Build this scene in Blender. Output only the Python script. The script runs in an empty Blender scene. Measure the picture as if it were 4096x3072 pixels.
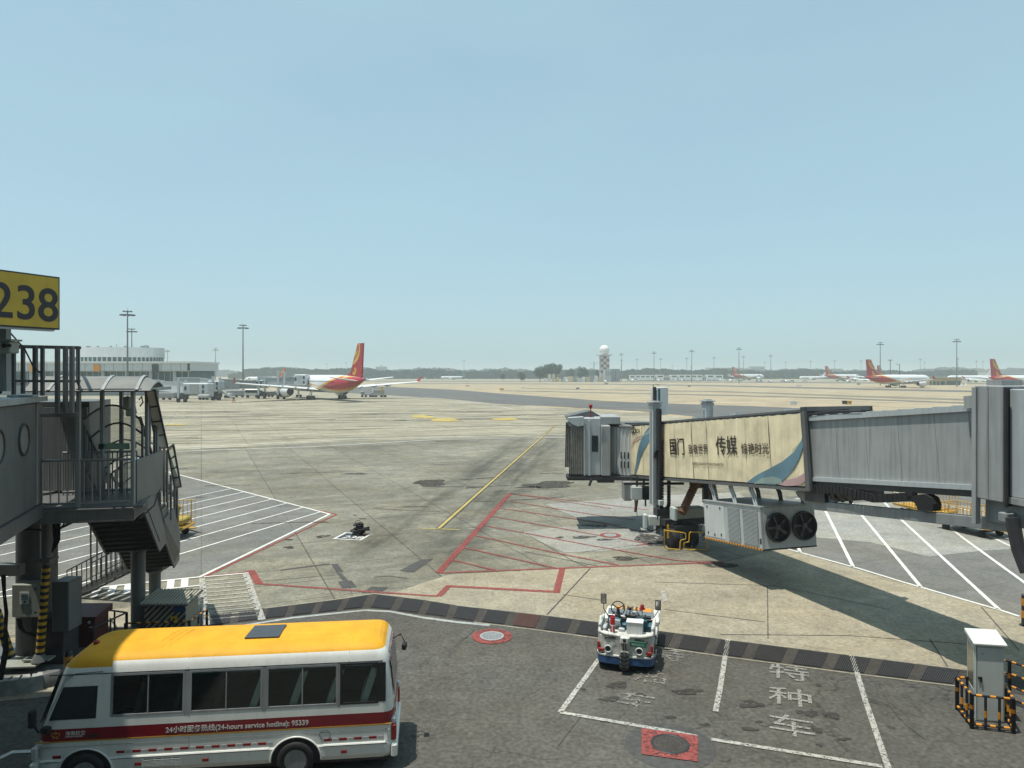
import bpy, math, random
from mathutils import Vector, Matrix
R = math.radians
random.seed(7)
scn = bpy.context.scene
# ------------------------------------------------------------------ camera, sky, sun, exposure
H, F, CX, YH = 8.3, 2846.0, 2048.0, 1495.0      # eye height; focal length, centre column and horizon row on the 4096 px photograph
cam_d = bpy.data.cameras.new('camera'); cam = bpy.data.objects.new('camera', cam_d); scn.collection.objects.link(cam)
cam.location = (0, 0, H); cam.rotation_euler = (R(90), 0, 0)
cam_d.sensor_width = 36; cam_d.lens = 36 * F / 4096; cam_d.shift_y = (YH - 1536) / 4096
cam_d.clip_start = 0.1; cam_d.clip_end = 12000
scn.camera = cam
SX, SY = 0.23, 0.08                              # shadow offset per metre of height
elev = math.atan2(1, math.hypot(SX, SY)); az = math.atan2(-SX, -SY)
w = bpy.data.worlds.new('World'); scn.world = w; w.use_nodes = True
wn = w.node_tree; bg = wn.nodes['Background']
sky = wn.nodes.new('ShaderNodeTexSky'); sky.sky_type = 'NISHITA'; sky.sun_disc = False
sky.sun_elevation = elev; sky.sun_rotation = az
sky.air_density = 1.0; sky.dust_density = 1.5; sky.ozone_density = 2.0; sky.altitude = 50
veil = wn.nodes.new('ShaderNodeMix'); veil.data_type = 'RGBA'; veil.inputs[0].default_value = .65; veil.inputs[7].default_value = (3.35, 5.10, 5.65, 1)   # thin summer murk over the clear sky
wn.links.new(sky.outputs[0], veil.inputs[6]); wn.links.new(veil.outputs[2], bg.inputs[0]); bg.inputs[1].default_value = 0.13
tcw = wn.nodes.new('ShaderNodeTexCoord'); wmap = wn.nodes.new('ShaderNodeMapping'); wmap.inputs['Scale'].default_value = (1, 1, 3.5); wn.links.new(tcw.outputs['Generated'], wmap.inputs[0])
wnoise = wn.nodes.new('ShaderNodeTexNoise'); wnoise.inputs['Scale'].default_value = 1.7; wnoise.inputs['Detail'].default_value = 6; wn.links.new(wmap.outputs[0], wnoise.inputs['Vector'])
wr = wn.nodes.new('ShaderNodeMapRange'); wr.inputs[1].default_value = .3; wr.inputs[2].default_value = .7; wr.inputs[3].default_value = .57; wr.inputs[4].default_value = .73      # the murk is uneven
wn.links.new(wnoise.outputs[0], wr.inputs[0]); wn.links.new(wr.outputs[0], veil.inputs[0])
sd = bpy.data.lights.new('sun', 'SUN'); sd.energy = 4.8; sd.angle = R(0.55); sd.color = (1.0, 0.95, 0.86)
sun = bpy.data.objects.new('sun', sd); scn.collection.objects.link(sun)
sun.rotation_euler = Vector((SX, SY, -1)).to_track_quat('-Z', 'Y').to_euler(); sun.location = (-20, -10, 60)
scn.view_settings.view_transform = 'Standard'; scn.view_settings.look = 'None'
scn.view_settings.gamma = 1; scn.view_settings.exposure = 0.1
scn.cycles.max_bounces = 6; scn.cycles.diffuse_bounces = 3; scn.cycles.volume_bounces = 1
scn.cycles.transparent_max_bounces = 12

# ------------------------------------------------------------------ helpers
def G(sx, sy, z=0.0):
    Y = (H - z) * F / (sy - YH); return Vector(((sx - CX) / F * Y, Y, z))
def Q(sx, sy, Y):
    return Vector(((sx - CX) / F * Y, Y, H - (sy - YH) / F * Y))
def onplane(sx, sy, P0, n):
    d = Vector(((sx - CX) / F, 1, -(sy - YH) / F)); o = Vector((0, 0, H))
    return o + d * ((P0 - o).dot(n) / d.dot(n))
MATS = {}
def sock(n, *names):
    for k in names:
        if k in n.inputs: return n.inputs[k]
def mat(name, col, rough=.6, metal=0, var=.12, scale=2.0, streak=0.0, bump=0, spots=0.0, spec=.5, coat=0):
    m = bpy.data.materials.new(name); m.use_nodes = True; nt = m.node_tree; N = nt.nodes; L = nt.links
    p = N['Principled BSDF']; p.inputs['Roughness'].default_value = rough; p.inputs['Metallic'].default_value = metal
    sock(p, 'Specular IOR Level', 'Specular').default_value = spec
    if coat: sock(p, 'Coat Weight', 'Clearcoat').default_value = coat
    geo = N.new('ShaderNodeNewGeometry')
    nz = N.new('ShaderNodeTexNoise'); nz.inputs['Scale'].default_value = scale; nz.inputs['Detail'].default_value = 5
    L.new(geo.outputs['Position'], nz.inputs['Vector'])
    mr = N.new('ShaderNodeMapRange'); mr.inputs[1].default_value = .3; mr.inputs[2].default_value = .7
    mr.inputs[3].default_value = 1 - var; mr.inputs[4].default_value = 1 + var * .6
    L.new(nz.outputs[0], mr.inputs[0]); fac = mr.outputs[0]
    def mul(a, b):
        q = N.new('ShaderNodeMath'); q.operation = 'MULTIPLY'; L.new(a, q.inputs[0]); L.new(b, q.inputs[1]); return q.outputs[0]
    if streak:
        mp = N.new('ShaderNodeMapping'); mp.inputs['Scale'].default_value = (5, 5, .35); L.new(geo.outputs['Position'], mp.inputs[0])
        n2 = N.new('ShaderNodeTexNoise'); n2.inputs['Scale'].default_value = 1.6; n2.inputs['Detail'].default_value = 4; L.new(mp.outputs[0], n2.inputs['Vector'])
        m2 = N.new('ShaderNodeMapRange'); m2.inputs[1].default_value = .45; m2.inputs[2].default_value = .75
        m2.inputs[3].default_value = 1; m2.inputs[4].default_value = 1 - streak; L.new(n2.outputs[0], m2.inputs[0]); fac = mul(fac, m2.outputs[0])
    if spots:
        n3 = N.new('ShaderNodeTexNoise'); n3.inputs['Scale'].default_value = 28; n3.inputs['Detail'].default_value = 3; L.new(geo.outputs['Position'], n3.inputs['Vector'])
        m3 = N.new('ShaderNodeMapRange'); m3.inputs[1].default_value = .6; m3.inputs[2].default_value = .7
        m3.inputs[3].default_value = 1; m3.inputs[4].default_value = 1 - spots; L.new(n3.outputs[0], m3.inputs[0]); fac = mul(fac, m3.outputs[0])
    vm = N.new('ShaderNodeVectorMath'); vm.operation = 'SCALE'; vm.inputs[0].default_value = [c * .88 for c in col[:3]]; L.new(fac, vm.inputs['Scale'])
    L.new(vm.outputs[0], p.inputs['Base Color'])
    if bump:
        b = N.new('ShaderNodeBump'); b.inputs['Strength'].default_value = bump; b.inputs['Distance'].default_value = .02
        n4 = N.new('ShaderNodeTexNoise'); n4.inputs['Scale'].default_value = scale * 8; L.new(geo.outputs['Position'], n4.inputs['Vector'])
        L.new(n4.outputs[0], b.inputs['Height']); L.new(b.outputs[0], p.inputs['Normal'])
    MATS[name] = m; return m
def glassmat(name, tint, mixf=.5, rough=.03):
    m = bpy.data.materials.new(name); m.use_nodes = True; nt = m.node_tree; N = nt.nodes; L = nt.links
    N.remove(N['Principled BSDF']); out = N['Material Output']
    tr = N.new('ShaderNodeBsdfTransparent'); tr.inputs[0].default_value = (*tint, 1)
    gl = N.new('ShaderNodeBsdfGlossy'); gl.inputs['Roughness'].default_value = rough; gl.inputs[0].default_value = (.8, .9, .9, 1)
    fr = N.new('ShaderNodeFresnel'); fr.inputs[0].default_value = 1.45
    df = N.new('ShaderNodeBsdfDiffuse'); df.inputs[0].default_value = (.62, .63, .60, 1) if mixf > .3 else (.3, .33, .32, 1)
    m0 = N.new('ShaderNodeMixShader'); m0.inputs[0].default_value = mixf
    L.new(tr.outputs[0], m0.inputs[1]); L.new(df.outputs[0], m0.inputs[2])
    mx = N.new('ShaderNodeMixShader'); L.new(fr.outputs[0], mx.inputs[0]); L.new(m0.outputs[0], mx.inputs[1]); L.new(gl.outputs[0], mx.inputs[2])
    L.new(mx.outputs[0], out.inputs[0]); MATS[name] = m; return m

WM = {}                                          # world matrix of each Empty
def tag(o, label=None, cat=None, group=None, kind=None):
    if label: o['label'] = label
    if cat: o['category'] = cat
    if group: o['group'] = group
    if kind: o['kind'] = kind
    return o
def thing(name, label, cat, loc=(0, 0, 0), rz=0, group=None):
    o = bpy.data.objects.new(name, None); scn.collection.objects.link(o); o.empty_display_size = .2
    o.location = loc; o.rotation_euler = (0, 0, rz)
    WM[o.name] = Matrix.Translation(loc) @ Matrix.Rotation(rz, 4, 'Z')
    return tag(o, label, cat, group)
def rootm(o):
    while o is not None and o.parent is not None: o = o.parent
    return WM.get(o.name, Matrix.Identity(4)) if o is not None else Matrix.Identity(4)
def copy_tree(o, parent=None):
    c = o.copy(); scn.collection.objects.link(c); c.parent = parent
    for ch in [k for k in bpy.data.objects if k.parent == o]: copy_tree(ch, c)
    return c
def basis(a):
    a = a.normalized(); t = Vector((0, 0, 1)) if abs(a.z) < .95 else Vector((1, 0, 0))
    x = a.cross(t).normalized(); return x, x.cross(a).normalized()
class MB:
    def __init__(s): s.v = []; s.f = []; s.mi = []; s.mats = []; s.sm = []
    def _m(s, m):
        if m is None: return 0
        if m not in s.mats: s.mats.append(m)
        return s.mats.index(m)
    def add(s, vs, fs, m=None, smooth=False):
        b = len(s.v); s.v += [Vector(v) for v in vs]; k = s._m(m)
        for f in fs: s.f.append([b + i for i in f]); s.mi.append(k); s.sm.append(smooth)
        return s
    def hexa(s, p, m=None):      # 8 corners: bottom 4 then top 4
        return s.add(p, [(0, 3, 2, 1), (4, 5, 6, 7), (0, 1, 5, 4), (1, 2, 6, 5), (2, 3, 7, 6), (3, 0, 4, 7)], m)
    def box(s, c, d, m=None, rz=0, M=None):
        hx, hy, hz = d[0] / 2, d[1] / 2, d[2] / 2
        P = [Vector(q) for q in ((-hx, -hy, -hz), (hx, -hy, -hz), (hx, hy, -hz), (-hx, hy, -hz), (-hx, -hy, hz), (hx, -hy, hz), (hx, hy, hz), (-hx, hy, hz))]
        rot = Matrix.Rotation(rz, 3, 'Z') if rz else None
        P = [(rot @ q if rot else q) + Vector(c) for q in P]
        if M is not None: P = [M @ q for q in P]
        return s.hexa(P, m)
    def cbox(s, c, d, m=None, rz=0, M=None, ch=.02):   # box with chamfered vertical and top edges
        hx, hy, hz = d[0] / 2, d[1] / 2, d[2] / 2; ch = min(ch, hx * .45, hy * .45, hz * .45)
        def ring(x, y, z): return [(-x + ch, -y, z), (x - ch, -y, z), (x, -y + ch, z), (x, y - ch, z), (x - ch, y, z), (-x + ch, y, z), (-x, y - ch, z), (-x, -y + ch, z)]
        V = ring(hx - ch, hy - ch, -hz) + ring(hx, hy, -hz + ch) + ring(hx, hy, hz - ch) + ring(hx - ch, hy - ch, hz)
        Fs = [tuple(reversed(range(8))), tuple(range(24, 32))]
        for r in range(3):
            for i in range(8): j = (i + 1) % 8; Fs.append((r * 8 + i, r * 8 + j, r * 8 + 8 + j, r * 8 + 8 + i))
        rot = Matrix.Rotation(rz, 3, 'Z')
        V = [rot @ Vector(q) + Vector(c) for q in V]
        if M is not None: V = [M @ q for q in V]
        return s.add(V, Fs, m)
    def bar(s, a, b, w, h=None, m=None):
        a, b = Vector(a), Vector(b); h = h or w
        if (b - a).length < 1e-6: return s
        x, y = basis(b - a); P = []
        for c in (a, b):
            P += [c - x * w / 2 - y * h / 2, c + x * w / 2 - y * h / 2, c + x * w / 2 + y * h / 2, c - x * w / 2 + y * h / 2]
        return s.hexa(P, m)
    def tube(s, pts, r, n=10, m=None, r2=None, caps=True, smooth=True):
        pts = [Vector(p) for p in pts]; V = []; k = len(pts)
        d0 = (pts[1] - pts[0]); x, y = basis(d0)
        for i, p in enumerate(pts):
            d = (pts[min(i + 1, k - 1)] - pts[max(i - 1, 0)]).normalized()
            x = (x - d * x.dot(d)).normalized(); y = d.cross(x)
            rr = r if r2 is None else r + (r2 - r) * i / (k - 1)
            if callable(r): rr = r(i / (k - 1))
            for j in range(n):
                t = 2 * math.pi * j / n; V.append(p + x * math.cos(t) * rr + y * math.sin(t) * rr)
        Fs = []
        for i in range(k - 1):
            for j in range(n): q = (j + 1) % n; Fs.append((i * n + j, i * n + q, i * n + n + q, i * n + n + j))
        s.add(V, Fs, m, smooth)
        if caps: s.add(V[:n], [tuple(reversed(range(n)))], m); s.add(V[-n:], [tuple(range(n))], m)
        return s
    def lathe(s, prof, c=(0, 0, 0), ax='Z', n=24, m=None, M=None, smooth=True, caps=True):
        V = []
        for (r, z) in prof:
            for j in range(n):
                t = 2 * math.pi * j / n; x, y = r * math.cos(t), r * math.sin(t)
                v = Vector((x, y, z)) if ax == 'Z' else (Vector((z, x, y)) if ax == 'X' else Vector((y, z, x)))
                v = v + Vector(c); V.append(M @ v if M is not None else v)
        Fs = []
        for i in range(len(prof) - 1):
            for j in range(n): q = (j + 1) % n; Fs.append((i * n + j, i * n + q, i * n + n + q, i * n + n + j))
        s.add(V, Fs, m, smooth)
        if caps:
            if prof[0][0] > 1e-4: s.add(V[:n], [tuple(reversed(range(n)))], m)
            if prof[-1][0] > 1e-4: s.add(V[-n:], [tuple(range(n))], m)
        return s
    def prism(s, poly, ext, m=None):
        n = len(poly); ext = Vector(ext); A = [Vector(p) for p in poly]; B = [p + ext for p in A]
        return s.add(A + B, [tuple(reversed(range(n))), tuple(range(n, 2 * n))] + [(i, (i + 1) % n, n + (i + 1) % n, n + i) for i in range(n)], m)
    def poly(s, pts, m=None): return s.add(pts, [tuple(range(len(pts)))], m)
    def ribbon(s, pts, wd, z=0.004, m=None):        # flat painted line on the ground, mitred
        pts = [Vector((p[0], p[1], 0)) for p in pts]; A = []; B = []; k = len(pts)
        for i, p in enumerate(pts):
            d1 = (pts[i] - pts[i - 1]).normalized() if i else (pts[1] - pts[0]).normalized()
            d2 = (pts[i + 1] - pts[i]).normalized() if i < k - 1 else d1
            n1 = Vector((-d1.y, d1.x, 0)); n2 = Vector((-d2.y, d2.x, 0)); mt = (n1 + n2)
            mt = mt / max(mt.dot(n1), .3) if mt.length > 1e-3 else n1
            A.append(p + mt * wd / 2 + Vector((0, 0, z))); B.append(p - mt * wd / 2 + Vector((0, 0, z)))
        for i in range(k - 1): s.add([A[i], B[i], B[i + 1], A[i + 1]], [(0, 1, 2, 3)], m)
        return s
    def build(s, name, m=None, parent=None, local=False, smooth=None, bevel=0):
        me = bpy.data.meshes.new(name)
        V = s.v
        if parent is not None and not local:
            inv = rootm(parent).inverted(); V = [inv @ v for v in V]
        me.from_pydata([tuple(v) for v in V], [], s.f)
        ml = [m] if m is not None else []
        if m is None or s.mats: 
            ml = s.mats if m is None else [m] + [x for x in s.mats if x != m]
        for x in ml: me.materials.append(MATS[x] if isinstance(x, str) else x)
        sm = s.sm if smooth is None else [smooth] * len(s.f)
        if m is not None and s.mats:
            idx = [0] * len(s.f)
        else: idx = s.mi
        me.polygons.foreach_set('material_index', idx); me.polygons.foreach_set('use_smooth', sm)
        me.update()
        o = bpy.data.objects.new(name, me); scn.collection.objects.link(o); o.parent = parent
        if bevel:
            b = o.modifiers.new('bevel', 'BEVEL'); b.width = bevel; b.segments = 2; b.limit_method = 'ANGLE'
        return o
def text_obj(name, body, org, xd, yd, size, m, parent=None, ext=.003, align='LEFT', sx=1.0, bold=0.0, local=False):
    cu = bpy.data.curves.new('txt', 'FONT'); cu.body = body; cu.size = size; cu.extrude = ext; cu.align_x = align; cu.offset = bold
    t = bpy.data.objects.new('txt', cu); scn.collection.objects.link(t); bpy.context.view_layer.update()
    me = bpy.data.meshes.new_from_object(t.evaluated_get(bpy.context.evaluated_depsgraph_get()))
    bpy.data.objects.remove(t); xd = Vector(xd).normalized(); yd = Vector(yd).normalized(); zd = xd.cross(yd)
    M = Matrix(((xd.x * sx, yd.x, zd.x, org[0]), (xd.y * sx, yd.y, zd.y, org[1]), (xd.z * sx, yd.z, zd.z, org[2]), (0, 0, 0, 1)))
    if parent is not None and not local: M = rootm(parent).inverted() @ M
    me.transform(M); me.materials.clear(); me.materials.append(MATS[m]); me.name = name
    o = bpy.data.objects.new(name, me); scn.collection.objects.link(o); o.parent = parent
    return o

ORD = 'first second third fourth fifth sixth seventh eighth ninth tenth eleventh twelfth thirteenth fourteenth fifteenth sixteenth seventeenth eighteenth nineteenth twentieth twenty-first twenty-second twenty-third twenty-fourth twenty-fifth twenty-sixth twenty-seventh twenty-eighth'.split()
# ------------------------------------------------------------------ materials
mat('canvas', (.30, .29, .26), .8, 0, .3, 3, streak=.3)
mat('bus_seat', (.10, .12, .13), .8, 0, .2, 5)
mat('bus_inside', (.16, .16, .155), .7, 0, .2, 3)
mat('roof_sheet', (.215, .215, .195), .55, 0, .15, 2, streak=.1)
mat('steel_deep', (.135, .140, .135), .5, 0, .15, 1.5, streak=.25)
mat('steel_grey', (.27, .285, .285), .5, 0, .12, 1.5, streak=.2)
mat('steel_mid', (.37, .385, .38), .5, 0, .1, 1.2, streak=.28)
mat('steel_light', (.48, .52, .53), .45, 0, .08, 1.2, streak=.15, spots=.1)
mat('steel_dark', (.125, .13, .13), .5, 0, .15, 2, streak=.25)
mat('stainless', (.45, .45, .44), .28, .9, .1, 2)
mat('dark_metal', (.035, .036, .04), .5, 0, .25, 4)
mat('black_rubber', (.012, .012, .014), .75, 0, .25, 5)
mat('black_paint', (.018, .018, .022), .4, 0, .2, 4)
mat('banner', (.90, .78, .52), .55, 0, .24, 1.3, streak=.14, spots=.08)
mat('banner_blue', (.14, .26, .33), .55, 0, .3, .8)
mat('banner_teal', (.30, .40, .37), .55, 0, .25, .8)
mat('banner_pink', (.55, .36, .36), .55, 0, .2, .8)
mat('banner_pale', (.62, .55, .38), .55, 0, .1, .8)
mat('banner_ink', (.035, .02, .016), .6, 0, .2, 3)
mat('ink_black', (.02, .022, .028), .5, 0, .1, 3)
mat('white_paint', (.72, .73, .70), .4, 0, .07, 1.5, spots=.12)
mat('white_panel', (.62, .64, .63), .45, 0, .08, 1.2, streak=.1)
mat('white_chip', (.66, .67, .62), .5, 0, .18, 6, spots=.35)
mat('bus_white', (.86, .87, .82), .3, 0, .07, 1.5, streak=.07, spots=.16, coat=.25)
mat('bus_yellow', (.74, .375, .022), .62, 0, .12, 2.5, spots=.22, spec=.25)
mat('bus_red', (.27, .008, .018), .3, 0, .1, 2, coat=.3)
mat('bus_gold', (.62, .36, .06), .4, 0, .1, 2)
mat('red_paint', (.34, .015, .02), .4, 0, .2, 4)
mat('sign_yellow', (.66, .44, .03), .45, 0, .12, 2, streak=.1)
mat('safety_yellow', (.62, .36, .02), .5, 0, .25, 6)
mat('safety_orange', (.66, .27, .02), .5, 0, .2, 6)
mat('tarp_yellow', (.42, .31, .07), .8, 0, .35, 6)
mat('cart_yellow', (.56, .33, .05), .55, 0, .25, 3)
mat('cabinet_red', (.10, .022, .02), .55, 0, .2, 3)
mat('cabinet_beige', (.30, .31, .26), .5, 0, .08, 2, streak=.15)
mat('cabinet_white', (.55, .60, .58), .4, 0, .06, 2, streak=.08)
mat('duct_brown', (.17, .075, .03), .7, 0, .3, 5)
mat('hood_orange', (.72, .30, .05), .5, 0, .15, 5)
mat('seat_teal', (.03, .13, .17), .5, 0, .2, 5)
mat('seat_cover', (.85, .95, .92), .8, 0, .1, 5)
mat('bumper_blue', (.03, .09, .22), .5, 0, .3, 8)
mat('plate_green', (.02, .17, .11), .5, 0, .2, 8)
mat('plane_white', (.72, .74, .74), .35, 0, .03, .3)
mat('plane_red', (.38, .010, .022), .35, 0, .08, .3)
mat('plane_yellow', (.70, .40, .05), .4, 0, .08, .4)
mat('plane_grey', (.42, .45, .47), .4, 0, .05, .3)
mat('plane_dark', (.04, .042, .047), .5, 0, .2, .6)
mat('plane_green', (.05, .22, .15), .4, 0, .1, .4)
mat('plane_blue', (.05, .14, .32), .4, 0, .1, .4)
mat('building_pale', (.52, .53, .50), .7, 0, .08, .3, streak=.12)
mat('building_tan', (.55, .45, .28), .8, 0, .1, .3)
mat('building_grey', (.28, .29, .29), .7, 0, .12, .3)
mat('building_glass', (.055, .11, .11), .15, 0, .5, .25)
mat('window_dark', (.03, .038, .042), .15, 0, .2, 2)
mat('radome', (.80, .80, .78), .5, 0, .02, .2)
mat('mast_grey', (.16, .17, .175), .5, 0, .1, 1)
mat('foliage', (.045, .075, .03), .8, 0, .4, .35)
mat('foliage_dark', (.03, .052, .028), .8, 0, .4, .1)
mat('bark', (.07, .055, .04), .9, 0, .2, 3)
mat('skin', (.45, .28, .2), .6, 0, .05, 5)
mat('navy_cloth', (.03, .035, .07), .8, 0, .2, 8)
mat('white_dirty', (.62, .62, .57), .6, 0, .3, 7, streak=.2, spots=.55)
mat('oil', (.035, .034, .032), .45, 0, .5, 5)
mat('lamp_red', (.32, .02, .012), .25, 0, .05, 5)
mat('lamp_clear', (.55, .58, .58), .12, 0, .05, 5)
mat('chrome', (.6, .6, .6), .12, 1, .02, 5)
mat('sign_blue', (.03, .07, .22), .5, 0, .1, 5)
mat('extinguisher', (.45, .02, .03), .3, 0, .1, 5)
mat('hatch_dark', (.05, .055, .062), .35, 0, .08, 5)
glassmat('bus_glass', (.93, .97, .96), .006)
glassmat('canopy_sheet', (.78, .80, .78), .35, .2)
glassmat('milky_sheet', (.8, .8, .78), .85, .3)
# ------------------------------------------------------------------ ground materials
def ground_mat(name, col, grid=None, ang=0, stain=.25, fine=.12, lane=False, crack=0.0, streaky=0.0, spot=0.0, joint=.55):
    m = bpy.data.materials.new(name); m.use_nodes = True; nt = m.node_tree; N = nt.nodes; L = nt.links; MATS[name] = m
    p = N['Principled BSDF']; p.inputs['Roughness'].default_value = .85; sock(p, 'Specular IOR Level', 'Specular').default_value = .25
    geo = N.new('ShaderNodeNewGeometry'); pos = geo.outputs['Position']
    def math_(op, a, b=None, c=None):
        q = N.new('ShaderNodeMath'); q.operation = op
        for i, x in enumerate((a, b, c)):
            if x is None: continue
            if isinstance(x, (int, float)): q.inputs[i].default_value = x
            else: L.new(x, q.inputs[i])
        return q.outputs[0]
    def noise(scale, det=5, vec=None, dist=0):
        n = N.new('ShaderNodeTexNoise'); n.inputs['Scale'].default_value = scale; n.inputs['Detail'].default_value = det; n.inputs['Distortion'].default_value = dist
        L.new(vec or pos, n.inputs['Vector']); return n.outputs[0]
    def rng(v, a, b, c, d):
        q = N.new('ShaderNodeMapRange'); q.inputs[1].default_value = a; q.inputs[2].default_value = b; q.inputs[3].default_value = c; q.inputs[4].default_value = d
        L.new(v, q.inputs[0]); return q.outputs[0]
    fac = rng(noise(.09, 6), .3, .7, 1 - stain, 1 + stain * .5)
    fac = math_('MULTIPLY', fac, rng(noise(.7, 6, dist=.6), .3, .75, 1 + stain * .35, 1 - stain * .8))
    fac = math_('MULTIPLY', fac, rng(noise(2.6, 7, dist=1.2), .35, .72, 1 + stain * .25, 1 - stain * .75))
    fac = math_('MULTIPLY', fac, rng(noise(9, 8), .3, .7, 1 - fine * 1.5, 1 + fine * 1.3))
    fac = math_('MULTIPLY', fac, rng(noise(60, 3), .3, .7, 1 - fine * .8, 1 + fine * .8))
    if spot:
        fac = math_('MULTIPLY', fac, rng(noise(2.3, 4, dist=.4), .66, .72, 1, 1 - spot))
        fac = math_('MULTIPLY', fac, rng(noise(14, 2), .70, .74, 1, 1 - spot * .7))
    rot = N.new('ShaderNodeMapping'); rot.inputs['Rotation'].default_value = (0, 0, -ang); L.new(pos, rot.inputs[0])
    if streaky:
        st = N.new('ShaderNodeMapping'); st.inputs['Scale'].default_value = (.12, 1.2, 1); L.new(rot.outputs[0], st.inputs[0])
        fac = math_('MULTIPLY', fac, rng(noise(.6, 5, st.outputs[0]), .42, .72, 1.04, 1 - streaky))
    if grid:
        sp = N.new('ShaderNodeSeparateXYZ'); L.new(rot.outputs[0], sp.inputs[0])
        ids = []
        for ax in (0, 1):
            t = math_('DIVIDE', sp.outputs[ax], grid); fr = math_('FRACT', t); ids.append(math_('FLOOR', t))
            d = math_('MULTIPLY', math_('ABSOLUTE', math_('SUBTRACT', fr, .5)), 2.0)
            edge = rng(d, 1 - .075 / grid, 1 - .03 / grid, 1, joint)
            fac = math_('MULTIPLY', fac, edge)
        cb = N.new('ShaderNodeCombineXYZ'); L.new(ids[0], cb.inputs[0]); L.new(ids[1], cb.inputs[1])
        wnz = N.new('ShaderNodeTexWhiteNoise'); wnz.noise_dimensions = '3D'; L.new(cb.outputs[0], wnz.inputs[0])
        fac = math_('MULTIPLY', fac, rng(wnz.outputs[0], 0, 1, .93, 1.06))
    if crack:
        vo = N.new('ShaderNodeTexVoronoi'); vo.feature = 'DISTANCE_TO_EDGE'; vo.inputs['Scale'].default_value = .42
        nn = N.new('ShaderNodeTexNoise'); nn.inputs['Scale'].default_value = .9; nn.inputs['Detail'].default_value = 6; L.new(pos, nn.inputs['Vector'])
        ad = N.new('ShaderNodeVectorMath'); ad.operation = 'MULTIPLY_ADD'; ad.inputs[1].default_value = (1.6, 1.6, 1.6)
        L.new(nn.outputs[1], ad.inputs[0]); L.new(pos, ad.inputs[2]); L.new(ad.outputs[0], vo.inputs['Vector'])
        fade = rng(noise(.25, 2), .45, .6, 1, 1 - crack)
        line = rng(vo.outputs[0], 0, .012, 0, 1)
        fac = math_('MULTIPLY', fac, math_('MAXIMUM', fade, line))
    if lane:      # rubber and oil laid down along the lead-in line
        a = G(1755, 2115); b = G(2222, 1700); d = (b - a).normalized()
        sp2 = N.new('ShaderNodeSeparateXYZ'); L.new(pos, sp2.inputs[0])
        dx = math_('SUBTRACT', sp2.outputs[0], a.x); dy = math_('SUBTRACT', sp2.outputs[1], a.y)
        dist = math_('SUBTRACT', math_('MULTIPLY', dx, d.y), math_('MULTIPLY', dy, d.x))
        along = math_('ADD', math_('MULTIPLY', dx, d.x), math_('MULTIPLY', dy, d.y))
        band = math_('MAXIMUM', rng(math_('ABSOLUTE', math_('SUBTRACT', dist, 1.5)), .4, 2.6, 1, 0), rng(math_('ABSOLUTE', math_('ADD', dist, 2.2)), .3, 2.2, .8, 0))
        endm = math_('MULTIPLY', rng(along, -9, -4, 0, 1), rng(along, 45, 110, 1, 0))
        stm = N.new('ShaderNodeMapping'); stm.inputs['Rotation'].default_value = (0, 0, -math.atan2(d.y, d.x)); stm.inputs['Scale'].default_value = (1, 1, 1); L.new(pos, stm.inputs[0])
        st2 = N.new('ShaderNodeMapping'); st2.inputs['Scale'].default_value = (.1, 1.0, 1); L.new(stm.outputs[0], st2.inputs[0])
        nzz = rng(noise(1.1, 5, st2.outputs[0]), .35, .65, .25, 1)
        mask = math_('MULTIPLY', math_('MULTIPLY', band, endm), nzz)
        fac = math_('MULTIPLY', fac, rng(mask, 0, 1, 1, .42))
    vm = N.new('ShaderNodeVectorMath'); vm.operation = 'SCALE'; vm.inputs[0].default_value = [c * .86 for c in col]; L.new(fac, vm.inputs['Scale'])
    hue = N.new('ShaderNodeMix'); hue.data_type = 'RGBA'; hue.blend_type = 'MULTIPLY'; hue.inputs[7].default_value = (1.0, .965, .91, 1)
    L.new(rng(noise(.22, 3), .42, .62, 0, 1), hue.inputs[0]); L.new(vm.outputs[0], hue.inputs[6]); L.new(hue.outputs[2], p.inputs['Base Color'])
    bp = N.new('ShaderNodeBump'); bp.inputs['Strength'].default_value = .25; bp.inputs['Distance'].default_value = .01
    L.new(noise(45, 4), bp.inputs['Height']); L.new(bp.outputs[0], p.inputs['Normal'])
    return m
GA = math.atan2(.40, .916)
ground_mat('field', (.47, .395, .27), None, R(3), .25, .1, streaky=.35)
ground_mat('apron', (.258, .248, .195), 4.5, GA, .34, .15, lane=True, streaky=.22, joint=.42, spot=.18)
ground_mat('apron_far', (.40, .37, .28), 5, GA, .24, .1, streaky=.45, joint=.5)
ground_mat('apron_near', (.37, .335, .25), None, 0, .26, .16, spot=.25)
ground_mat('apron_hatch', (.185, .185, .17), 4.5, GA, .22, .12, streaky=.1, joint=.75)
ground_mat('asphalt_near', (.114, .110, .096), None, 0, .24, .22, crack=.4, spot=.45)
ground_mat('asphalt_new', (.085, .085, .082), None, 0, .2, .15)
ground_mat('taxi_asphalt', (.14, .142, .138), None, 0, .15, .08)
ground_mat('cement_patch', (.335, .335, .305), None, 0, .22, .14, spot=.1)
ground_mat('pale_slab', (.36, .335, .26), None, 0, .25, .13, spot=.3)
ground_mat('kerb_white', (.42, .45, .43), None, 0, .25, .12)
ground_mat('drain_frame', (.072, .064, .056), None, 0, .3, .15)
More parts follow.
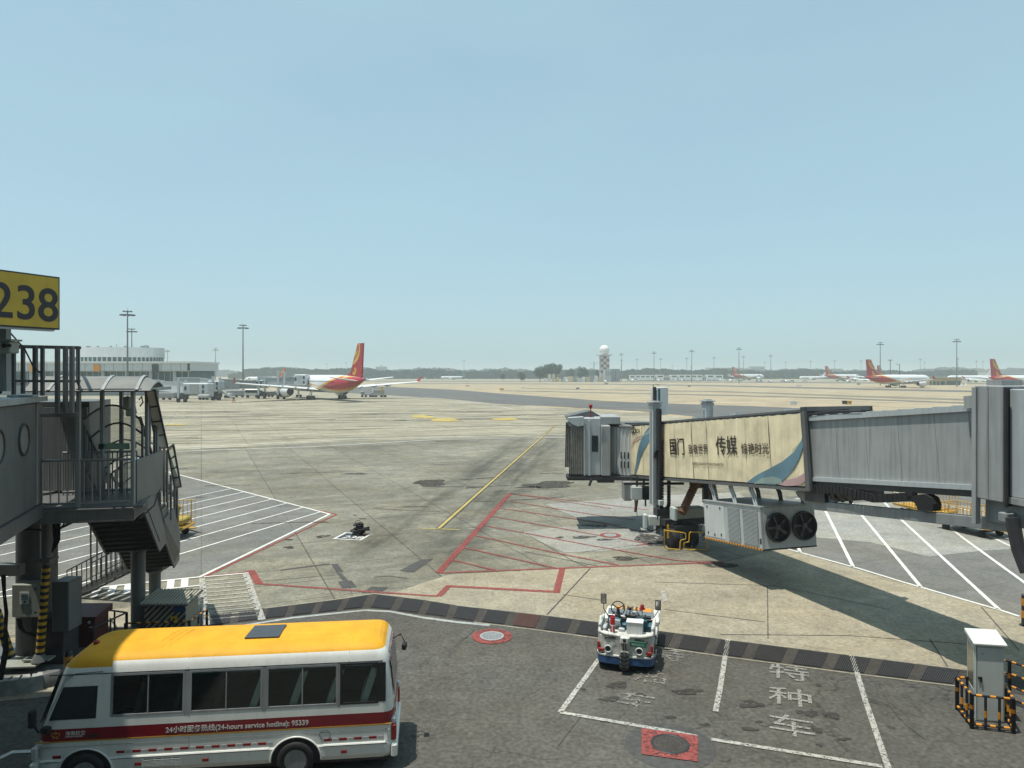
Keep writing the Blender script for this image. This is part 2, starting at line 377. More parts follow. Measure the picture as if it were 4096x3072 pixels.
def worn(name, col, under, amount, sc=14):
    m = ground_mat(name, col, None, 0, .15, .1); nt = m.node_tree; N = nt.nodes; L = nt.links
    out = N['Material Output']; p = N['Principled BSDF']; tr = N.new('ShaderNodeBsdfTransparent'); mx = N.new('ShaderNodeMixShader')
    geo = N.new('ShaderNodeNewGeometry'); n = N.new('ShaderNodeTexNoise'); n.inputs['Scale'].default_value = sc; n.inputs['Detail'].default_value = 8
    n.inputs['Roughness'].default_value = .7
    L.new(geo.outputs['Position'], n.inputs['Vector']); mr = N.new('ShaderNodeMapRange')
    mr.inputs[1].default_value = amount - .06; mr.inputs[2].default_value = amount + .06; mr.inputs[3].default_value = 0; mr.inputs[4].default_value = 1
    L.new(n.outputs[0], mr.inputs[0]); L.new(mr.outputs[0], mx.inputs[0]); L.new(p.outputs[0], mx.inputs[1]); L.new(tr.outputs[0], mx.inputs[2]); L.new(mx.outputs[0], out.inputs[0])
worn('line_white', (.72, .73, .70), None, .70)
worn('line_white_worn', (.47, .47, .43), None, .56)
worn('line_white_faint', (.27, .27, .245), None, .50, 10)
worn('line_white_soft', (.34, .34, .31), None, .555, 22)
worn('line_red', (.30, .08, .072), None, .565)
worn('line_yellow', (.52, .41, .13), None, .60)

def sheet(name, pts, m, z):
    return tag(MB().poly([(p[0], p[1], z) for p in pts]).build(name, m), kind='structure')
GP = lambda L: [G(*q) for q in L]
tag(MB().poly([(-3500, -60, 0), (3500, -60, 0), (3500, 5000, 0), (-3500, 5000, 0)]).build('ground', 'field'), kind='structure')
# far apron, taxiways and grass strips
sheet('apron_far', GP([(-900, 1590), (600, 1555), (1500, 1566), (2000, 1620), (2400, 1640), (2900, 1685), (4700, 1700), (4700, 1790), (-900, 1800)]), 'apron_far', .006)
tx = [(1200, 1548), (1500, 1545), (1800, 1558), (2000, 1574), (2407, 1603), (2600, 1612), (3000, 1625), (3400, 1640), (4800, 1690)]
ty = [(4800, 1780), (3400, 1708), (2800, 1669), (2600, 1648), (2226, 1626), (2000, 1617), (1800, 1597), (1500, 1577), (1250, 1566)]
sheet('taxiway', GP(tx + ty), 'taxi_asphalt', .03)
def strip(name, up, dn, m, z): return sheet(name, GP(up + list(reversed(dn))), m, z)
strip('taxiway_strip', [(1500, 1532), (2542, 1536), (2900, 1542), (3600, 1557), (4700, 1578)], [(1500, 1534), (2542, 1539), (2900, 1546), (3600, 1563), (4700, 1586)], 'taxi_asphalt', .05)
strip('service_road', [(2100, 1553), (2900, 1565), (3600, 1588), (4700, 1620)], [(2100, 1555), (2900, 1569), (3600, 1594), (4700, 1628)], 'apron', .05)
strip('field_track', [(2000, 1562), (2900, 1580), (3300, 1590), (4700, 1640)], [(2000, 1564), (2900, 1583), (3300, 1594), (4700, 1646)], 'apron_hatch', .05)
strip('far_apron', [(1500, 1517), (4900, 1517)], [(1500, 1526), (4900, 1532)], 'apron_far', .04)
strip('far_road', [(700, 1522), (2900, 1527), (4800, 1538)], [(700, 1524), (2900, 1530), (4800, 1542)], 'taxi_asphalt', .07)
# aprons near
sheet('apron', GP([(-1500, 1800), (704, 1800), (1407, 1764), (2300, 1744), (4700, 1744), (7000, 2100), (4079, 2469), (3140, 2195), (2896, 2251), (2249, 2275), (1700, 2384), (1496, 2377), (1057, 2436), (300, 2540), (-2500, 2650)]), 'apron', .010)
near_up = [(300, 2520), (1057, 2436), (1365, 2398), (1496, 2377), (1700, 2402), (1835, 2425), (2172, 2463), (2404, 2492), (2648, 2527), (2905, 2561), (3414, 2625), (3870, 2684), (5200, 2850)]
near_dn = [(300, 2575), (1062, 2479), (1468, 2432), (1700, 2461), (1896, 2490), (2140, 2520), (2396, 2555), (2620, 2588), (2905, 2629), (3421, 2697), (3832, 2747), (5200, 2930)]
sheet('apron_near', GP([(1540, 2384), (1794, 2300), (2249, 2275), (2896, 2251), (3140, 2195), (4079, 2469), (7000, 2900), (5200, 2850), (3870, 2684), (3414, 2625), (2905, 2561), (2404, 2492), (2172, 2463), (1835, 2425), (1700, 2402)]), 'apron_near', .014)
fg = GP([(p[0], p[1]) for p in near_dn]) ; fgn = [Vector((20, 3, 0)), Vector((20, 1, 0)), Vector((-20, 1, 0)), Vector((-26, 16, 0))]
sheet('road', list(reversed(fgn)) + fg if False else fg + [Vector((40, 4, 0)), Vector((40, 1, 0)), Vector((-40, 1, 0)), Vector((-40, 23, 0))], 'asphalt_near', .012)
sheet('service_slab', GP([(-300, 2745), (150, 2748), (330, 2690), (420, 2640), (560, 2600), (700, 2600), (420, 2760), (180, 2790), (-300, 2835)]), 'pale_slab', .018)
sheet('storage_slab', GP([(270, 2455), (540, 2430), (640, 2425), (640, 2500), (400, 2515), (270, 2530)]), 'pale_slab', .022)
# drain
strip('drain_channel', near_up, near_dn, 'drain_frame', .018)
kb = MB(); kb.ribbon([G(*p) for p in [(870, 2521), (1165, 2474), (1460, 2443), (1560, 2448), (1700, 2474), (1830, 2491), (1960, 2504)]], .17, .022)
tag(kb.build('kerb', 'kerb_white'), kind='structure')
kb = MB(); kb.ribbon([G(p[0], p[1] - 1) for p in near_up[1:-1]], .09, .024)
kb.ribbon([G(p[0], p[1] + 1) for p in near_dn[4:-1]], .08, .024); tag(kb.build('drain_kerb', 'pale_slab'), kind='structure')
kb = MB(); kb.ribbon([G(*p) for p in [(-300, 3090), (0, 3035), (50, 3012), (130, 3008), (200, 3008)]], .13, .024)
tag(kb.build('kerb_line', 'line_white'), kind='structure')
# patches of other surfacing
sheet('hatched_apron', GP([(300, 1895), (719, 1901), (1319, 2058), (799, 2310), (354, 2356), (-900, 2480), (-1500, 1980)]), 'apron_hatch', .016)
sheet('hatched_bay', GP([(3129, 2192), (3438, 2277), (4000, 2443), (4079, 2469), (5200, 2600), (4700, 2000), (3524, 1950), (3140, 1990)]), 'apron_hatch', .018)
sheet('repair_slab', GP([(2180, 2018), (2600, 1985), (2950, 1970), (3060, 2050), (2790, 2090), (2640, 2120), (2320, 2078)]), 'cement_patch', .020)
sheet('repair_slab', GP([(2080, 2132), (2240, 2108), (2640, 2100), (2660, 2180), (2430, 2205), (2260, 2212)]), 'cement_patch', .019)
sheet('repair_slab', GP([(3250, 2030), (3560, 2000), (4200, 2050), (4300, 2180), (3925, 2205), (3715, 2228), (3480, 2170), (3250, 2150)]), 'cement_patch', .022)
ap = MB()
z8 = lambda L: [G(700 + x / 2.212, 2000 + y / 2.212) for x, y in L]
for L_ in ([(1380, 570), (1440, 570), (1490, 640), (1430, 645)], [(1430, 650), (1475, 650), (1530, 715), (1480, 715)], [(1440, 725), (1560, 715), (1610, 775), (1480, 785)],
           [(1735, 770), (1890, 775), (1820, 825), (1650, 830)], [(1980, 630), (2180, 530), (2290, 520), (2110, 645)], [(930, 620), (1350, 565), (1380, 572), (935, 628)]):
    ap.poly([(q.x, q.y, .021) for q in z8(L_)])
tag(ap.build('asphalt_patches', 'asphalt_new'), kind='structure')
def circle(c, r, n=28, z=0, ry=None): return [(c[0] + r * math.cos(2 * math.pi * i / n), c[1] + (ry or r) * math.sin(2 * math.pi * i / n), z) for i in range(n)]
tag(MB().poly(circle(G(2680, 2985), 1.0, 40, .017)).build('asphalt_disc', 'asphalt_new'), kind='structure')
# irregular blobs: oil stains, and a dark patch painted as shadow under the bridge wheels
ob = MB()
def blob(sx, sy, rx, ry, seed, z=.027):
    c = G(sx, sy); rn = random.Random(seed); k = 26; ph = [rn.uniform(0, 6.3) for _ in range(4)]
    P = []
    for i in range(k):
        t = 2 * math.pi * i / k; f = 1 + .2 * math.sin(2 * t + ph[0]) + .15 * math.sin(3 * t + ph[1]) + .1 * math.sin(5 * t + ph[2]) + rn.uniform(-.06, .06)
        P.append((c.x + rx * f * math.cos(t), c.y + ry * f * math.sin(t), z))
    ob.poly(P)
for i, a in enumerate([(2470, 2745, .30, .20), (2440, 2800, .22, .16), (2748, 2770, .40, .16), (3005, 2820, .25, .25), (3230, 2858, .24, .20), (3330, 2868, .26, .16), (3270, 2925, .14, .10), (3025, 2890, .12, .07),
                       (2680, 2874, .13, .08), (3280, 2745, .10, .09), (3000, 2920, .2, .08), (2420, 2890, .1, .05), (2560, 2780, .12, .08), (2330, 2760, .08, .06), (2820, 2900, .12, .06),
                       (1290, 2147, .3, .28), (1155, 2160, .2, .16), (1157, 2191, .25, .22), (1420, 1896, .9, .5), (1720, 1932, 1.4, 1.5), (2200, 1940, 1.9, 1.6), (2120, 1950, .8, .5),
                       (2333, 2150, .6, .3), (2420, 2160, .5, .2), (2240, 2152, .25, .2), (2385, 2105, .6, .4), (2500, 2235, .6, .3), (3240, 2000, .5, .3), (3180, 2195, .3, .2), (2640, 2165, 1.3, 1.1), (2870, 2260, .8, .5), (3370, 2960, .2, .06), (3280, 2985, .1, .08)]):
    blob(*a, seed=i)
worn('oil_and_shade_film', (.062, .058, .052), None, .53, 5.0)
tag(ob.build('oil_stains_and_shade', 'oil_and_shade_film'), kind='structure')
# tyre and drip streaks across the apron
sb = MB(); rn = random.Random(44)
for k in range(110):
    sx = rn.uniform(500, 2900); sy = rn.choice([rn.uniform(1610, 1700), rn.uniform(1640, 1760), rn.uniform(1760, 2100)]); c = G(sx, sy); L_ = rn.uniform(.5, 6) * (c.y / 60) * rn.uniform(.4, 1.6); a = R(rn.gauss(6, 9)); wd = rn.uniform(.05, .3) * (c.y / 60)
    if sy > 1900 and sx > 2300: continue
    P = [c + Vector((math.cos(a), math.sin(a), 0)) * L_ * (f - .5) + Vector((0, L_ * .04 * math.sin(f * 3 + k), 0)) for f in (0, .25, .5, .75, 1)]; sb.ribbon(P, wd, .0335)
for k in range(9):      # long curved wheel marks
    y0 = rn.uniform(1640, 1760); P = [G(560 + i * 190, y0 + 10 * math.sin(i * .35 + k) - i * rn.uniform(.5, 1.5)) for i in range(10)]; sb.ribbon(P, rn.uniform(.2, .5), .034)
worn('tyre_film', (.10, .095, .085), None, .58, 1.2)
tag(sb.build('tyre_marks', 'tyre_film'), kind='structure')
# dark joints and tar lines
jl = MB()
for L_, w_ in (([(2361, 2275), (2187, 2462)], .05), ([(2410, 2270), (2100, 2208)], .04), ([(2250, 2380), (2420, 2405)], .03), ([(3070, 2345), (3072, 2558)], .03), ([(2880, 2540), (3400, 2545), (3890, 2580)], .03),
               ([(3720, 2560), (3790, 2668)], .035), ([(3925, 2430), (4078, 2605)], .035), ([(2660, 2440), (3060, 2490)], .03), ([(2620, 2330), (3100, 2345), (3560, 2440)], .03), ([(2330, 2210), (2600, 2175), (2660, 2172)], .05), ([(1500, 2035), (1580, 2040), (1760, 2048)], .07), ([(1490, 2034), (1590, 2020)], .05), ([(1500, 2310), (1560, 2306), (1630, 2316)], .05), ([(1000, 2330), (1360, 2300)], .03),
               ([(2085, 2125), (2300, 2250), (2360, 2272)], .035), ([(1000, 2352), (1380, 2310), (1410, 2380)], .025), ([(2620, 2860), (2640, 2905)], .02), ([(2230, 2990), (2330, 2860)], .02), ([(3440, 2800), (3560, 2830), (3620, 2900), (3700, 2960)], .025), ([(1900, 2520), (1820, 2590)], .02)):
    jl.ribbon(GP(L_), w_, .024)
tag(jl.build('pavement_joints', 'asphalt_new'), kind='structure')

# ------------------------------------------------------------------ painted markings
wm = MB(); Z = .030
apex = G(1319, 2058); up2 = G(719, 1901); lo1 = G(799, 2310); lo2 = G(354, 2356); lo3 = G(-2200, 2600)
wm.ribbon([G(640, 1880), up2, apex, lo1, lo2, lo3], .16, Z)
def isect(p, d, a, b):
    e = b - a; den = d.x * e.y - d.y * e.x
    if abs(den) < 1e-9: return None
    t = ((a.x - p.x) * e.y - (a.y - p.y) * e.x) / den; u = ((a.x - p.x) * d.y - (a.y - p.y) * d.x) / den
    return (t, u)
hd = Vector((-.353, -.936, 0)); ed = (up2 - apex).normalized()
for k in range(13):
    p = apex + ed * (1.0 + 2.05 * k); best = None
    for a, b in ((apex, lo1), (lo1, lo2), (lo2, lo3)):
        r_ = isect(p, hd, a, b)
        if r_ and r_[0] > .1 and 0 <= r_[1] <= 1 and (best is None or r_[0] < best): best = r_[0]
    if best: wm.ribbon([p + hd * .05, p + hd * best], .13, Z)
wm.ribbon([G(799, 2344), G(527, 2373), G(292, 2398)], .13, Z)
for a, b in (((740, 2317), (737, 2351)), ((685, 2322), (680, 2356)), ((515, 2338), (508, 2374)), ((455, 2346), (440, 2381)), ((395, 2352), (372, 2389))):
    wm.ribbon([G(*a), G(*b)], .26, Z + .002)
wm.ribbon([G(815, 2310), G(994, 2294)], .12, Z)
tag(wm.build('white_markings', 'line_white'), kind='structure')
wm = MB()
wm.ribbon([G(808, 2314), G(826, 2505)], .22, Z); wm.ribbon([G(983, 2298), G(1048, 2482)], .24, Z)
for k in range(11):
    a = G(812 + k * 1.4, 2327 + k * 15.4); b = G(990 + k * 4.3, 2312 + k * 15.0); wm.ribbon([a, b], .1, Z)
for L_ in ([(2403, 2629), (2241, 2853)], [(2241, 2853), (2553, 2907), (2690, 2930), (2790, 2951)], [(2844, 2961), (3529, 3070)], [(2912, 2561), (2878, 2771), (2862, 2850)], [(3407, 2625), (3461, 2805), (3556, 3085)]):
    wm.ribbon(GP(L_), .135, Z)
wm.ribbon([G(2650, 2365), G(2662, 2408)], .16, Z); wm.ribbon([G(2626, 2311), G(2646, 2312)], .1, Z)
wm.ribbon([G(1872, 2117), G(1920, 2117)], .1, Z); wm.ribbon([G(1970, 2122), G(1995, 2128)], .12, Z)
tag(wm.build('worn_white_markings', 'line_white_worn'), kind='structure')
wm = MB()
for L_ in ([(704, 1794), (1407, 1758), (2300, 1738)], [(704, 1808), (1253, 1788), (1753, 1760), (2300, 1750)], [(1650, 1600), (1900, 1612), (2010, 1628), (2060, 1640)], [(1700, 1588), (2230, 1640)], [(872, 1712), (924, 1712)]):
    wm.ribbon(GP(L_), .3, .05)
for L_ in ([(3129, 2192), (3438, 2277), (3600, 2327), (4000, 2443), (4079, 2469)], [(3273, 1990), (3298, 2038), (3413, 2270)], [(3389, 1992), (3684, 2351)], [(3491, 1963), (3596, 2072), (3996, 2441)],
           [(3586, 1949), (3862, 2161), (4300, 2480)], [(3949, 2142), (4079, 2204), (4400, 2330)], [(3182, 2165), (3201, 2212)], [(3180, 1998), (3447, 1968), (3524, 1956), (3940, 2060), (4300, 2150)]):
    wm.ribbon(GP(L_), .15, Z)
wm.ribbon(GP([(2905, 2000), (2940, 1998)]), .15, Z)
tag(wm.build('apron_lines', 'line_white'), kind='structure')
wm = MB(); zz3 = lambda L: [G(1600 + x / 2.011, 1900 + y / 2.011) for x, y in L]
o = ed.cross(Vector((0, 0, 1)))
off = lambda a, b, d: [a + Vector((-(b - a).normalized().y, (b - a).normalized().x, 0)) * d, b + Vector((-(b - a).normalized().y, (b - a).normalized().x, 0)) * d]
q1 = off(apex, lo1, .17); q2 = off(up2, apex, .0)
wm.ribbon([apex + Vector((-.1, .28, 0)) - Vector((1.4, -1.3, 0)), apex + Vector((.42, -.04, 0)), lo1 + Vector((.17, -.02, 0)), G(832, 2308), G(1000, 2288)], .15, Z - .004)
wm.ribbon([G(1004, 2283), G(1036, 2337)], .3, Z - .002)
wm.ribbon([G(1026, 2336), G(1400, 2363), G(1700, 2384), G(1754, 2387)] , .17, Z - .004)
wm.ribbon([G(1754, 2387), G(1794, 2347), G(2226, 2370), G(2249, 2276)], .26, Z - .002)
wm.ribbon([G(1754, 2293), G(2040, 1975)], .30, Z)
wm.ribbon(GP([(1756, 2294), (2249, 2275), (2896, 2251)]), .17, Z + .002)
for L_ in ([(885, 152), (1400, 210), (2000, 285)], [(890, 152), (1700, 275)], [(840, 207), (1600, 330), (1900, 365)], [(790, 268), (1600, 385), (2000, 470)], [(735, 335), (1300, 435), (1600, 490)], [(1760, 515), (2005, 560), (1900, 572)],
           [(670, 408), (1500, 565), (2212, 690), (2600, 715)], [(600, 490), (1250, 630), (1760, 730)], [(520, 590), (1250, 753)], [(430, 690), (770, 772)]):
    wm.ribbon(zz3(L_), .14, Z + .004)
tag(wm.build('red_markings', 'line_red'), kind='structure')
wm = MB(); wm.ribbon([G(1755, 2115), G(2222, 1700)], .34, Z + .001); tag(wm.build('lead_in_border', 'asphalt_new'), kind='structure')
wm = MB(); wm.ribbon([G(1755, 2115), G(2222, 1700)], .17, Z + .006); wm.ribbon([G(1674, 2115), G(1838, 2121)], .13, Z + .002)
for L_ in ([(1645, 1662), (1690, 1660), (1725, 1666), (1745, 1673), (1700, 1673), (1650, 1669)], [(1720, 1676), (1800, 1672), (1845, 1683), (1800, 1687), (1735, 1687)], [(1968, 1675), (2050, 1671), (2075, 1679), (2040, 1682), (1975, 1682)], [(662, 1696), (746, 1697), (740, 1702), (662, 1701)]):
    wm.poly([(q.x, q.y, .05) for q in GP(L_)], )
wm.ribbon(GP([(2340, 1606), (2430, 1608), (2530, 1609)]), .9, .06); wm.ribbon(GP([(2545, 1640), (2600, 1642)]), .9, .06); wm.ribbon(GP([(1790, 1589), (1900, 1594)]), .9, .06)
tag(wm.build('yellow_markings', 'line_yellow'), kind='structure')
ux = Vector((.939, -.345, 0)); uy = Vector((.345, .939, 0))
def gtext(body, sx, sy, size, m, name):
    c = G(sx, sy); org = c - ux * size * .5 - uy * size * .38
    t = text_obj(name, body, (org.x, org.y, .034), ux, uy, size, m, ext=0.0, bold=.004); tag(t, kind='structure')
for ch, x, y in (('特', 3156, 2693), ('种', 3163, 2792), ('车', 3166, 2907)): gtext(ch, x, y, 1.12, 'line_white_soft', 'parking_letter_marking')
for ch, x, y in (('特', 2672, 2622), ('油', 2605, 2707), ('车', 2545, 2806)): gtext(ch, x, y, 1.0, 'line_white_faint', 'faint_letter_marking')
# stand number board painted black with white edge under the hoses
qs = [G(1329, 2158), G(1443, 2164), G(1490, 2138), G(1381, 2132)]
cc = sum(qs, Vector()) / 4
wm = MB(); wm.poly([(q.x, q.y, .031) for q in qs]); tag(wm.build('stand_number_border', 'line_white'), kind='structure')
wm = MB(); wm.poly([((q.x - cc.x) * .82 + cc.x, (q.y - cc.y) * .82 + cc.y, .035) for q in qs]); tag(wm.build('stand_number_field', 'ink_black'), kind='structure')
t = text_obj('stand_number_marking', '238', (qs[0].x * .72 + cc.x * .28 + .12, qs[0].y * .72 + cc.y * .28 + .08, .038), qs[1] - qs[0], Vector((.35, .93, 0)), .7, 'line_white', ext=0, bold=.01); tag(t, kind='structure')
# manholes
def manhole(sx, sy, r, label, cover, ringr=None, square=None, mark='line_red'):
    c = G(sx, sy); th = thing('manhole', label, 'manhole', (c.x, c.y, 0), group='manholes in the apron')
    if ringr:
        a = MB(); a.lathe([(r * .9, .030), (ringr, .030)], (0, 0, 0), n=40, caps=False); a.build('painted_ring', mark, th, local=True)
    if square:
        a = MB(); a.poly([(q.x - c.x, q.y - c.y, .036) for q in GP(square)]); a.build('painted_square', mark, th, local=True)
    a = MB(); a.lathe([(r, .03), (r, .046), (r * .86, .046), (r * .86, .04)], n=40, caps=False); a.build('rim', 'steel_mid' if cover != 'drain_frame' else 'dark_metal', th, local=True)
    a = MB(); a.poly(circle((0, 0), r * .88, 36, .041))
    a.build('cover', cover, th, local=True)
    b = MB()
    for rr, k in ((.68, 18), (.45, 12), (.2, 6)):
        for i in range(k):
            t_ = 2 * math.pi * i / k; b.lathe([(r * .045, .041), (r * .04, .046)], (r * rr * math.cos(t_), r * rr * math.sin(t_), 0), n=6)
    b.build('tread_studs', 'dark_metal', th, local=True)
manhole(1968, 2548, .38, 'silver manhole cover inside a round red painted ring', 'steel_grey', .64)
manhole(2680, 2982, .43, 'rusty brown manhole cover inside a red painted square', 'drain_frame', None, [(2566, 2918), (2793, 2948), (2791, 3053), (2566, 3022)])
manhole(2441, 2143, .32, 'pale manhole cover in a red ring beside the oil stain under the bridge', 'steel_mid', .55)
mat('grate', (.05, .045, .042), .6, .3, .35, 8)
mat('grate_rust', (.13, .05, .035), .7, .1, .35, 8)
# drain grates: each one a slatted panel
def lerp_path(path, t):
    L_ = [0]
    for i in range(1, len(path)): L_.append(L_[-1] + (path[i] - path[i - 1]).length)
    t *= L_[-1]
    for i in range(1, len(path)):
        if t <= L_[i] or i == len(path) - 1: return path[i - 1].lerp(path[i], (t - L_[i - 1]) / (L_[i] - L_[i - 1]))
def grates(up, dn, n, grp, lab, skew, start=.0):
    U = [G(*p) for p in up]; D = [G(*p) for p in dn]
    for i in range(n):
        t0 = (i + .14) / n; t1 = (i + .86) / n
        a, b = lerp_path(U, t0), lerp_path(U, t1); c, d = lerp_path(D, t1), lerp_path(D, t0)
        ctr = (a + b + c + d) / 4; th = thing('drain_grate', lab(i), 'drain grate', (ctr.x, ctr.y, 0), group=grp)
        m_ = MB(); nb = 15
        for k in range(nb):
            f0 = (k + .25) / nb; f1 = (k + .75) / nb
            p0, p1 = a.lerp(b, f0), a.lerp(b, f1); r0, r1 = d.lerp(c, f0), d.lerp(c, f1)
            p0, r0 = p0.lerp(r0, .07), p0.lerp(r0, .93); p1, r1 = p1.lerp(r1, .07), p1.lerp(r1, .93)
            m_.hexa([(q.x, q.y, .026) for q in (p0, r0, r1, p1)] + [(q.x, q.y, .045) for q in (p0, r0, r1, p1)])
        m_.build('slats', 'grate_rust' if (i == rust and grp.startswith('drain grates across')) else 'grate', th)
        m_ = MB(); cs = [a.lerp(d, .05), b.lerp(c, .05), b.lerp(c, .95), a.lerp(d, .95)]; m_.poly([(q.x, q.y, .0245) for q in cs]); m_.build('pit', 'black_rubber', th)
rust = 5
grates(near_up[3:-1], near_dn[2:-1], 17, 'drain grates across the apron', lambda i: ('rusty red drain grate beside the baggage tractor' if i == rust else ORD[i] + ' slatted drain grate past the bend in the long channel'), 0)
grates([(700, 2478), (1057, 2436), (1365, 2398), (1486, 2379)], [(705, 2524), (1062, 2479), (1458, 2434)], 7, 'drain grates beside the zebra box', lambda i: ORD[i] + ' slatted grate of the short channel, counted from the zebra box to the bend', 0)
# ------------------------------------------------------------------ jet bridge with the banner
JB = thing('jet_bridge', 'long grey passenger boarding bridge carrying a faded yellow advertising banner', 'jet bridge', (7.9, 35.2, 0), group=None)
A_ = Vector((-.2916, 1, -.11)).normalized(); W_ = Vector((.96, .28, 0)).normalized(); U_ = W_.cross(A_).normalized()
W_ = A_.cross(U_).normalized(); O_ = Vector((10.32, 24.7, 4.37))
JM = Matrix(((A_.x, W_.x, U_.x, O_.x), (A_.y, W_.y, U_.y, O_.y), (A_.z, W_.z, U_.z, O_.z), (0, 0, 0, 1)))
J = lambda s, t, v: JM @ Vector((s, t, v))
def jbox(mb, s0, s1, t0, t1, v0, v1, m=None):
    return mb.hexa([J(s0, t0, v0), J(s1, t0, v0), J(s1, t1, v0), J(s0, t1, v0), J(s0, t0, v1), J(s1, t0, v1), J(s1, t1, v1), J(s0, t1, v1)], m)
FN = -W_                                            # outward normal of the near face
fp = lambda sx, sy, d=0.0: onplane(sx, sy, O_ - W_ * d, FN)
def fpoly(mb, L_, d, m=None):
    P = [fp(x, y, d) for x, y in L_]; return mb.prism(P, W_ * .006, m)
z3 = lambda L_: [(2200 + x / 2.011, 1550 + y / 2.011) for x, y in L_]
# outer tunnel carrying the banner
m_ = MB(); jbox(m_, 0.05, 14.4, 0, 2.75, -.02, 2.62); m_.build('outer_tunnel', 'steel_grey', JB, bevel=.03)
m_ = MB()
for s in (-.02, 14.35): 
    jbox(m_, s - .1, s + .1, -.09, .02, -.12, 2.75); jbox(m_, s - .1, s + .1, 2.73, 2.84, -.12, 2.75); jbox(m_, s - .1, s + .1, -.09, 2.84, 2.62, 2.78)
jbox(m_, -.1, 14.4, -.06, .08, -.16, -.04); jbox(m_, -.1, 14.4, 2.67, 2.81, -.16, -.04); jbox(m_, -.1, 14.4, -.05, .06, 2.62, 2.70)
for k in range(15): jbox(m_, k, k + .09, .06, 2.69, -.17, -.03)
m_.build('tunnel_frame', 'steel_dark', JB)
# banner in eight sagging panels
bn = None
edges = [0.14, 2.0, 3.52, 4.9, 6.35, 7.6, 9.15, 10.9, 12.55, 14.28]
m_ = MB(); rn = random.Random(3)
for a, b in zip(edges[:-1], edges[1:]):
    n = 14; rows = 7; V = []
    for i in range(n + 1):
        for j in range(rows + 1):
            f = i / n; s = a + .012 + (b - a - .024) * f
            bulge = .012 * math.sin(f * math.pi) + .006 * math.sin(f * 17 + a) + .005 * math.sin(j * 1.3 + i * .8 + a)
            top = 2.58 - .035 * abs(math.sin(f * math.pi * 3)) if j == rows else None
            v = (.02 + 2.56 * j / rows) if top is None else top
            V.append(J(s, -.035 - bulge, v))
    Fs = [(i * (rows + 1) + j, i * (rows + 1) + j + 1, (i + 1) * (rows + 1) + j + 1, (i + 1) * (rows + 1) + j) for i in range(n) for j in range(rows)]
    m_.add(V, Fs, None, True)
bn = m_.build('banner', 'banner', JB)
D1 = .068
def curve_poly(mb, left, right, m, d=D1):
    L_ = z3(left) + list(reversed(z3(right)))
    k = min(len(left), len(right)); A = z3(left); B = z3(right)
    for i in range(k - 1): mb.add([fp(*A[i], d), fp(*B[i], d), fp(*B[i + 1], d), fp(*A[i + 1], d)], [(0, 1, 2, 3)], m, False)
m_ = MB()
curve_poly(m_, [(2046, 250), (2040, 330), (2020, 430), (1960, 520), (1870, 595), (1760, 655), (1660, 705), (1580, 765)], [(2048, 250), (2046, 350), (2036, 470), (2005, 570), (1960, 650), (1920, 705), (1870, 750), (1810, 785)], 'banner_blue')
m_.build('blue_swoosh', None, bn); m_ = MB()
curve_poly(m_, [(815, 292), (770, 350), (735, 410), (715, 470), (700, 540), (690, 620), (675, 700)], [(818, 400), (800, 430), (775, 465), (745, 520), (722, 580), (705, 640), (690, 700)], 'banner_blue')
m_.build('blue_swoosh', None, bn)
m_ = MB()
curve_poly(m_, [(1640, 770), (1700, 730), (1790, 715), (1860, 735)], [(1640, 775), (1720, 772), (1800, 775), (1870, 770)], 'banner_teal', D1 + .004)
curve_poly(m_, [(1950, 500), (2000, 450), (2042, 400)], [(1950, 540), (2000, 520), (2052, 455)], 'banner_pale', D1 - .003)
curve_poly(m_, [(820, 300), (790, 350), (745, 390)], [(820, 350), (790, 375), (745, 395)], 'banner_teal', D1 + .004)
m_.build('teal_fold', None, bn)
m_ = MB()
curve_poly(m_, [(1840, 782), (1900, 745), (1980, 728), (2030, 700), (2066, 668)], [(1900, 792), (1960, 790), (2010, 785), (2045, 760), (2068, 720)], 'banner_pink', D1 + .008)
curve_poly(m_, [(650, 500), (660, 460), (690, 420), (735, 395)], [(652, 470), (665, 430), (700, 395), (740, 385)], 'banner_pink', D1 + .008)
m_.build('pink_swoosh', None, bn)
tx_x = -A_; tx_y = U_
def btext(body, sx, sy, hpx, sxs=1.0, bold=.008, m='banner_ink'):
    o_ = fp(*z3([(sx, sy)])[0], D1 + .005); k = (o_.y) / F / 2.011
    return text_obj('banner_lettering', body, o_, tx_x, tx_y, hpx * k * 1.02, m, bn, ext=.002, sx=sxs, bold=bold)
btext('国门', 962, 530, 138, .86, .012); btext('致敬世界', 1114, 530, 84, .86, .001)
btext('传媒', 1335, 530, 158, .93, .005); btext('惊艳时光', 1537, 528, 92, .97, .002)
btext('招商电话: 010-64557377 64557332 64557741', 1145, 622, 27, .86, .0)
btext('BCIA', 688, 365, 42, .85, .004, 'ink_black')
m_ = MB(); c0 = fp(*z3([(672, 348)])[0], D1 + .004)
for i in range(14):
    t0, t1 = [math.pi * (-.2 + 1.4 * q / 14) for q in (i, i + 1)]
    m_.bar(c0 + (-A_) * .22 * math.cos(t0) + U_ * .22 * math.sin(t0), c0 + (-A_) * .22 * math.cos(t1) + U_ * .22 * math.sin(t1), .05, .01)
m_.bar(c0 - U_ * .1 - A_ * .05, c0 + U_ * .12, .05, .01); m_.bar(c0 - U_ * .2 + A_ * .12, c0 + U_ * .02, .05, .01); m_.bar(c0 - U_ * .2 - A_ * .12, c0 + U_ * .02, .05, .01)
m_.build('banner_emblem', 'ink_black', bn)
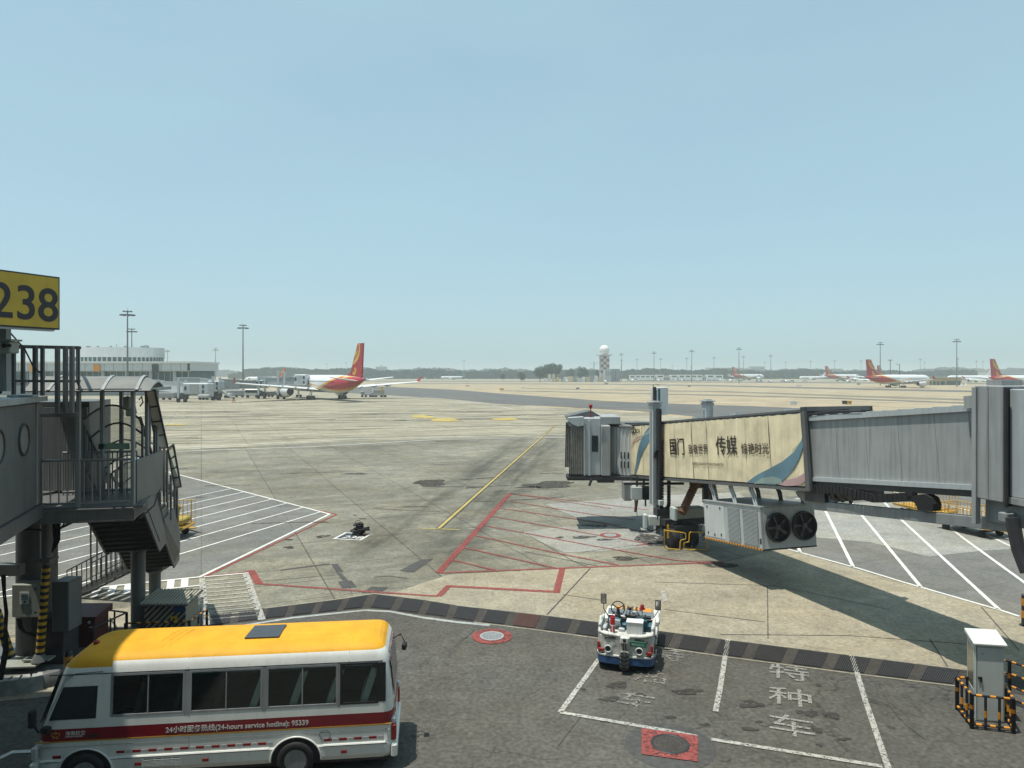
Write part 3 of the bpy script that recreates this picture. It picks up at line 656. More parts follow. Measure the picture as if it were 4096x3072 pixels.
# cabling and rails on the roof
m_ = MB()
m_.tube([J(s, .25 + .05 * math.sin(s * 3), 2.66 + .03 * math.sin(s * 5)) for s in [i * .5 for i in range(29)]], .035, 6); m_.build('roof_cable', 'black_rubber', JB)
m_ = MB(); jbox(m_, 4.4, 4.9, .2, .5, 2.63, 2.8); jbox(m_, 7.4, 7.9, .2, .5, 2.63, 2.78); jbox(m_, .3, 1.6, .4, .9, 2.63, 2.78); m_.build('roof_junction_box', 'steel_light', JB)
# inner grey tunnel
m_ = MB(); jbox(m_, -7.2, 1.0, .17, 2.58, .2, 2.42)
for k in range(12): jbox(m_, -7.1 + k * .62, -7.03 + k * .62, .15, 2.6, 2.42, 2.47)
m_.build('inner_tunnel', 'steel_mid', JB, bevel=.015)
m_ = MB(); jbox(m_, -7.2, -.1, .10, .17, 2.28, 2.44); jbox(m_, -7.2, -.1, .08, .17, .2, .34); m_.build('side_rail', 'steel_light', JB)
m_ = MB(); jbox(m_, -7.2, -.1, .12, .22, .02, .19); jbox(m_, -7.2, -.1, 2.5, 2.62, .02, .19); jbox(m_, -1.6, -.1, .3, .5, 2.45, 2.62)
m_.tube([J(-.1, .1, 2.5), J(-1.2, .1, 2.56), J(-2.6, .1, 2.50)], .03, 6); m_.build('running_rail', 'dark_metal', JB)
m_ = MB()
for k, s in enumerate((-1.3, -2.6, -3.9, -5.2, -6.3)): jbox(m_, s, s + .012, .164, .172, .34, 2.28)
m_.build('panel_seams', 'steel_grey', JB)
# portal frame and larger tunnel nearest the terminal
def vbox(mb, s0, s1, t0, t1, z0, z1):      # upright box on the bridge's plan, for the level parts
    c = [J(s0, t0, 1.4), J(s1, t0, 1.4), J(s1, t1, 1.4), J(s0, t1, 1.4)]
    return mb.hexa([(q.x, q.y, z0) for q in c] + [(q.x, q.y, z1) for q in c])
m_ = MB(); vbox(m_, -7.42, -6.62, -.12, 2.9, 5.08, 8.0); m_.build('portal_frame', 'steel_mid', JB, bevel=.03)
m_ = MB(); vbox(m_, -7.03, -6.99, -.135, -.12, 5.1, 7.98); m_.build('portal_seam', 'steel_grey', JB)
m_ = MB(); vbox(m_, -6.72, -6.60, -.18, -.02, 4.42, 7.95); vbox(m_, -7.2, -6.78, .1, .8, 8.0, 8.14); jbox(m_, -6.65, -6.35, -.02, .3, 2.35, 2.68); m_.build('portal_fitting', 'steel_mid', JB)
m_ = MB(); dp = J(-7.53, -.16, 1.4); m_.tube([(dp.x, dp.y, 5.0), (dp.x, dp.y, 6.5), (dp.x, dp.y, 7.95)], .05, 8); vbox(m_, -7.49, -7.42, -.1, .1, 5.0, 7.96)
m_.build('downpipe', 'dark_metal', JB)
m_ = MB(); vbox(m_, -12.5, -7.5, .0, 2.7, 5.25, 7.92); m_.build('glazed_tunnel', 'steel_light', JB, bevel=.02)
m_ = MB(); vbox(m_, -12.5, -7.5, -.05, .05, 5.08, 5.24); m_.build('tunnel_sill', 'steel_mid', JB)
m_ = MB(); vbox(m_, -8.6, -6.75, .1, 2.6, 4.5, 5.07); vbox(m_, -7.6, -7.35, -.2, .09, 4.62, 4.85); m_.build('portal_base', 'steel_grey', JB, bevel=.02)
# suspended beam and energy chain
b0, b1 = onplane(3259, 2020, O_ + W_ * .3, FN), onplane(3935, 2090, O_ + W_ * .3, FN); b2 = onplane(4060, 2104, O_ + W_ * .3, FN)
m_ = MB(); m_.bar(b0, b2, .26, .30); m_.build('suspension_beam', 'steel_grey', JB, bevel=.015)
m_ = MB()
pa = [onplane(x, y, O_ + W_ * .3, FN) for x, y in ((3160, 1945), (3200, 1975), (3255, 2035), (3330, 2030))]
m_.prism([onplane(x, y, O_ + W_ * .25, FN) for x, y in ((3180, 1965), (3300, 1970), (3345, 2006), (3262, 2034), (3215, 2010), (3190, 1985))], W_ * .15)
m_.build('beam_knuckle', 'steel_grey', JB)
m_ = MB()
ch = [onplane(3100 + x / 2.073, 1500 + y / 2.073, O_ + W_ * .15, FN) for x, y in ((330, 940), (470, 950), (590, 960), (700, 990), (830, 1022), (960, 1020), (1080, 1012), (1170, 1010), (1235, 1030), (1262, 1080), (1265, 1120))]
for i in range(len(ch) - 4):
    n = max(2, int((ch[i + 1] - ch[i]).length / .16))
    for k in range(n):
        a, b = ch[i].lerp(ch[i + 1], k / n), ch[i].lerp(ch[i + 1], (k + .86) / n); m_.bar(a, b, .20, .26 if i < 7 else .42)
m_.build('energy_chain', 'black_rubber', JB)
m_ = MB(); m_.prism([onplane(3100 + x / 2.073, 1500 + y / 2.073, O_ + W_ * .05, FN) for x, y in ((1100, 1012), (1170, 992), (1240, 988), (1290, 1018), (1310, 1070), (1306, 1130), (1185, 1122), (1160, 1062), (1110, 1040))], W_ * .3); m_.build('chain_bend', 'black_rubber', JB)
m_ = MB(); jbox(m_, -.6, 0.4, .1, 2.6, -.5, -.12); jbox(m_, -1.3, -.4, .3, .8, -.35, .0)
for k in range(16): m_.bar(J(.1 - k * .12, .12, -.1 - .12 * math.sin(k)), J(.2 - k * .12, .3, -.35 + .1 * math.sin(k * 2)), .09)
m_.build('roller_gear', 'dark_metal', JB)
# lift columns
def column(px, py, zt, zb, parent):
    c = Vector((px, py, 0)); m1 = MB()
    m1.box((px, py, (zt + 1.9) / 2), (.40, .40, zt - 1.9), rz=.28); m1.build('lift_column', 'steel_light', parent, bevel=.02)
    m1 = MB(); m1.box((px, py, zt - .06), (.56, .56, .05), rz=.28); m1.box((px, py, zt), (.3, .3, .07), rz=.28); m1.box((px, py, zt - .2), (.48, .48, .12), rz=.28); m1.build('column_cap', 'steel_mid', parent)
    m1 = MB(); m1.box((px + .1, py - .02, (2.4 + zb) / 2 + .3), (.24, .26, 2.8), rz=.28); m1.box((px - .22, py - .05, 4.2), (.03, .12, 4.6), rz=.28); m1.box((px + .2, py - .22, 4.2), (.04, .04, 4.9), rz=.28); m1.build('column_rail', 'steel_mid', parent)
column(7.02, 35.0, 6.95, .72, JB); column(9.86, 35.9, 6.98, .72, JB)
m_ = MB(); m_.box((7.15, 34.6, 4.4), (.12, .3, 4.4), rz=.28)
for k in range(22): m_.box((7.3, 34.75, 2.0 + k * .14), (.16, .18, .11), rz=.28)
for k in range(14):
    t_ = math.pi * k / 13; c = Vector((7.47, 34.8, 1.95)); m_.box(c + Vector((-.2 * math.cos(t_), 0, -.28 * math.sin(t_))), (.13, .2, .13))
for k in range(10): m_.box((7.67, 34.8, 2.0 + k * .13), (.15, .18, .1))
m_.build('cable_carrier', 'black_rubber', JB)
m_ = MB(); m_.tube([(7.64, 34.8, 3.1), (7.64, 34.8, 3.32), (7.7, 34.8, 3.47), (7.88, 34.8, 3.54), (8.5, 34.9, 3.52)], .1, 8); m_.build('carrier_elbow', 'steel_light', JB)
m_ = MB()
for k in range(12):
    t_ = math.pi * k / 11; m_.box((7.12 + .17 * math.cos(t_), 34.62, 4.25 + .3 * math.sin(t_)), (.1, .16, .14))
m_.build('chain_loop', 'dark_metal', JB)
m_ = MB(); m_.box((7.35, 35.5, 6.95), (.62, .7, 1.35), rz=.28); m_.build('rooftop_cabinet', 'white_paint', JB, bevel=.02)
m_ = MB(); m_.box((7.26, 35.12, 6.95), (.12, .02, 1.2), rz=.28); m_.build('cabinet_stripe', 'seat_teal', JB)
m_ = MB(); m_.box((7.04, 35.1, 6.95), (.12, .1, 1.4), rz=.28); m_.tube([(6.98, 35.2, 6.9), (6.98, 35.2, 7.75), (7.3, 35.3, 7.75)], .025, 6); m_.build('cabinet_post', 'dark_metal', JB)
# brown pre-conditioned air hose
def hose(mb, a, b, r, n):
    a, b = Vector(a), Vector(b); pts = []; k = n * 4
    mb.tube([a.lerp(b, i / k) for i in range(k + 1)], lambda f: r * (1 + .1 * math.sin(f * n * 2 * math.pi)), 14)
m_ = MB(); h0, h1 = Q(2782, 1935, 34.3), Q(2728, 2052, 33.6); hose(m_, h0, h1, .19, 12); h2 = Q(2845, 1935, 35.2); hose(m_, Q(2770, 1935, 34.3), h2, .2, 6)
hose(m_, Q(2845, 1925, 35.4), Q(2858, 2000, 35.4), .2, 7); m_.build('air_hose', 'duct_brown', JB)
m_ = MB(); m_.bar(Q(2822, 1930, 34.5), Q(2822, 2010, 34.5), .25); m_.build('hose_bracket', 'dark_metal', JB)
# wheel carriage
car = Vector((8.2, 34.3, 0))
m_ = MB(); m_.cbox((8.45, 34.3, 1.62), (1.6, .55, .52), rz=.28, ch=.05); m_.build('drive_cabinet', 'cabinet_beige', JB)
m_ = MB(); m_.cbox((7.72, 34.0, 1.62), (.16, .5, .62), rz=.28, ch=.03); m_.cbox((7.22, 34.5, 2.05), (.22, .2, .26), rz=.28); m_.build('cabinet_door', 'cabinet_white', JB)
m_ = MB(); m_.box((7.3, 34.7, 1.5), (.7, .4, .5), rz=.28); m_.box((8.5, 34.6, 1.15), (2.6, .5, .3), rz=.28); m_.box((7.4, 34.7, 1.1), (.5, .5, .6), rz=.28); m_.box((8.2, 34.3, .9), (1.2, 1.0, .35), rz=.28)
rn = random.Random(5)
for k in range(70):
    p = Vector((8.2 + rn.uniform(-.95, 1.1), 33.6 + rn.uniform(0, 1.0), rn.uniform(.35, 1.25))); q = p + Vector((rn.uniform(-.3, .3), rn.uniform(-.2, .2), rn.uniform(-.35, .35))); m_.tube([p, (p + q) / 2 + Vector((0, 0, -.08)), q], .02, 5)
m_.build('carriage', 'dark_metal', JB)
for i, x in enumerate((-.45, .5)):
    m_ = MB(); mx = Matrix.Translation(Vector((8.1 + x, 34.0 + x * .28, .46))) @ Matrix.Rotation(.28, 4, 'Z')
    m_.lathe([(.2, -.18), (.42, -.18), (.46, -.12), (.46, .12), (.42, .18), (.2, .18)], ax='X', n=24, M=mx); wh = m_.build('wheel', 'black_rubber', JB)
    m_ = MB(); m_.lathe([(.2, -.14), (.2, .14)], ax='X', n=16, M=mx); m_.build('rim', 'dark_metal', wh)
def hoop(parent, L_, Y):
    m1 = MB(); P = [Q(2600 + x / 4.74, 1900 + y / 4.74, Y) for x, y in L_]; m1.tube(P, .028, 7, caps=True); m1.build('guard_hoop', 'safety_yellow', parent)
hoop(JB, [(275, 1050), (640, 1095), (675, 1115), (682, 1200), (660, 1222), (595, 1232), (575, 1260), (572, 1395), (555, 1418), (300, 1390), (272, 1375), (275, 1050)], 33.25)
hoop(JB, [(1090, 1088), (770, 1082), (748, 1105), (742, 1255), (725, 1272), (660, 1280), (642, 1300), (645, 1385), (690, 1410), (1070, 1422), (1090, 1400), (1090, 1150)], 33.25)
m_ = MB(); m_.bar(Q(2672, 2100, 33.4), Q(2672, 2152, 33.4), .08); m_.tube([Q(2658, 2118, 33.3), Q(2658, 2118, 34.4)], .028, 6); m_.tube([Q(2830, 2130, 33.3), Q(2830, 2130, 34.4)], .028, 6); m_.build('guard_post', 'safety_yellow', JB)
for a in ((2573, 2056, 2588, 2112), (2592, 2062, 2638, 2100)):
    m_ = MB(); c = (Q(a[0], a[1], 34.6) + Q(a[2], a[3], 34.6)) / 2; dx = (a[2] - a[0]) / F * 34.6; dz = (a[3] - a[1]) / F * 34.6
    m_.cbox(c, (dx, .35, dz), ch=.03); m_.build('control_box', 'cabinet_white', JB)
m_ = MB(); m_.tube([Q(2585, 2110, 34.6), Q(2600, 2125, 34.5), Q(2625, 2118, 34.5), Q(2640, 2100, 34.6)], .03, 6); m_.bar(Q(2640, 2085, 34.8), Q(2690, 2080, 34.8), .3); m_.build('control_cable', 'black_rubber', JB)
# boxes hanging under the cab end
def hang(x0, y0, x1, y1, Y, d, m, name):
    a, b = Q(x0, y0, Y), Q(x1, y1, Y); m1 = MB(); m1.cbox(((a.x + b.x) / 2, Y + d / 2, (a.z + b.z) / 2), (abs(b.x - a.x), d, abs(b.z - a.z)), ch=.03); return m1.build(name, m, JB)
hang(2496, 1930, 2527, 2004, 37.2, .8, 'steel_grey', 'hanging_locker'); hang(2525, 1948, 2570, 2000, 36.9, .6, 'cabinet_white', 'hanging_cabinet'); hang(2570, 1950, 2612, 2000, 37.0, .6, 'window_dark', 'hanging_screen')
m_ = MB(); m_.bar(Q(2495, 1935, 37), Q(2735, 1934, 37), .12, .12); m_.bar(Q(2575, 1905, 37), Q(2575, 1945, 37), .1); m_.bar(Q(2548, 1905, 37), Q(2548, 1945, 37), .1)
m_.tube([Q(2550, 2000, 37), Q(2546, 2035, 37), Q(2549, 2068, 37)], .05, 6, r2=.01); m_.tube([Q(2582, 2000, 37), Q(2582, 2025, 37)], .05, 6); m_.build('hanging_frame', 'dark_metal', JB)
m_ = MB(); m_.tube([Q(2541, 2000, 36.8), Q(2543, 2020, 36.8), Q(2540, 2048, 36.8)], .06, 6); m_.build('hose_tail', 'duct_brown', JB)
# far end: corrugated rotunda, cab, bellows
RC = Vector((7.0, 39.6, 0)); zb, zt = 2.86, 5.42
m_ = MB(); n = 84; V = []
for zz in (zb, zt):
    for i in range(n):
        t_ = 2 * math.pi * i / n; r = 1.62 + (.035 if i % 2 else -.035); V.append((RC.x + r * math.cos(t_), RC.y + r * math.sin(t_), zz))
m_.add(V, [(i, (i + 1) % n, n + (i + 1) % n, n + i) for i in range(n)]); m_.build('corrugated_curtain', 'white_panel', JB)
m_ = MB(); m_.lathe([(1.7, zt), (1.7, zt + .12), (.2, zt + .2)], (RC.x, RC.y, 0), n=32); m_.lathe([(1.68, zb - .28), (1.68, zb)], (RC.x, RC.y, 0), n=32); m_.build('rotunda_ring', 'steel_dark', JB)
m_ = MB()
for k in range(11):
    t_ = R(228 + k * 7.2); r = 1.67
    for z0 in (.55, 1.05): m_.box((RC.x + r * math.cos(t_), RC.y + r * math.sin(t_), zb + z0), (.07, .02, .36), rz=t_ + math.pi / 2)
m_.build('curtain_slots', 'window_dark', JB)
CA = thing('bridge_cab', 'grey docking cab with dark folded bellows at the far end of the bannered bridge', 'bridge cab', (4.3, 38.2, 2.9)) if False else JB
zb2, zt2 = 2.88, 5.95
m_ = MB(); m_.cbox(((3.88 + 4.72) / 2, 39.4, (zb2 + zt2) / 2), (.86, 3.0, zt2 - zb2), ch=.04); m_.build('cab_wall', 'steel_light', JB)
m_ = MB(); m_.cbox((4.98, 39.0, (zb2 + 5.55) / 2), (.5, 2.5, 5.55 - zb2), ch=.04); m_.cbox((5.15, 39.6, 5.78), (1.4, 2.4, .42), ch=.03); m_.build('cab_side', 'steel_mid', JB)
m_ = MB(); m_.cbox((4.42, 37.88, 4.58), (.32, .06, .86), ch=.06); m_.build('cab_window', 'window_dark', JB)
m_ = MB(); m_.bar((4.12, 37.85, zb2), (4.1, 37.85, 5.8), .1); m_.bar((3.86, 37.85, zb2), (3.84, 37.85, 5.9), .06); m_.bar((4.85, 37.7, 5.6), (4.5, 37.7, 5.6), .05); m_.build('cab_trim', 'steel_light', JB)
m_ = MB(); V = []; k = 17
for zz, sp in ((2.95, 1.06), (5.72, .98)):
    for j in range(2):
        for i in range(k): V.append((3.82 - i * .047 * sp, 37.85 + (.07 if i % 2 else 0) + j * 2.9, zz + (0 if zz < 4 else -.02 * i * .6)))
m_.add(V, [(i, i + 1, 2 * k + i + 1, 2 * k + i) for i in range(k - 1)] + [(k + i, 3 * k + i, 3 * k + i + 1, k + i + 1) for i in range(k - 1)] + [(i, k + i, k + i + 1, i + 1) for i in range(k - 1)] + [(2 * k + i, 2 * k + i + 1, 3 * k + i + 1, 3 * k + i) for i in range(k - 1)])
m_.build('bellows', 'canvas', JB)
m_ = MB(); m_.prism([(3.1, 37.8, 5.7), (3.2, 37.8, 5.62), (3.5, 37.8, 5.5), (3.82, 37.8, 5.55), (3.82, 37.8, 6.0), (3.0, 37.8, 5.95)], (0, 3.1, 0)); m_.build('bellows_hood', 'steel_light', JB)
m_ = MB(); m_.prism([(2.95, 38.6, 5.98), (4.9, 38.6, 5.95), (4.3, 38.6, 6.3)], (0, 1.6, 0)); m_.build('cab_roof', 'steel_dark', JB)
m_ = MB(); m_.box((4.6, 38.4, 2.72), (3.3, 1.2, .18)); m_.bar((2.9, 37.75, 2.78), (3.9, 37.75, 2.78), .08); m_.cbox((5.0, 38.1, 2.6), (.9, .5, .2)); m_.tube([(4.25, 37.8, 2.75), (4.1, 37.8, 2.35)], .07, 8); m_.build('cab_floor_frame', 'dark_metal', JB)
m_ = MB(); m_.tube([(4.2, 38.0, 5.9), (4.2, 38.0, 6.45)], .025, 6); m_.lathe([(.02, 6.38), (.1, 6.55), (.1, 6.66), (.02, 6.68)], (4.2, 38.0, 0), n=12); m_.build('beacon', 'lamp_red', JB)
m_ = MB(); jbox(m_, 14.4, 16.5, .1, 2.6, -.3, -.12); m_.build('end_frame', 'dark_metal', JB)
# dark outboard pipe coming down from the tunnel nearest the terminal
m_ = MB(); m_.tube([onplane(x, y, O_ - W_ * .2, FN) for x, y in ((4050, 2070), (4060, 2130), (4075, 2200), (4110, 2290))], .16, 10); m_.build('hanging_pipe', 'dark_metal', JB)
# far hidden ventilator on the other side of the roof
# ------------------------------------------------------------------ air conditioning unit slung under the tunnel
AC = thing('air_conditioner', 'white air conditioning unit with twin dark fans hanging under the bannered bridge', 'air conditioner', tuple(J(4.9, 1.2, -2.5)))
s0, s1, t0, t1, v0, v1 = 2.83, 6.95, -.02, 2.42, -2.50, -.92
m_ = MB(); jbox(m_, s0, s1, t0, t1, v0, v1); m_.build('casing', 'steel_light', AC, bevel=.02)
m_ = MB(); jbox(m_, s0 - .03, s1, t0 - .04, t1 + .03, v1, v1 + .05); jbox(m_, s0 - .01, s0 + .03, t0 - .03, t0 + .06, v0, v1); m_.build('casing_trim', 'steel_mid', AC)
m_ = MB()
for k in range(22):
    a, b = s0 + k * .19, s0 + k * .19 + .1
    if b < s1: m_.hexa([J(a, t0 - .012, v0 - .05), J(b, t0 - .012, v0 - .05), J(b, t0 + .1, v0 - .05), J(a, t0 + .1, v0 - .05), J(a + .06, t0 - .012, v0 + .03), J(b + .06, t0 - .012, v0 + .03), J(b + .06, t0 + .1, v0 + .03), J(a + .06, t0 + .1, v0 + .03)])
m_.build('warning_stripes', 'safety_orange', AC)
m_ = MB(); jbox(m_, s0, s1, t0 + .0, t1, v0 - .05, v0 - .003); m_.build('base_rail', 'black_paint', AC)
for (a, b) in ((3.05, 4.05), (4.25, 5.1)):
    m_ = MB(); jbox(m_, a, b, t0 - .006, t0 + .0, v0 + .1, v1 - .12); m_.build('louvre_recess', 'steel_dark', AC)
    m_ = MB()
    for k in range(27): jbox(m_, a, b, t0 - .03, t0 - .01, v0 + .12 + k * .05, v0 + .145 + k * .05)
    m_.build('louvre', 'steel_light', AC)
m_ = MB(); jbox(m_, 5.35, 6.85, t0 - .012, t0, v0 + .1, v1 - .12); m_.build('service_panel', 'white_panel', AC)
m_ = MB()
for s, v in ((5.6, -2.3), (5.6, -1.2), (6.6, -2.3), (6.6, -1.2), (6.1, -2.35)): jbox(m_, s, s + .07, t0 - .03, t0 - .01, v, v + .1)
jbox(m_, 2.9, 3.0, t0 - .01, t0, -2.3, -2.1); m_.build('panel_latches', 'dark_metal', AC)
for tc in (.66, 1.86):
    c = J(s0, tc, -1.70); mx = Matrix(((W_.x, U_.x, A_.x, c.x), (W_.y, U_.y, A_.y, c.y), (W_.z, U_.z, A_.z, c.z), (0, 0, 0, 1)))
    m_ = MB(); m_.lathe([(.52, -.005), (.57, -.05), (.55, -.12), (.50, -.12), (.49, -.004)], M=mx, n=36, caps=False); fan = m_.build('fan_ring', 'black_paint', AC)
    m_ = MB(); m_.lathe([(.001, -.004), (.50, -.004)], M=mx, n=30, caps=False); m_.build('fan_back', 'black_rubber', fan)
    m_ = MB()
    for k in range(5):
        t_ = 2 * math.pi * k / 5 + tc
        P = [mx @ Vector((r * math.cos(t_ + a), r * math.sin(t_ + a), zz)) for r, a, zz in ((.1, -.35, -.02), (.44, -.13, -.02), (.44, .13, -.07), (.1, .35, -.07))]
        m_.add(P, [(0, 1, 2, 3)])
    m_.lathe([(.12, -.02), (.12, -.08), (.02, -.09)], M=mx, n=14); m_.build('fan_blades', 'steel_dark', fan)
    m_ = MB()
    for rr in (.12, .22, .32, .42, .51):
        P = [mx @ Vector((rr * math.cos(2 * math.pi * i / 32), rr * math.sin(2 * math.pi * i / 32), -.115)) for i in range(33)]; m_.tube(P, .005, 4)
    m_.build('fan_guard', 'dark_metal', fan)
for s in (3.3, 4.7, 6.2):
    for t_, st in ((.1, 'steel_light'), (2.3, 'steel_dark')):
        m_ = MB(); m_.tube([J(s + .18, t_, -.05), J(s + .16, t_, -.3), J(s - .02, t_, -.55), J(s - .08, t_, -.9)], .05, 8); m_.tube([J(s + .34, t_, -.05), J(s + .32, t_, -.3), J(s + .14, t_, -.55), J(s + .05, t_, -.9)], .05, 8)
        jbox(m_, s - .1, s + .1, t_ - .06, t_ + .06, -1.02, -.9); m_.build('hanger', st, AC)
# ------------------------------------------------------------------ dark boarding bridge beside the sign, with its service stair
LB = thing('jet_bridge', 'dark boarding bridge with oval portholes standing on a thick column beside the yellow sign', 'jet bridge', (-13.3, 20.0, 0))
dL = Vector((-.33, .944, 0)).normalized(); nL = Vector((dL.y, -dL.x, 0))        # along the side wall away from us; outward normal of the side wall
P0 = Vector((-11.75, 17.75, 0))
LP = lambda s, t, z: P0 + dL * s + nL * t + Vector((0, 0, z))
def lbox(mb, s0, s1, t0, t1, z0, z1, m=None):
    return mb.hexa([LP(s0, t0, z0), LP(s1, t0, z0), LP(s1, t1, z0), LP(s0, t1, z0), LP(s0, t0, z1), LP(s1, t0, z1), LP(s1, t1, z1), LP(s0, t1, z1)], m)
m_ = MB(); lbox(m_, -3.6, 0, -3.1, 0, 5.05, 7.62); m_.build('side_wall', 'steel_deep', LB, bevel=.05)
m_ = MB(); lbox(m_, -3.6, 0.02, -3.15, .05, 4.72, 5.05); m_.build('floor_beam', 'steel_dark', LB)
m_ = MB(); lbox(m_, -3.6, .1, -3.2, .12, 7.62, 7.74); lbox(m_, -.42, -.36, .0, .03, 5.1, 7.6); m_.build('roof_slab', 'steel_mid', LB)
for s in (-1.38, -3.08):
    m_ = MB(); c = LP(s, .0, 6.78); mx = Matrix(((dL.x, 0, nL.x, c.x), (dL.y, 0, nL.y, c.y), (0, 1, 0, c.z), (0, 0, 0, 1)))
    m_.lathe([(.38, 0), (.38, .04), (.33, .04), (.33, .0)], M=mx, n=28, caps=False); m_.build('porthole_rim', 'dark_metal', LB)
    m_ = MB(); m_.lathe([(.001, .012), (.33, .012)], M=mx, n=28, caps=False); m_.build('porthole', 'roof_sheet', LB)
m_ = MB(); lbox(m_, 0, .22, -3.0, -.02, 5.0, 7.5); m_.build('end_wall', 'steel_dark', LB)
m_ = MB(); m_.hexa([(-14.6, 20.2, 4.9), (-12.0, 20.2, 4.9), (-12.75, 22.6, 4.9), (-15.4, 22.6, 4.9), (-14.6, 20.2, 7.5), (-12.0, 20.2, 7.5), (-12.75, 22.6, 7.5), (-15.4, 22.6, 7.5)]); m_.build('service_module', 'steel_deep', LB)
m_ = MB(); m_.box((-12.9, 20.1, 6.2), (.5, .12, .9)); m_.box((-12.55, 20.1, 7.0), (.4, .12, .4)); m_.build('control_panel', 'black_rubber', LB)
m_ = MB(); lbox(m_, .22, .5, -.7, -.25, 5.0, 7.0); m_.build('door_jamb', 'cabinet_beige', LB)
m_ = MB()
for k in range(17): p = Vector((-13.2 + k * .075, 20.05, 0)); m_.bar((p.x, p.y, 5.0), (p.x, p.y, 7.35), .05, .09)
m_.build('roller_curtain', 'steel_grey', LB)
# roof railing
m_ = MB()
def rail(mb, pts, zs, w=.06):
    for z in zs:
        for a, b in zip(pts[:-1], pts[1:]): mb.bar((a.x, a.y, z), (b.x, b.y, z), w, w)
ra = [Q(58, 1386, 17.0), Q(170, 1388, 17.4), Q(318, 1391, 17.6)]; rb = [Q(60, 1386, 19.5), Q(230, 1388, 20.2)]
for a, b in zip(ra[:-1], ra[1:]): m_.bar(a, b, .08)
for a, b in ((Q(58, 1524, 17), Q(318, 1525, 17.6)),): m_.bar(a, b, .06)
m_.bar(Q(318, 1391, 17.6), Q(300, 1391, 19.4), .07); m_.bar(Q(318, 1525, 17.6), Q(300, 1525, 19.4), .05)
for x, yb in ((55, 1580), (92, 1575), (141, 1585), (170, 1583), (230, 1652), (262, 1652), (288, 1652)): m_.bar(Q(x, 1386, 17.2), Q(x, yb, 17.2), .07 if x not in (141, 230, 262, 288) else .085)
for x in (308, 316): m_.bar(Q(x, 1391, 17.6 if x == 316 else 18.6), Q(x, 1562, 17.6 if x == 316 else 18.6), .035)
m_.bar(Q(160, 1662, 17.2), Q(312, 1658, 17.5), .09)
m_.build('roof_railing', 'steel_dark', LB)
m_ = MB(); m_.tube([Q(40, 1330, 16.6), Q(98, 1395, 16.8), Q(135, 1470, 17), Q(160, 1490, 17.2), Q(180, 1510, 17.3)], .018, 6)
m_.tube([Q(0, 1575, 16.5), Q(8, 1545, 16.5), Q(12, 1525, 16.5), Q(2, 1518, 16.5)], .03, 6); m_.build('loose_cable', 'black_rubber', LB)
m_ = MB(); m_.cbox(Q(78, 1387, 16.9), (.12, .2, .1)); m_.tube([Q(62, 1390, 16.9), Q(62, 1402, 16.9)], .03, 6); m_.build('security_camera', 'dark_metal', LB)
for x in (52, 96, 128): 
    m_ = MB(); m_.cbox(Q(x, 1584, 17.0), (.18, .2, .06)); m_.build('post_foot', 'steel_light', LB)
# sign post and box
SG = thing('gate_sign', 'yellow gate number sign reading 238 on a steel post above the dark bridge', 'sign', tuple(Q(18, 1560, 16.2)))
uS = Vector((.37, .929, 0)); S0 = Vector((-.7196 * 15.0, 15.0, 0)); nS = Vector((.929, -.37, 0))
SP = lambda s, t, z: S0 + uS * s + nS * t + Vector((0, 0, z))
def sbox(mb, s0, s1, t0, t1, z0, z1): return mb.hexa([SP(s0, t0, z0), SP(s1, t0, z0), SP(s1, t1, z0), SP(s0, t1, z0), SP(s0, t0, z1), SP(s1, t0, z1), SP(s1, t1, z1), SP(s0, t1, z1)])
m_ = MB(); sbox(m_, -1.35, 1.31, -.2, 0, 9.30, 10.50); m_.build('frame', 'dark_metal', SG)
m_ = MB(); sbox(m_, -1.30, 1.275, 0, .012, 9.335, 10.465); m_.build('face', 'sign_yellow', SG)
m_ = MB(); sbox(m_, -1.2, 1.2, -.18, -.02, 9.26, 9.298); m_.build('underside', 'steel_light', SG)
for ch, sx_, sy_ in (('2', -42, 1263), ('3', 60, 1272), ('8', 150, 1280)): text_obj('digit', ch, onplane(sx_, sy_, S0 + nS * .016, nS), uS, (0, 0, 1), 1.04, 'ink_black', SG, ext=.004, sx=.95, bold=.012)
m_ = MB(); m_.bar(Q(20, 1305, 15.9), Q(22, 1565, 15.9), .16, .16); m_.build('post', 'steel_grey', SG)
m_ = MB(); m_.cbox(Q(33, 1390, 15.6), (.29, .3, .26)); m_.box(Q(34, 1361, 15.6), (.36, .36, .04)); m_.build('lamp_box', 'cabinet_beige', SG)
m_ = MB()
for x, r in ((14, .05), (34, .035)): c = Q(x, 1382, 15.42); m_.lathe([(r, 0), (r, .05)], (c.x, c.y, c.z), ax='Y', n=14)
m_.build('lamp_lens', 'black_rubber', SG)
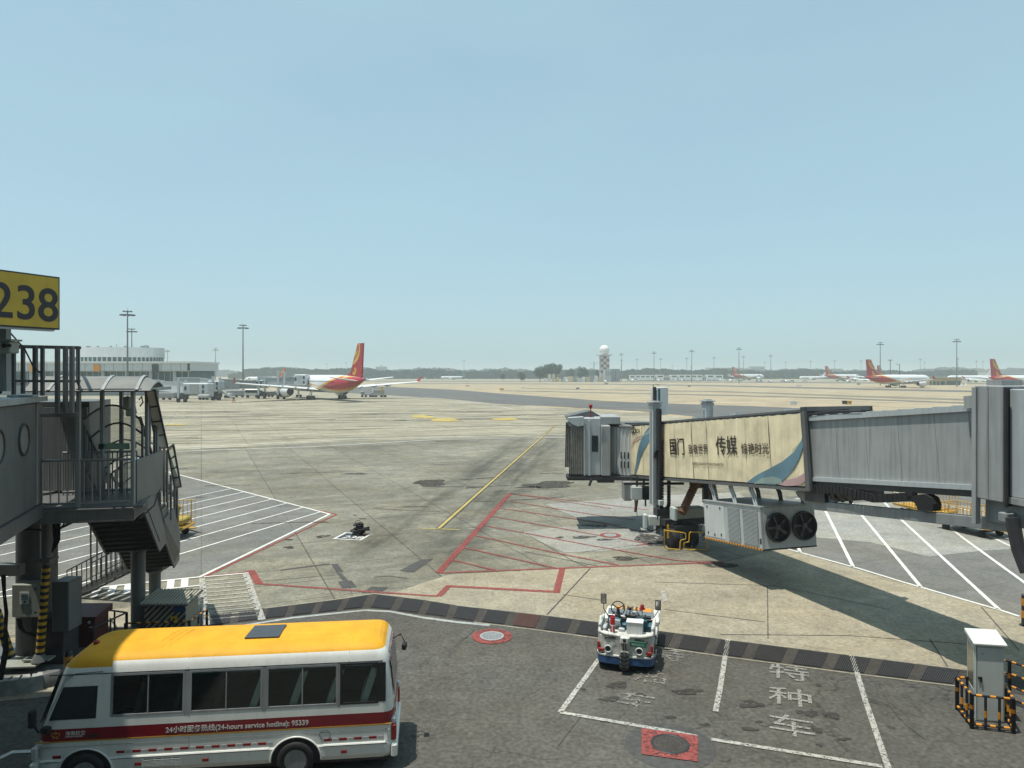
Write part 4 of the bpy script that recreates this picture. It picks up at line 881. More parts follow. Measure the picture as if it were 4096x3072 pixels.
# platform
PA, PB = Vector((-12.15, 17.75, 0)), Vector((-9.72, 18.25, 0)); pd = (PB - PA).normalized(); pn = Vector((-.34, .94, 0)).normalized(); fz = 4.93
def plat(s, t, z): return PA + pd * s + pn * t + Vector((0, 0, z))
PW = (PB - PA).length
def pbox(mb, s0, s1, t0, t1, z0, z1): return mb.hexa([plat(s0, t0, z0), plat(s1, t0, z0), plat(s1, t1, z0), plat(s0, t1, z0), plat(s0, t0, z1), plat(s1, t0, z1), plat(s1, t1, z1), plat(s0, t1, z1)])
ST = thing('service_stair', 'steel service stair with a curved canopy beside the dark boarding bridge', 'stair', (-10.9, 19.5, 0))
m_ = MB(); pbox(m_, -.6, PW + .25, -.05, 3.0, fz - .06, fz); m_.build('platform_deck', 'steel_dark', ST)
m_ = MB(); pbox(m_, -.3, PW + .05, -.12, .02, fz - .36, fz - .08); pbox(m_, -.3, PW + .02, -.14, 0, fz - .38, fz - .34); pbox(m_, -.3, PW + .02, -.14, 0, fz - .08, fz - .04); m_.prism([plat(PW, -.1, fz - .36), plat(PW + .25, .4, fz - .2), plat(PW + .25, .4, fz + .1), plat(PW, -.1, fz - .06)], (0, .1, 0)); m_.build('deck_beam', 'steel_deep', ST)
m_ = MB(); m_.tube([plat(0, 0, fz + 1.18), plat(PW, 0, fz + 1.18)], .035, 10); m_.tube([plat(0, 0, fz + .1), plat(PW, 0, fz + .1)], .03, 10)
for k in range(14):
    s = k * PW / 13; m_.tube([plat(s, 0, fz + (.0 if k in (0, 13) else .1)), plat(s, 0, fz + 1.18)], .018, 8)
m_.build('front_railing', 'stainless', ST)
m_ = MB(); m_.tube([plat(.4, 2.0, fz + 1.18), plat(PW - .2, 2.0, fz + 1.18)], .03, 8); m_.tube([plat(.4, 2.0, fz + .1), plat(PW - .2, 2.0, fz + .1)], .025, 8)
for k in range(16): s = .4 + k * (PW - .6) / 15; m_.tube([plat(s, 2.0, fz), plat(s, 2.0, fz + 1.18)], .018, 6)
m_.build('back_railing', 'steel_grey', ST)
m_ = MB()
for s, t in ((PW * .49, 0), (PW, 0), (PW * .62, 1.2), (PW * .72, 2.6), (PW + .12, 1.6), (PW + .2, 3.0)): m_.bar(plat(s, t, fz - .35 if t == 0 else fz), plat(s, t, fz + 2.95), .085, .085)
m_.build('canopy_post', 'steel_grey', ST)
m_ = MB(); m_.hexa([plat(PW + .04, .1, fz + .05), plat(PW + .34, 2.9, fz - .1), plat(PW + .38, 2.9, fz - .1), plat(PW + .08, .1, fz + .05), plat(PW + .04, .1, fz + 1.15), plat(PW + .34, 2.9, fz + 1.1), plat(PW + .38, 2.9, fz + 1.1), plat(PW + .08, .1, fz + 1.15)]); m_.build('side_panel', 'steel_deep', ST)
# barrel roof over the platform
m_ = MB(); sA, sB = .1, PW + .5; V = []; n = 12
for s, rr in ((sA - .1, 1.0), (sA + .45, 1.0), (PW + .1, 1.0), (PW + .42, .55)):
    for i in range(n + 1):
        f = i / n; t_ = -.15 + 3.2 * f; V.append(plat(s, t_, fz + 2.94 + .36 * rr * math.sin(math.pi * f)))
Fs = [(r * (n + 1) + i, r * (n + 1) + i + 1, (r + 1) * (n + 1) + i + 1, (r + 1) * (n + 1) + i) for r in range(3) for i in range(n)]
m_.add(V, Fs, None, True); V2 = [v + Vector((0, 0, -.03)) for v in V]; m_.add(V2, [tuple(reversed(f)) for f in Fs], None, True); m_.build('barrel_roof', 'roof_sheet', ST)
m_ = MB()
for s in (.55, PW * .72, PW + .1):
    P = [plat(s, -.15 + 3.2 * i / 14, fz + 2.96 + .36 * math.sin(math.pi * i / 14)) for i in range(15)]
    for a, b in zip(P[:-1], P[1:]): m_.bar(a, b, .07, .03)
m_.build('roof_rib', 'steel_mid', ST)
m_ = MB(); m_.bar(plat(PW * .48, -.05, fz + 2.95), plat(PW + .15, -.05, fz + 2.95), .09); m_.bar(plat(PW + .15, -.05, fz + 2.95), plat(PW + .55, 3.1, fz + 2.95), .09); m_.bar(plat(0, 3.0, fz + 2.95), plat(PW + .5, 3.1, fz + 2.95), .09); m_.bar(plat(PW * .48, -.05, fz + 2.95), plat(PW * .48, 3.0, fz + 2.95), .08); m_.build('roof_frame', 'steel_mid', ST)
# descending flights
fd = Vector((-.30, .954, 0)).normalized(); fs = Vector((fd.y, -fd.x, 0)); F0 = Vector((-11.05, 19.6, 0)); hw = .72
def fl(s, t, z): return F0 + fd * s + fs * t + Vector((0, 0, z))
segs = [(0, fz, 2.9, 2.95), (2.9, 2.95, 4.1, 2.95), (4.1, 2.95, 6.0, 1.62), (6.0, 1.62, 7.2, 1.62)]
m_ = MB(); m2 = MB(); m3 = MB()
for (a, za, b, zb_) in segs:
    m_.hexa([fl(a, -hw, za - .22), fl(b, -hw, zb_ - .22), fl(b, hw, zb_ - .22), fl(a, hw, za - .22), fl(a, -hw, za - .15), fl(b, -hw, zb_ - .15), fl(b, hw, zb_ - .15), fl(a, hw, za - .15)])
    for t in (-hw - .04, hw + .0): m2.hexa([fl(a, t, za - .3), fl(b, t, zb_ - .3), fl(b, t + .05, zb_ - .3), fl(a, t + .05, za - .3), fl(a, t, za + .1), fl(b, t, zb_ + .1), fl(b, t + .05, zb_ + .1), fl(a, t + .05, za + .1)])
    k = max(1, int(abs(za - zb_) / .19))
    for i in range(k):
        f = (i + .5) / k; s = a + (b - a) * f; z = za + (zb_ - za) * f
        m3.hexa([fl(s - .14, -hw, z - .09), fl(s + .14, -hw, z - .09), fl(s + .14, hw, z - .09), fl(s - .14, hw, z - .09), fl(s - .14, -hw, z - .04), fl(s + .14, -hw, z - .04), fl(s + .14, hw, z - .04), fl(s - .14, hw, z - .04)])
        m3.bar(fl(s, -hw, z - .25), fl(s, hw, z - .25), .05, .05)
m_.build('flight_soffit', 'dark_metal', ST); m2.build('stringer', 'steel_deep', ST); m3.build('treads', 'dark_metal', ST)
# stair balustrade and hooped canopy
m_ = MB(); m2 = MB(); m3 = MB(); m3b = MB(); m4 = MB()
def prof(s):
    for (a, za, b, zb_) in segs:
        if s <= b: return za + (zb_ - za) * (s - a) / (b - a)
    return 1.62
for t in (-hw, hw):
    P = [fl(s, t, prof(s) + 1.05) for s in (0, 2.9, 4.1, 6.0, 7.2)]; m_.tube(P, .028, 8); m_.tube([p - Vector((0, 0, .9)) for p in P], .022, 6)
    if t > 0:
        for a, za, b, zb_ in segs: m4.hexa([fl(a, t + .05, za), fl(b, t + .05, zb_), fl(b, t + .07, zb_), fl(a, t + .07, za), fl(a, t + .05, za + .95), fl(b, t + .05, zb_ + .95), fl(b, t + .07, zb_ + .95), fl(a, t + .07, za + .95)])
    for k in range(19):
        s = .35 + k * .37; m_.bar(fl(s, t, prof(s) - .1), fl(s, t, prof(s) + (1.05 if k % 2 else 2.15)), .03 if k % 2 else .05)
hoops = [.1 + .8 * k for k in range(9)]
for s in hoops:
    z = prof(s) + 2.15; P = [fl(s, -hw + 2 * hw * i / 12, z + .42 * math.sin(math.pi * i / 12)) for i in range(13)]; m2.tube(P, .03, 6)
for i in range(len(hoops) - 1):
    for j in range(8):
        f0, f1 = j / 8, (j + 1) / 8; q = []
        for s, f in ((hoops[i], f0), (hoops[i + 1], f0), (hoops[i + 1], f1), (hoops[i], f1)): q.append(fl(s, -hw + 2 * hw * f, prof(s) + 2.17 + .42 * math.sin(math.pi * f)))
        if i != 3: (m3 if i < 3 else m3b).add(q, [(0, 1, 2, 3)], None, True)
for t in (-hw, hw):
    for lo, hi in ((0, 2.95), (3.3, 6.5)): m2.bar(fl(lo, t, prof(lo) + 2.15), fl(hi, t, prof(hi) + 2.15), .07)
m_.build('balustrade', 'steel_dark', ST); m2.build('canopy_hoops', 'steel_dark', ST); m3.build('canopy_sheet', 'canopy_sheet', ST); m3b.build('canopy_sheet', 'canopy_sheet', ST); m4.build('side_skirt', 'steel_deep', ST)
# outer glazing strips sloping down the side
for (L_, Ya, Yb) in (([(582, 1566), (620, 1560), (671, 1790), (629, 1794)], 19.3, 22.3), ([(671, 1795), (694, 1778), (724, 1947), (698, 1950)], 22.8, 25.2)):
    q = [Q(*L_[0], Ya), Q(*L_[1], Ya), Q(*L_[2], Yb), Q(*L_[3], Yb)]; m_ = MB()
    for a, b in ((0, 1), (1, 2), (2, 3), (3, 0)): m_.bar(q[a], q[b], .05)
    nb = 4
    for k in range(1, nb): m_.bar(q[0].lerp(q[3], k / nb), q[1].lerp(q[2], k / nb), .05)
    m_.build('glazing_frame', 'dark_metal', ST)
    m_ = MB(); m_.prism(q, (0, .02, 0)); m_.build('glazing_strip', 'milky_sheet', ST)
m_ = MB()
for x, y0, y1, Y in ((598, 1600, 1780, 20), (618, 1650, 1850, 21), (640, 1790, 2000, 22), (656, 1790, 1985, 22.5), (668, 1800, 2010, 23), (683, 1900, 2080, 24), (698, 1950, 2110, 25), (708, 1950, 2130, 25.2)): m_.bar(Q(x, y0, Y), Q(x, y1, Y), .06)
for y in (1690, 1770): m_.bar(Q(590, y - 6, 20), Q(640, y + 20, 22), .03)
m_.build('glazing_posts', 'steel_dark', ST)
m_ = MB(); m_.prism([Q(590, 1950, 21), Q(600, 1870, 21), Q(650, 2080, 23), Q(690, 2030, 24.5), Q(712, 2130, 25.3), Q(712, 2210, 25.3), Q(690, 2260, 25.6), Q(660, 2180, 24)], (.03, .05, 0)); m_.build('outer_skirt', 'steel_deep', ST)
m_ = MB(); m_.cbox(Q(512, 1610, 18.9), (.18, .2, .32)); m_.cbox(Q(522, 1650, 18.9), (.16, .2, .2)); m_.tube([Q(532, 1640, 18.8), Q(540, 1625, 18.8), Q(545, 1650, 18.8), Q(536, 1665, 18.8)], .02, 6); m_.tube([Q(556, 1600, 19), Q(566, 1585, 19), Q(572, 1610, 19), Q(560, 1625, 19)], .02, 6); m_.build('floodlight', 'cabinet_beige', ST)
m_ = MB(); m_.bar(Q(400, 1785, 19), Q(515, 1785, 18.4), .05, .16); m_.build('hazard_tape', 'plate_green', ST)
m_ = MB(); m_.cbox(Q(403, 1786, 18.9), (.1, .1, .14)); m_.cbox(Q(536, 1783, 18.4), (.1, .1, .16)); m_.build('tape_holder', 'black_rubber', ST)
m_ = MB(); m_.tube([plat(PW + .1, .3, fz - .1), plat(PW + .05, .8, fz - .5), plat(PW + .3, 1.6, fz - .3), plat(PW + .35, 2.9, fz + .1)], .02, 6); m_.tube([Q(230, 2065, 18.5), Q(240, 2098, 18.5), Q(254, 2100, 18.5), Q(262, 2068, 18.5)], .02, 6); m_.build('drooping_cable', 'black_rubber', ST)
# columns of the stair
c1, c2 = Vector((-11.98, 22.8, 0)), Vector((-12.85, 25.6, 0))
m_ = MB(); m_.lathe([(.215, 0), (.215, 2.7)], c1, n=20); m_.lathe([(.25, 2.62), (.36, 2.78), (.36, 2.85)], c1, n=20); m_.build('support_column', 'steel_deep', ST)
m_ = MB(); m_.lathe([(.2, 0), (.2, 1.2)], c2, n=20); m_.box(c2 + Vector((0, 0, 1.34)), (.8, .5, .12)); m_.lathe([(.22, 1.15), (.38, 1.28)], c2, n=20); m_.build('support_column', 'steel_deep', ST)
# last flight turning back to the ground
g0, g1 = Vector((-13.45, 25.55, 1.55)), Vector((-16.45, 26.3, .02)); gd = (g1 - g0); gw = Vector((gd.y, -gd.x, 0)).normalized() * 1.1; gw = -gw if gw.y < 0 else gw
m_ = MB(); m2 = MB(); m3 = MB()
for o_ in (Vector(), gw):
    m_.hexa([g0 + o_ - Vector((0, 0, .18)), g0 + o_ + Vector((0, .06, -.18)), g1 + o_ + Vector((0, .06, -.12)), g1 + o_ - Vector((0, 0, .12)), g0 + o_ + Vector((0, 0, .12)), g0 + o_ + Vector((0, .06, .12)), g1 + o_ + Vector((0, .06, .12)), g1 + o_ + Vector((0, 0, .12))])
    m2.tube([g0 + o_ + Vector((0, 0, 1.0)), g1 + o_ + Vector((0, 0, 1.0))], .025, 8); m2.tube([g0 + o_ + Vector((0, 0, .3)), g1 + o_ + Vector((0, 0, .3))], .018, 6)
    for k in range(15): p = g0.lerp(g1, k / 14) + o_; m2.bar(p, p + Vector((0, 0, 1.0)), .025 if k % 3 else .04)
for k in range(8): p = g0.lerp(g1, (k + .5) / 8); m3.box(p + gw / 2 + Vector((0, 0, .02)), (.3, 1.1, .04), rz=math.atan2(gd.y, gd.x))
m_.build('lower_stringer', 'steel_dark', ST); m2.build('lower_railing', 'dark_metal', ST); m3.build('lower_treads', 'stainless', ST)
for x in (363, 388):
    m_ = MB(); m_.bar(Q(x, 2060, 20.5), Q(x, 2320 if x < 380 else 2290, 24.0), .05); m_.build('stay_post', 'steel_dark', ST)
m_ = MB(); m_.bar(Q(235, 2115, 20), Q(345, 2062, 20), .07); m_.build('diagonal_brace', 'steel_dark', ST)
# thick support column under the bridge
col = Vector((-13.35, 20.0, 0))
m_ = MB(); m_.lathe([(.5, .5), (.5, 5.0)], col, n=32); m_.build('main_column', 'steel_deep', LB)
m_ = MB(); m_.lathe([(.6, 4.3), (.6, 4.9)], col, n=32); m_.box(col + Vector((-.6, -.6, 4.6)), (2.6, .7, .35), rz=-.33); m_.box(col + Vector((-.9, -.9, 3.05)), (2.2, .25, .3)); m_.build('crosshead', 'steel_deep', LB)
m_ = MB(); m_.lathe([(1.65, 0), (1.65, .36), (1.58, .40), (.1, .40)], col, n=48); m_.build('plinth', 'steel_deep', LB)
m_ = MB()
for k in range(5):
    t_ = R(272 + k * 8.5); m_.box((col.x + 1.55 * math.cos(t_) - .05, col.y + 1.62 * math.sin(t_), .2), (.27, .30, .41), rz=t_ + math.pi / 2)
m_.build('whitewashed_kerb', 'kerb_white', LB)
m_ = MB(); m_.box(col + Vector((0, -1.0, .58)), (1.5, .7, .04), rz=.1); m_.box(col + Vector((.65, -.9, .66)), (.7, .3, .04), rz=.05); m_.lathe([(.75, .40), (.75, .56)], col, n=8); m_.build('base_plate', 'cabinet_beige', LB)
m_ = MB(); m_.cbox(col + Vector((.7, -.3, 1.0)), (.9, .7, 1.3)); m_.build('machine_block', 'dark_metal', LB)
m_ = MB(); a = Q(46, 2338, 18.9); b = Q(160, 2470, 18.9); m_.cbox(((a.x + b.x) / 2, 19.1, (a.z + b.z) / 2), (b.x - a.x, .4, a.z - b.z), ch=.02); bx = m_.build('electrical_box', 'cabinet_beige', LB)
m_ = MB(); a = Q(79, 2368, 18.89); b = Q(116, 2416, 18.89); m_.box(((a.x + b.x) / 2, 18.885, (a.z + b.z) / 2), (b.x - a.x, .012, a.z - b.z)); nt_ = m_.build('notice', 'white_panel', bx)
m_ = MB()
for y in (2378, 2384, 2390, 2397): m_.bar(Q(84, y, 18.873), Q(111, y, 18.873), .012, .012)
m_.prism([Q(92, 2412, 18.87), Q(104, 2412, 18.87), Q(98, 2401, 18.87)], (0, .004, 0)); m_.build('notice_print', 'ink_black', bx)
m_ = MB()
for y in (2356, 2449): c = Q(143, y, 18.88); m_.lathe([(.03, 0), (.025, -.03)], c, ax='Y', n=12)
m_.build('latch', 'black_rubber', bx)
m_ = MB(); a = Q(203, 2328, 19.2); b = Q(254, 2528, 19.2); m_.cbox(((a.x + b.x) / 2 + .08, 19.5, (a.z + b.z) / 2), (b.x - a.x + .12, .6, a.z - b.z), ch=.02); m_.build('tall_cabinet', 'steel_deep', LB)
m_ = MB(); m_.tube([(Q(70, 2474, 19)), Q(78, 2510, 19), Q(100, 2530, 19), Q(145, 2538, 19)], .03, 6); m_.tube([(Q(80, 2474, 19)), Q(88, 2512, 19), Q(110, 2536, 19), Q(145, 2545, 19)], .03, 6)
for k in range(9): x = 212 + k * 2.6; m_.tube([Q(x, 2060, 18.6), Q(x + 6 * math.sin(k), 2110, 18.6), Q(x + 5, 2160, 18.5), Q(x - 4, 2210 - k * 4, 18.5)], .022, 5)
for k in range(6): m_.tube([Q(6 + k * 3, 2300, 18.0), Q(20 + k * 2 + 8 * math.sin(k), 2450, 17.8), Q(14 + k * 4, 2600, 17.6), Q(-10 + k * 4, 2720, 17.4)], .016, 5)
m_.tube([Q(-20, 2170, 17.8), Q(30, 2150, 17.8), Q(40, 2120, 17.8), Q(120, 2118, 18.4), Q(165, 2120, 18.5)], .03, 6); m_.build('cable_bundle', 'black_rubber', LB)
def striped(p, q, r, n, parent, ya='safety_yellow'):
    p, q = Vector(p), Vector(q); m1 = MB(); m2_ = MB()
    for k in range(n):
        a, b = p.lerp(q, k / n), p.lerp(q, (k + 1) / n); (m1 if k % 2 else m2_).tube([a, b], r + .001 * (k % 2), 14)
    o1 = m1.build('striped_pipe', ya, parent); m2_.build('black_bands', 'black_paint', o1); return o1
striped(Q(186, 2258, 19.0), Q(160, 2618, 19.0), .105, 27, LB); striped(Q(-16, 2440, 18.2), Q(44, 2632, 18.2), .105, 15, LB)
m_ = MB(); m_.tube([Q(187, 2256, 19), Q(186, 2060, 19)], .15, 14); m_.box(Q(187, 2236, 19), (.4, .4, .05)); m_.build('drop_pipe', 'steel_deep', LB); m_ = MB(); m_.lathe([(.2, .6), (.12, .78)], Q(158, 2640, 19) * 1 - Vector((0, 0, .62)), n=12); m_.build('pipe_flange', 'steel_deep', LB)
# ------------------------------------------------------------------ the terminal we look out from (behind the camera; an unseen overhang is added to shade the bus front)
TB = thing('terminal_facade', 'terminal facade behind the viewpoint with an added unseen roof slab that shades the bus front', 'terminal', (0, -2, 0))
m_ = MB(); m_.box((0, -3, 8), (120, 1, 16)); m_.build('glass_wall', 'building_glass', TB)
m_ = MB(); m_.prism([(-45, -2.4, 15), (-10.9, -2.4, 15), (-10.9, 11, 15), (-11.05, 13.5, 15), (-11.25, 14.6, 15), (-11.6, 15.5, 15), (-12.2, 16.2, 15), (-13, 16.8, 15), (-15, 17.3, 15), (-45, 17.5, 15)], (0, 0, .6)); m_.build('added_shade_slab', 'building_pale', TB)  # added slab out of view, outline shaped to the shade edge on the bus
m_ = MB()
for x_ in (-17, -24, -31): m_.tube([(x_, 12, 0), (x_, 12, 15)], .4, 12)
m_.build('shade_slab_columns', 'steel_grey', TB)
# ------------------------------------------------------------------ walkway continuing from the bridge to the terminal (partly out of view)
WK = thing('fixed_walkway', 'fixed boarding walkway joining the dark bridge to the terminal', 'walkway', (-12, 9, 0))
m_ = MB(); wa, wb = LP(-3.65, -.1, 0), Vector((-9.3, 3.2, 0)); ww = Vector((-3.0, -1.0, 0))
m_.hexa([wa + Vector((0, 0, 4.9)), wb + Vector((0, 0, 4.9)), wb + ww + Vector((0, 0, 4.9)), wa + ww + Vector((0, 0, 4.9)), wa + Vector((0, 0, 8)), wb + Vector((0, 0, 8)), wb + ww + Vector((0, 0, 8)), wa + ww + Vector((0, 0, 8))])
m_.build('corridor', 'steel_grey', WK)
m_ = MB(); m_.lathe([(.5, 0), (.5, 4.9)], (-12.6, 10.6, 0), n=24); m_.build('column', 'steel_grey', WK)
# ------------------------------------------------------------------ cabinets behind the bus
CR = thing('electrical_cabinet', 'dark red electrical cabinet with sloped lid behind the minibus', 'cabinet', (-12.45, 20.6, 0))
m_ = MB(); m_.cbox((-12.5, 20.9, .62), (.92, .7, 1.24), ch=.02); m_.build('body', 'cabinet_red', CR)
m_ = MB(); m_.hexa([(-13.0, 20.48, 1.24), (-11.98, 20.48, 1.24), (-11.98, 21.35, 1.24), (-13.0, 21.35, 1.24), (-13.0, 20.48, 1.30), (-11.98, 20.48, 1.30), (-11.98, 21.35, 1.42), (-13.0, 21.35, 1.42)]); m_.build('lid', 'cabinet_red', CR)
m_ = MB(); m_.box((-12.5, 20.545, .7), (.02, .02, .9)); m_.box((-12.62, 20.54, .75), (.05, .03, .14)); m_.build('door_gap', 'black_paint', CR)
m_ = MB(); m_.lathe([(.045, 0), (.045, -.02)], (-12.2, 20.54, 1.13), ax='Y', n=12); m_.box((-12.12, 20.54, .98), (.16, .02, .03)); m_.build('label_plate', 'white_panel', CR)
mat('stripe_beige', (.34, .32, .25), .6, 0, .12, 3)
CS = thing('substation_cabinet', 'small cabinet with black and beige diagonal stripes and corrugated sloping roof', 'cabinet', (-10.9, 22.6, 0))
bx0, bx1, by = -11.55, -10.25, 22.35
m_ = MB(); m_.cbox(((bx0 + bx1) / 2, by + .45, .52), (bx1 - bx0, .9, 1.04), ch=.01); m_.build('body', 'stripe_beige', CS)
m_ = MB()
for k in range(-6, 12):
    x0 = bx0 + k * .19; P = []
    for (xx, zz) in ((x0, .02), (x0 + .09, .02), (x0 + .09 + 1.0, 1.03), (x0 + 1.0, 1.03)): P.append([xx, zz])
    # clip the stripe to the front face
    poly_ = P
    def clip(pl, f, inter):
        out = []
        for i in range(len(pl)):
            a, b = pl[i], pl[(i + 1) % len(pl)]
            if f(a): out.append(a)
            if f(a) != f(b): out.append(inter(a, b))
        return out
    for lim, sgn in ((bx0, 1), (bx1, -1)):
        poly_ = clip(poly_, lambda p: (p[0] - lim) * sgn >= 0, lambda a, b: [lim, a[1] + (b[1] - a[1]) * (lim - a[0]) / (b[0] - a[0])])
        if len(poly_) < 3: break
    if len(poly_) >= 3: m_.add([(p[0], by - .004, p[1]) for p in poly_], [tuple(range(len(poly_)))])
m_.build('diagonal_stripes', 'black_paint', CS)
m_ = MB()
for k in range(14):
    x = bx0 - .08 + k * .108; m_.hexa([(x, by - .12, 1.07), (x + .07, by - .12, 1.07), (x + .07, by + 1.0, 1.20), (x, by + 1.0, 1.20), (x, by - .12, 1.12), (x + .07, by - .12, 1.12), (x + .07, by + 1.0, 1.25), (x, by + 1.0, 1.25)])
m_.build('corrugated_ridges', 'stripe_beige', CS)
m_ = MB(); m_.hexa([(bx0 - .1, by - .13, 1.045), (bx1 + .12, by - .13, 1.045), (bx1 + .12, by + 1.02, 1.17), (bx0 - .1, by + 1.02, 1.17), (bx0 - .1, by - .13, 1.075), (bx1 + .12, by - .13, 1.075), (bx1 + .12, by + 1.02, 1.20), (bx0 - .1, by + 1.02, 1.20)]); m_.build('roof', 'steel_dark', CS)
m_ = MB(); m_.box((bx1 - .2, by - .012, .92), (.36, .012, .2)); m_.build('blue_plate', 'sign_blue', CS)
m_ = MB(); m_.box((bx1 - .36, by - .02, .58), (.2, .012, .2)); wp = m_.build('warning_plate', 'sign_yellow', CS)
m_ = MB(); m_.prism([(bx1 - .43, by - .03, .52), (bx1 - .29, by - .03, .52), (bx1 - .36, by - .03, .65)], (0, .003, 0)); m_.build('warning_triangle', 'ink_black', wp)
def barrier(name, label, pts, h, parent_cat, r=.022, posts=None, group=None, stripes=True, rails=2, mid='safety_orange', dens=.42):
    th = thing(name, label, parent_cat, (pts[0].x, pts[0].y, 0), group=group); mb = MB(); my = MB()
    zs = [h - i * (h - .12) / max(1, rails - 1) for i in range(rails)]
    for a, b in zip(pts[:-1], pts[1:]):
        L_ = (b - a).length; n = max(2, round(L_ / dens))
        for z in zs:
            A, B = Vector((a.x, a.y, z)), Vector((b.x, b.y, z)); mb.tube([A, B], r, 8)
            if stripes:
                k = max(2, int(L_ / .24))
                for i in range(k): my.tube([A.lerp(B, (i + .3) / k), A.lerp(B, (i + .72) / k)], r + .003, 8)
        for i in range(n + 1):
            p = a.lerp(b, i / n); mb.tube([(p.x, p.y, 0), (p.x, p.y, h)], r if 0 < i < n else r * 1.5, 8)
            if stripes and 0 < i < n: my.tube([(p.x, p.y, h * .38), (p.x, p.y, h * .58)], r + .004, 8)
            if stripes and i in (0, n): my.tube([(p.x, p.y, h * .6), (p.x, p.y, h * .72)], r * 1.5 + .004, 8)
    mb.build('rails', 'black_paint', th)
    if stripes: my.build('orange_bands', mid, th)
    return th
V3 = lambda x, y: Vector((x, y, 0))
barrier('guard_rail', 'low black guard rail around the dark red cabinet', [V3(-11.95, 20.3), V3(-11.7, 21.6), V3(-12.6, 21.9)], 1.05, 'guard rail', .028, stripes=False, dens=.7)
barrier('guard_rail', 'low black and orange guard rail around the striped cabinet', [V3(-11.9, 21.9), V3(-10.0, 22.05), V3(-9.95, 23.2)], .62, 'guard rail', .03, dens=.5)
BL = thing('bollard', 'short black and orange bollard beside the nose of the minibus', 'bollard', tuple(G(271, 2690)))
c = G(271, 2690, 0); c = Vector((-11.6, 18.6, 0))
m_ = MB(); m_.lathe([(.1, 0), (.1, 1.02), (.08, 1.06)], c, n=18); m_.build('post', 'black_paint', BL)
m_ = MB(); m_.lathe([(.103, .62), (.103, .93)], c, n=18, caps=False); m_.lathe([(.103, .12), (.103, .38)], c, n=18, caps=False); m_.build('orange_band', 'safety_orange', BL)
glassmat('far_glass', (.35, .42, .42), .12)
# ------------------------------------------------------------------ minibus
BUS = thing('minibus', 'white minibus with yellow roof and dark red waist stripe', 'minibus', (-6.0, 15.5, 0))
bo = Vector((-9.45, 14.05, 0)); bd = Vector((6.95, .80, 0)).normalized(); bn_ = Vector((-bd.y, bd.x, 0))
B = lambda x, y, z: bo + bd * x + bn_ * y + Vector((0, 0, z))
ZS = [.30, .40, .60, .64, 1.00, 1.24, 1.44, 2.26, 2.40, 2.50, 2.57, 2.62, 2.66, 2.68]
YS = [.05, .00, .00, .02, .02, .02, .03, .09, .12, .16, .24, .38, .62, 1.02]
def ip(x, xs, ys):
    if x <= xs[0]: return ys[0]
    for i in range(1, len(xs)):
        if x <= xs[i]: return ys[i - 1] + (ys[i] - ys[i - 1]) * (x - xs[i - 1]) / (xs[i] - xs[i - 1])
    return ys[-1]
xf = lambda z: ip(z, [.3, .6, 1.0, 1.24, 1.44, 2.26, 2.40, 2.50, 2.57, 2.62, 2.66, 2.68], [.0, -.02, .0, .05, .12, .40, .46, .56, .70, .92, 1.25, 1.6])
xr = lambda z: ip(z, [.3, .6, 1.0, 1.44, 2.26, 2.40, 2.50, 2.57, 2.62, 2.66, 2.68], [7.0, 7.03, 7.03, 7.0, 6.92, 6.88, 6.82, 6.75, 6.66, 6.5, 6.3])
prof_ = list(zip(YS, ZS)) + [(2.04 - y, z) for y, z in reversed(list(zip(YS, ZS))[:-1])]
stations = [('f', 0, .30), ('f', .05, .12), ('f', .16, .03), ('f', .34, 0)] + [('x', x, 0) for x in (1.424, 2.832, 2.934, 4.356, 4.446, 5.873, 5.933, 6.70)] + [('r', .2, 0), ('r', .1, .03), ('r', .03, .1), ('r', 0, .24)]
def spt(st, y, z):
    k, v, ins = st; t = (y - 1.02) / 1.02; yy = 1.02 + t * (1.02 - ins)
    if k == 'f': x = xf(z) + v + .04 * 0
    elif k == 'r': x = xr(z) - v
    else: x = max(v, xf(z) + .36 + .02 * stations.index(st)) if z > 2.5 else v; x = min(x, xr(z) - .21)
    if k in 'fr' and v == 0: x += (-.05 if k == 'f' else .05) * (1 - t * t)
    return B(x, yy, z)
body = MB(); n = len(prof_)
V = [spt(s, y, z) for s in stations for (y, z) in prof_]; b0_ = len(body.v); 
def bmat(i, si=9):      # band material
    z0 = (prof_[i][1] + prof_[i + 1][1]) / 2
    return 'bus_red' if 1.0 < z0 < 1.24 else ('bus_yellow' if z0 > (2.5 if si > 3 else 2.42) else 'bus_white')
winst = {4, 6, 8, 10}          # station index where a side window bay starts
body.add(V, [])
for si in range(len(stations) - 1):
    for i in range(n - 1):
        z0 = (prof_[i][1] + prof_[i + 1][1]) / 2
        if si in winst and 1.44 < z0 < 2.26: continue
        a = si * n + i; body.f.append([a, a + 1, a + n + 1, a + n]); body.mi.append(body._m(bmat(i, si))); body.sm.append(z0 > 2.3 or si < 3 or si > len(stations) - 5)
for si, rev in ((0, False), (len(stations) - 1, True)):
    for i in range(len(ZS) - 1):
        j = n - 1 - i; a, b, c, d = si * n + i, si * n + i + 1, si * n + j - 1, si * n + j
        f = [a, b, c, d] if b != c else [a, b, d]
        body.f.append(f if rev else list(reversed(f))); body.mi.append(body._m(bmat(i, 0 if si == 0 else 9))); body.sm.append(False)
body.f.append([si_ * n for si_ in range(len(stations))] + [si_ * n + n - 1 for si_ in reversed(range(len(stations)))]); body.mi.append(0); body.sm.append(False)
bo_ = body.build('body', None, BUS); 
ys = lambda z: ip(z, ZS, YS)
side = lambda x, z, d=0: B(x, ys(z) - d, z)
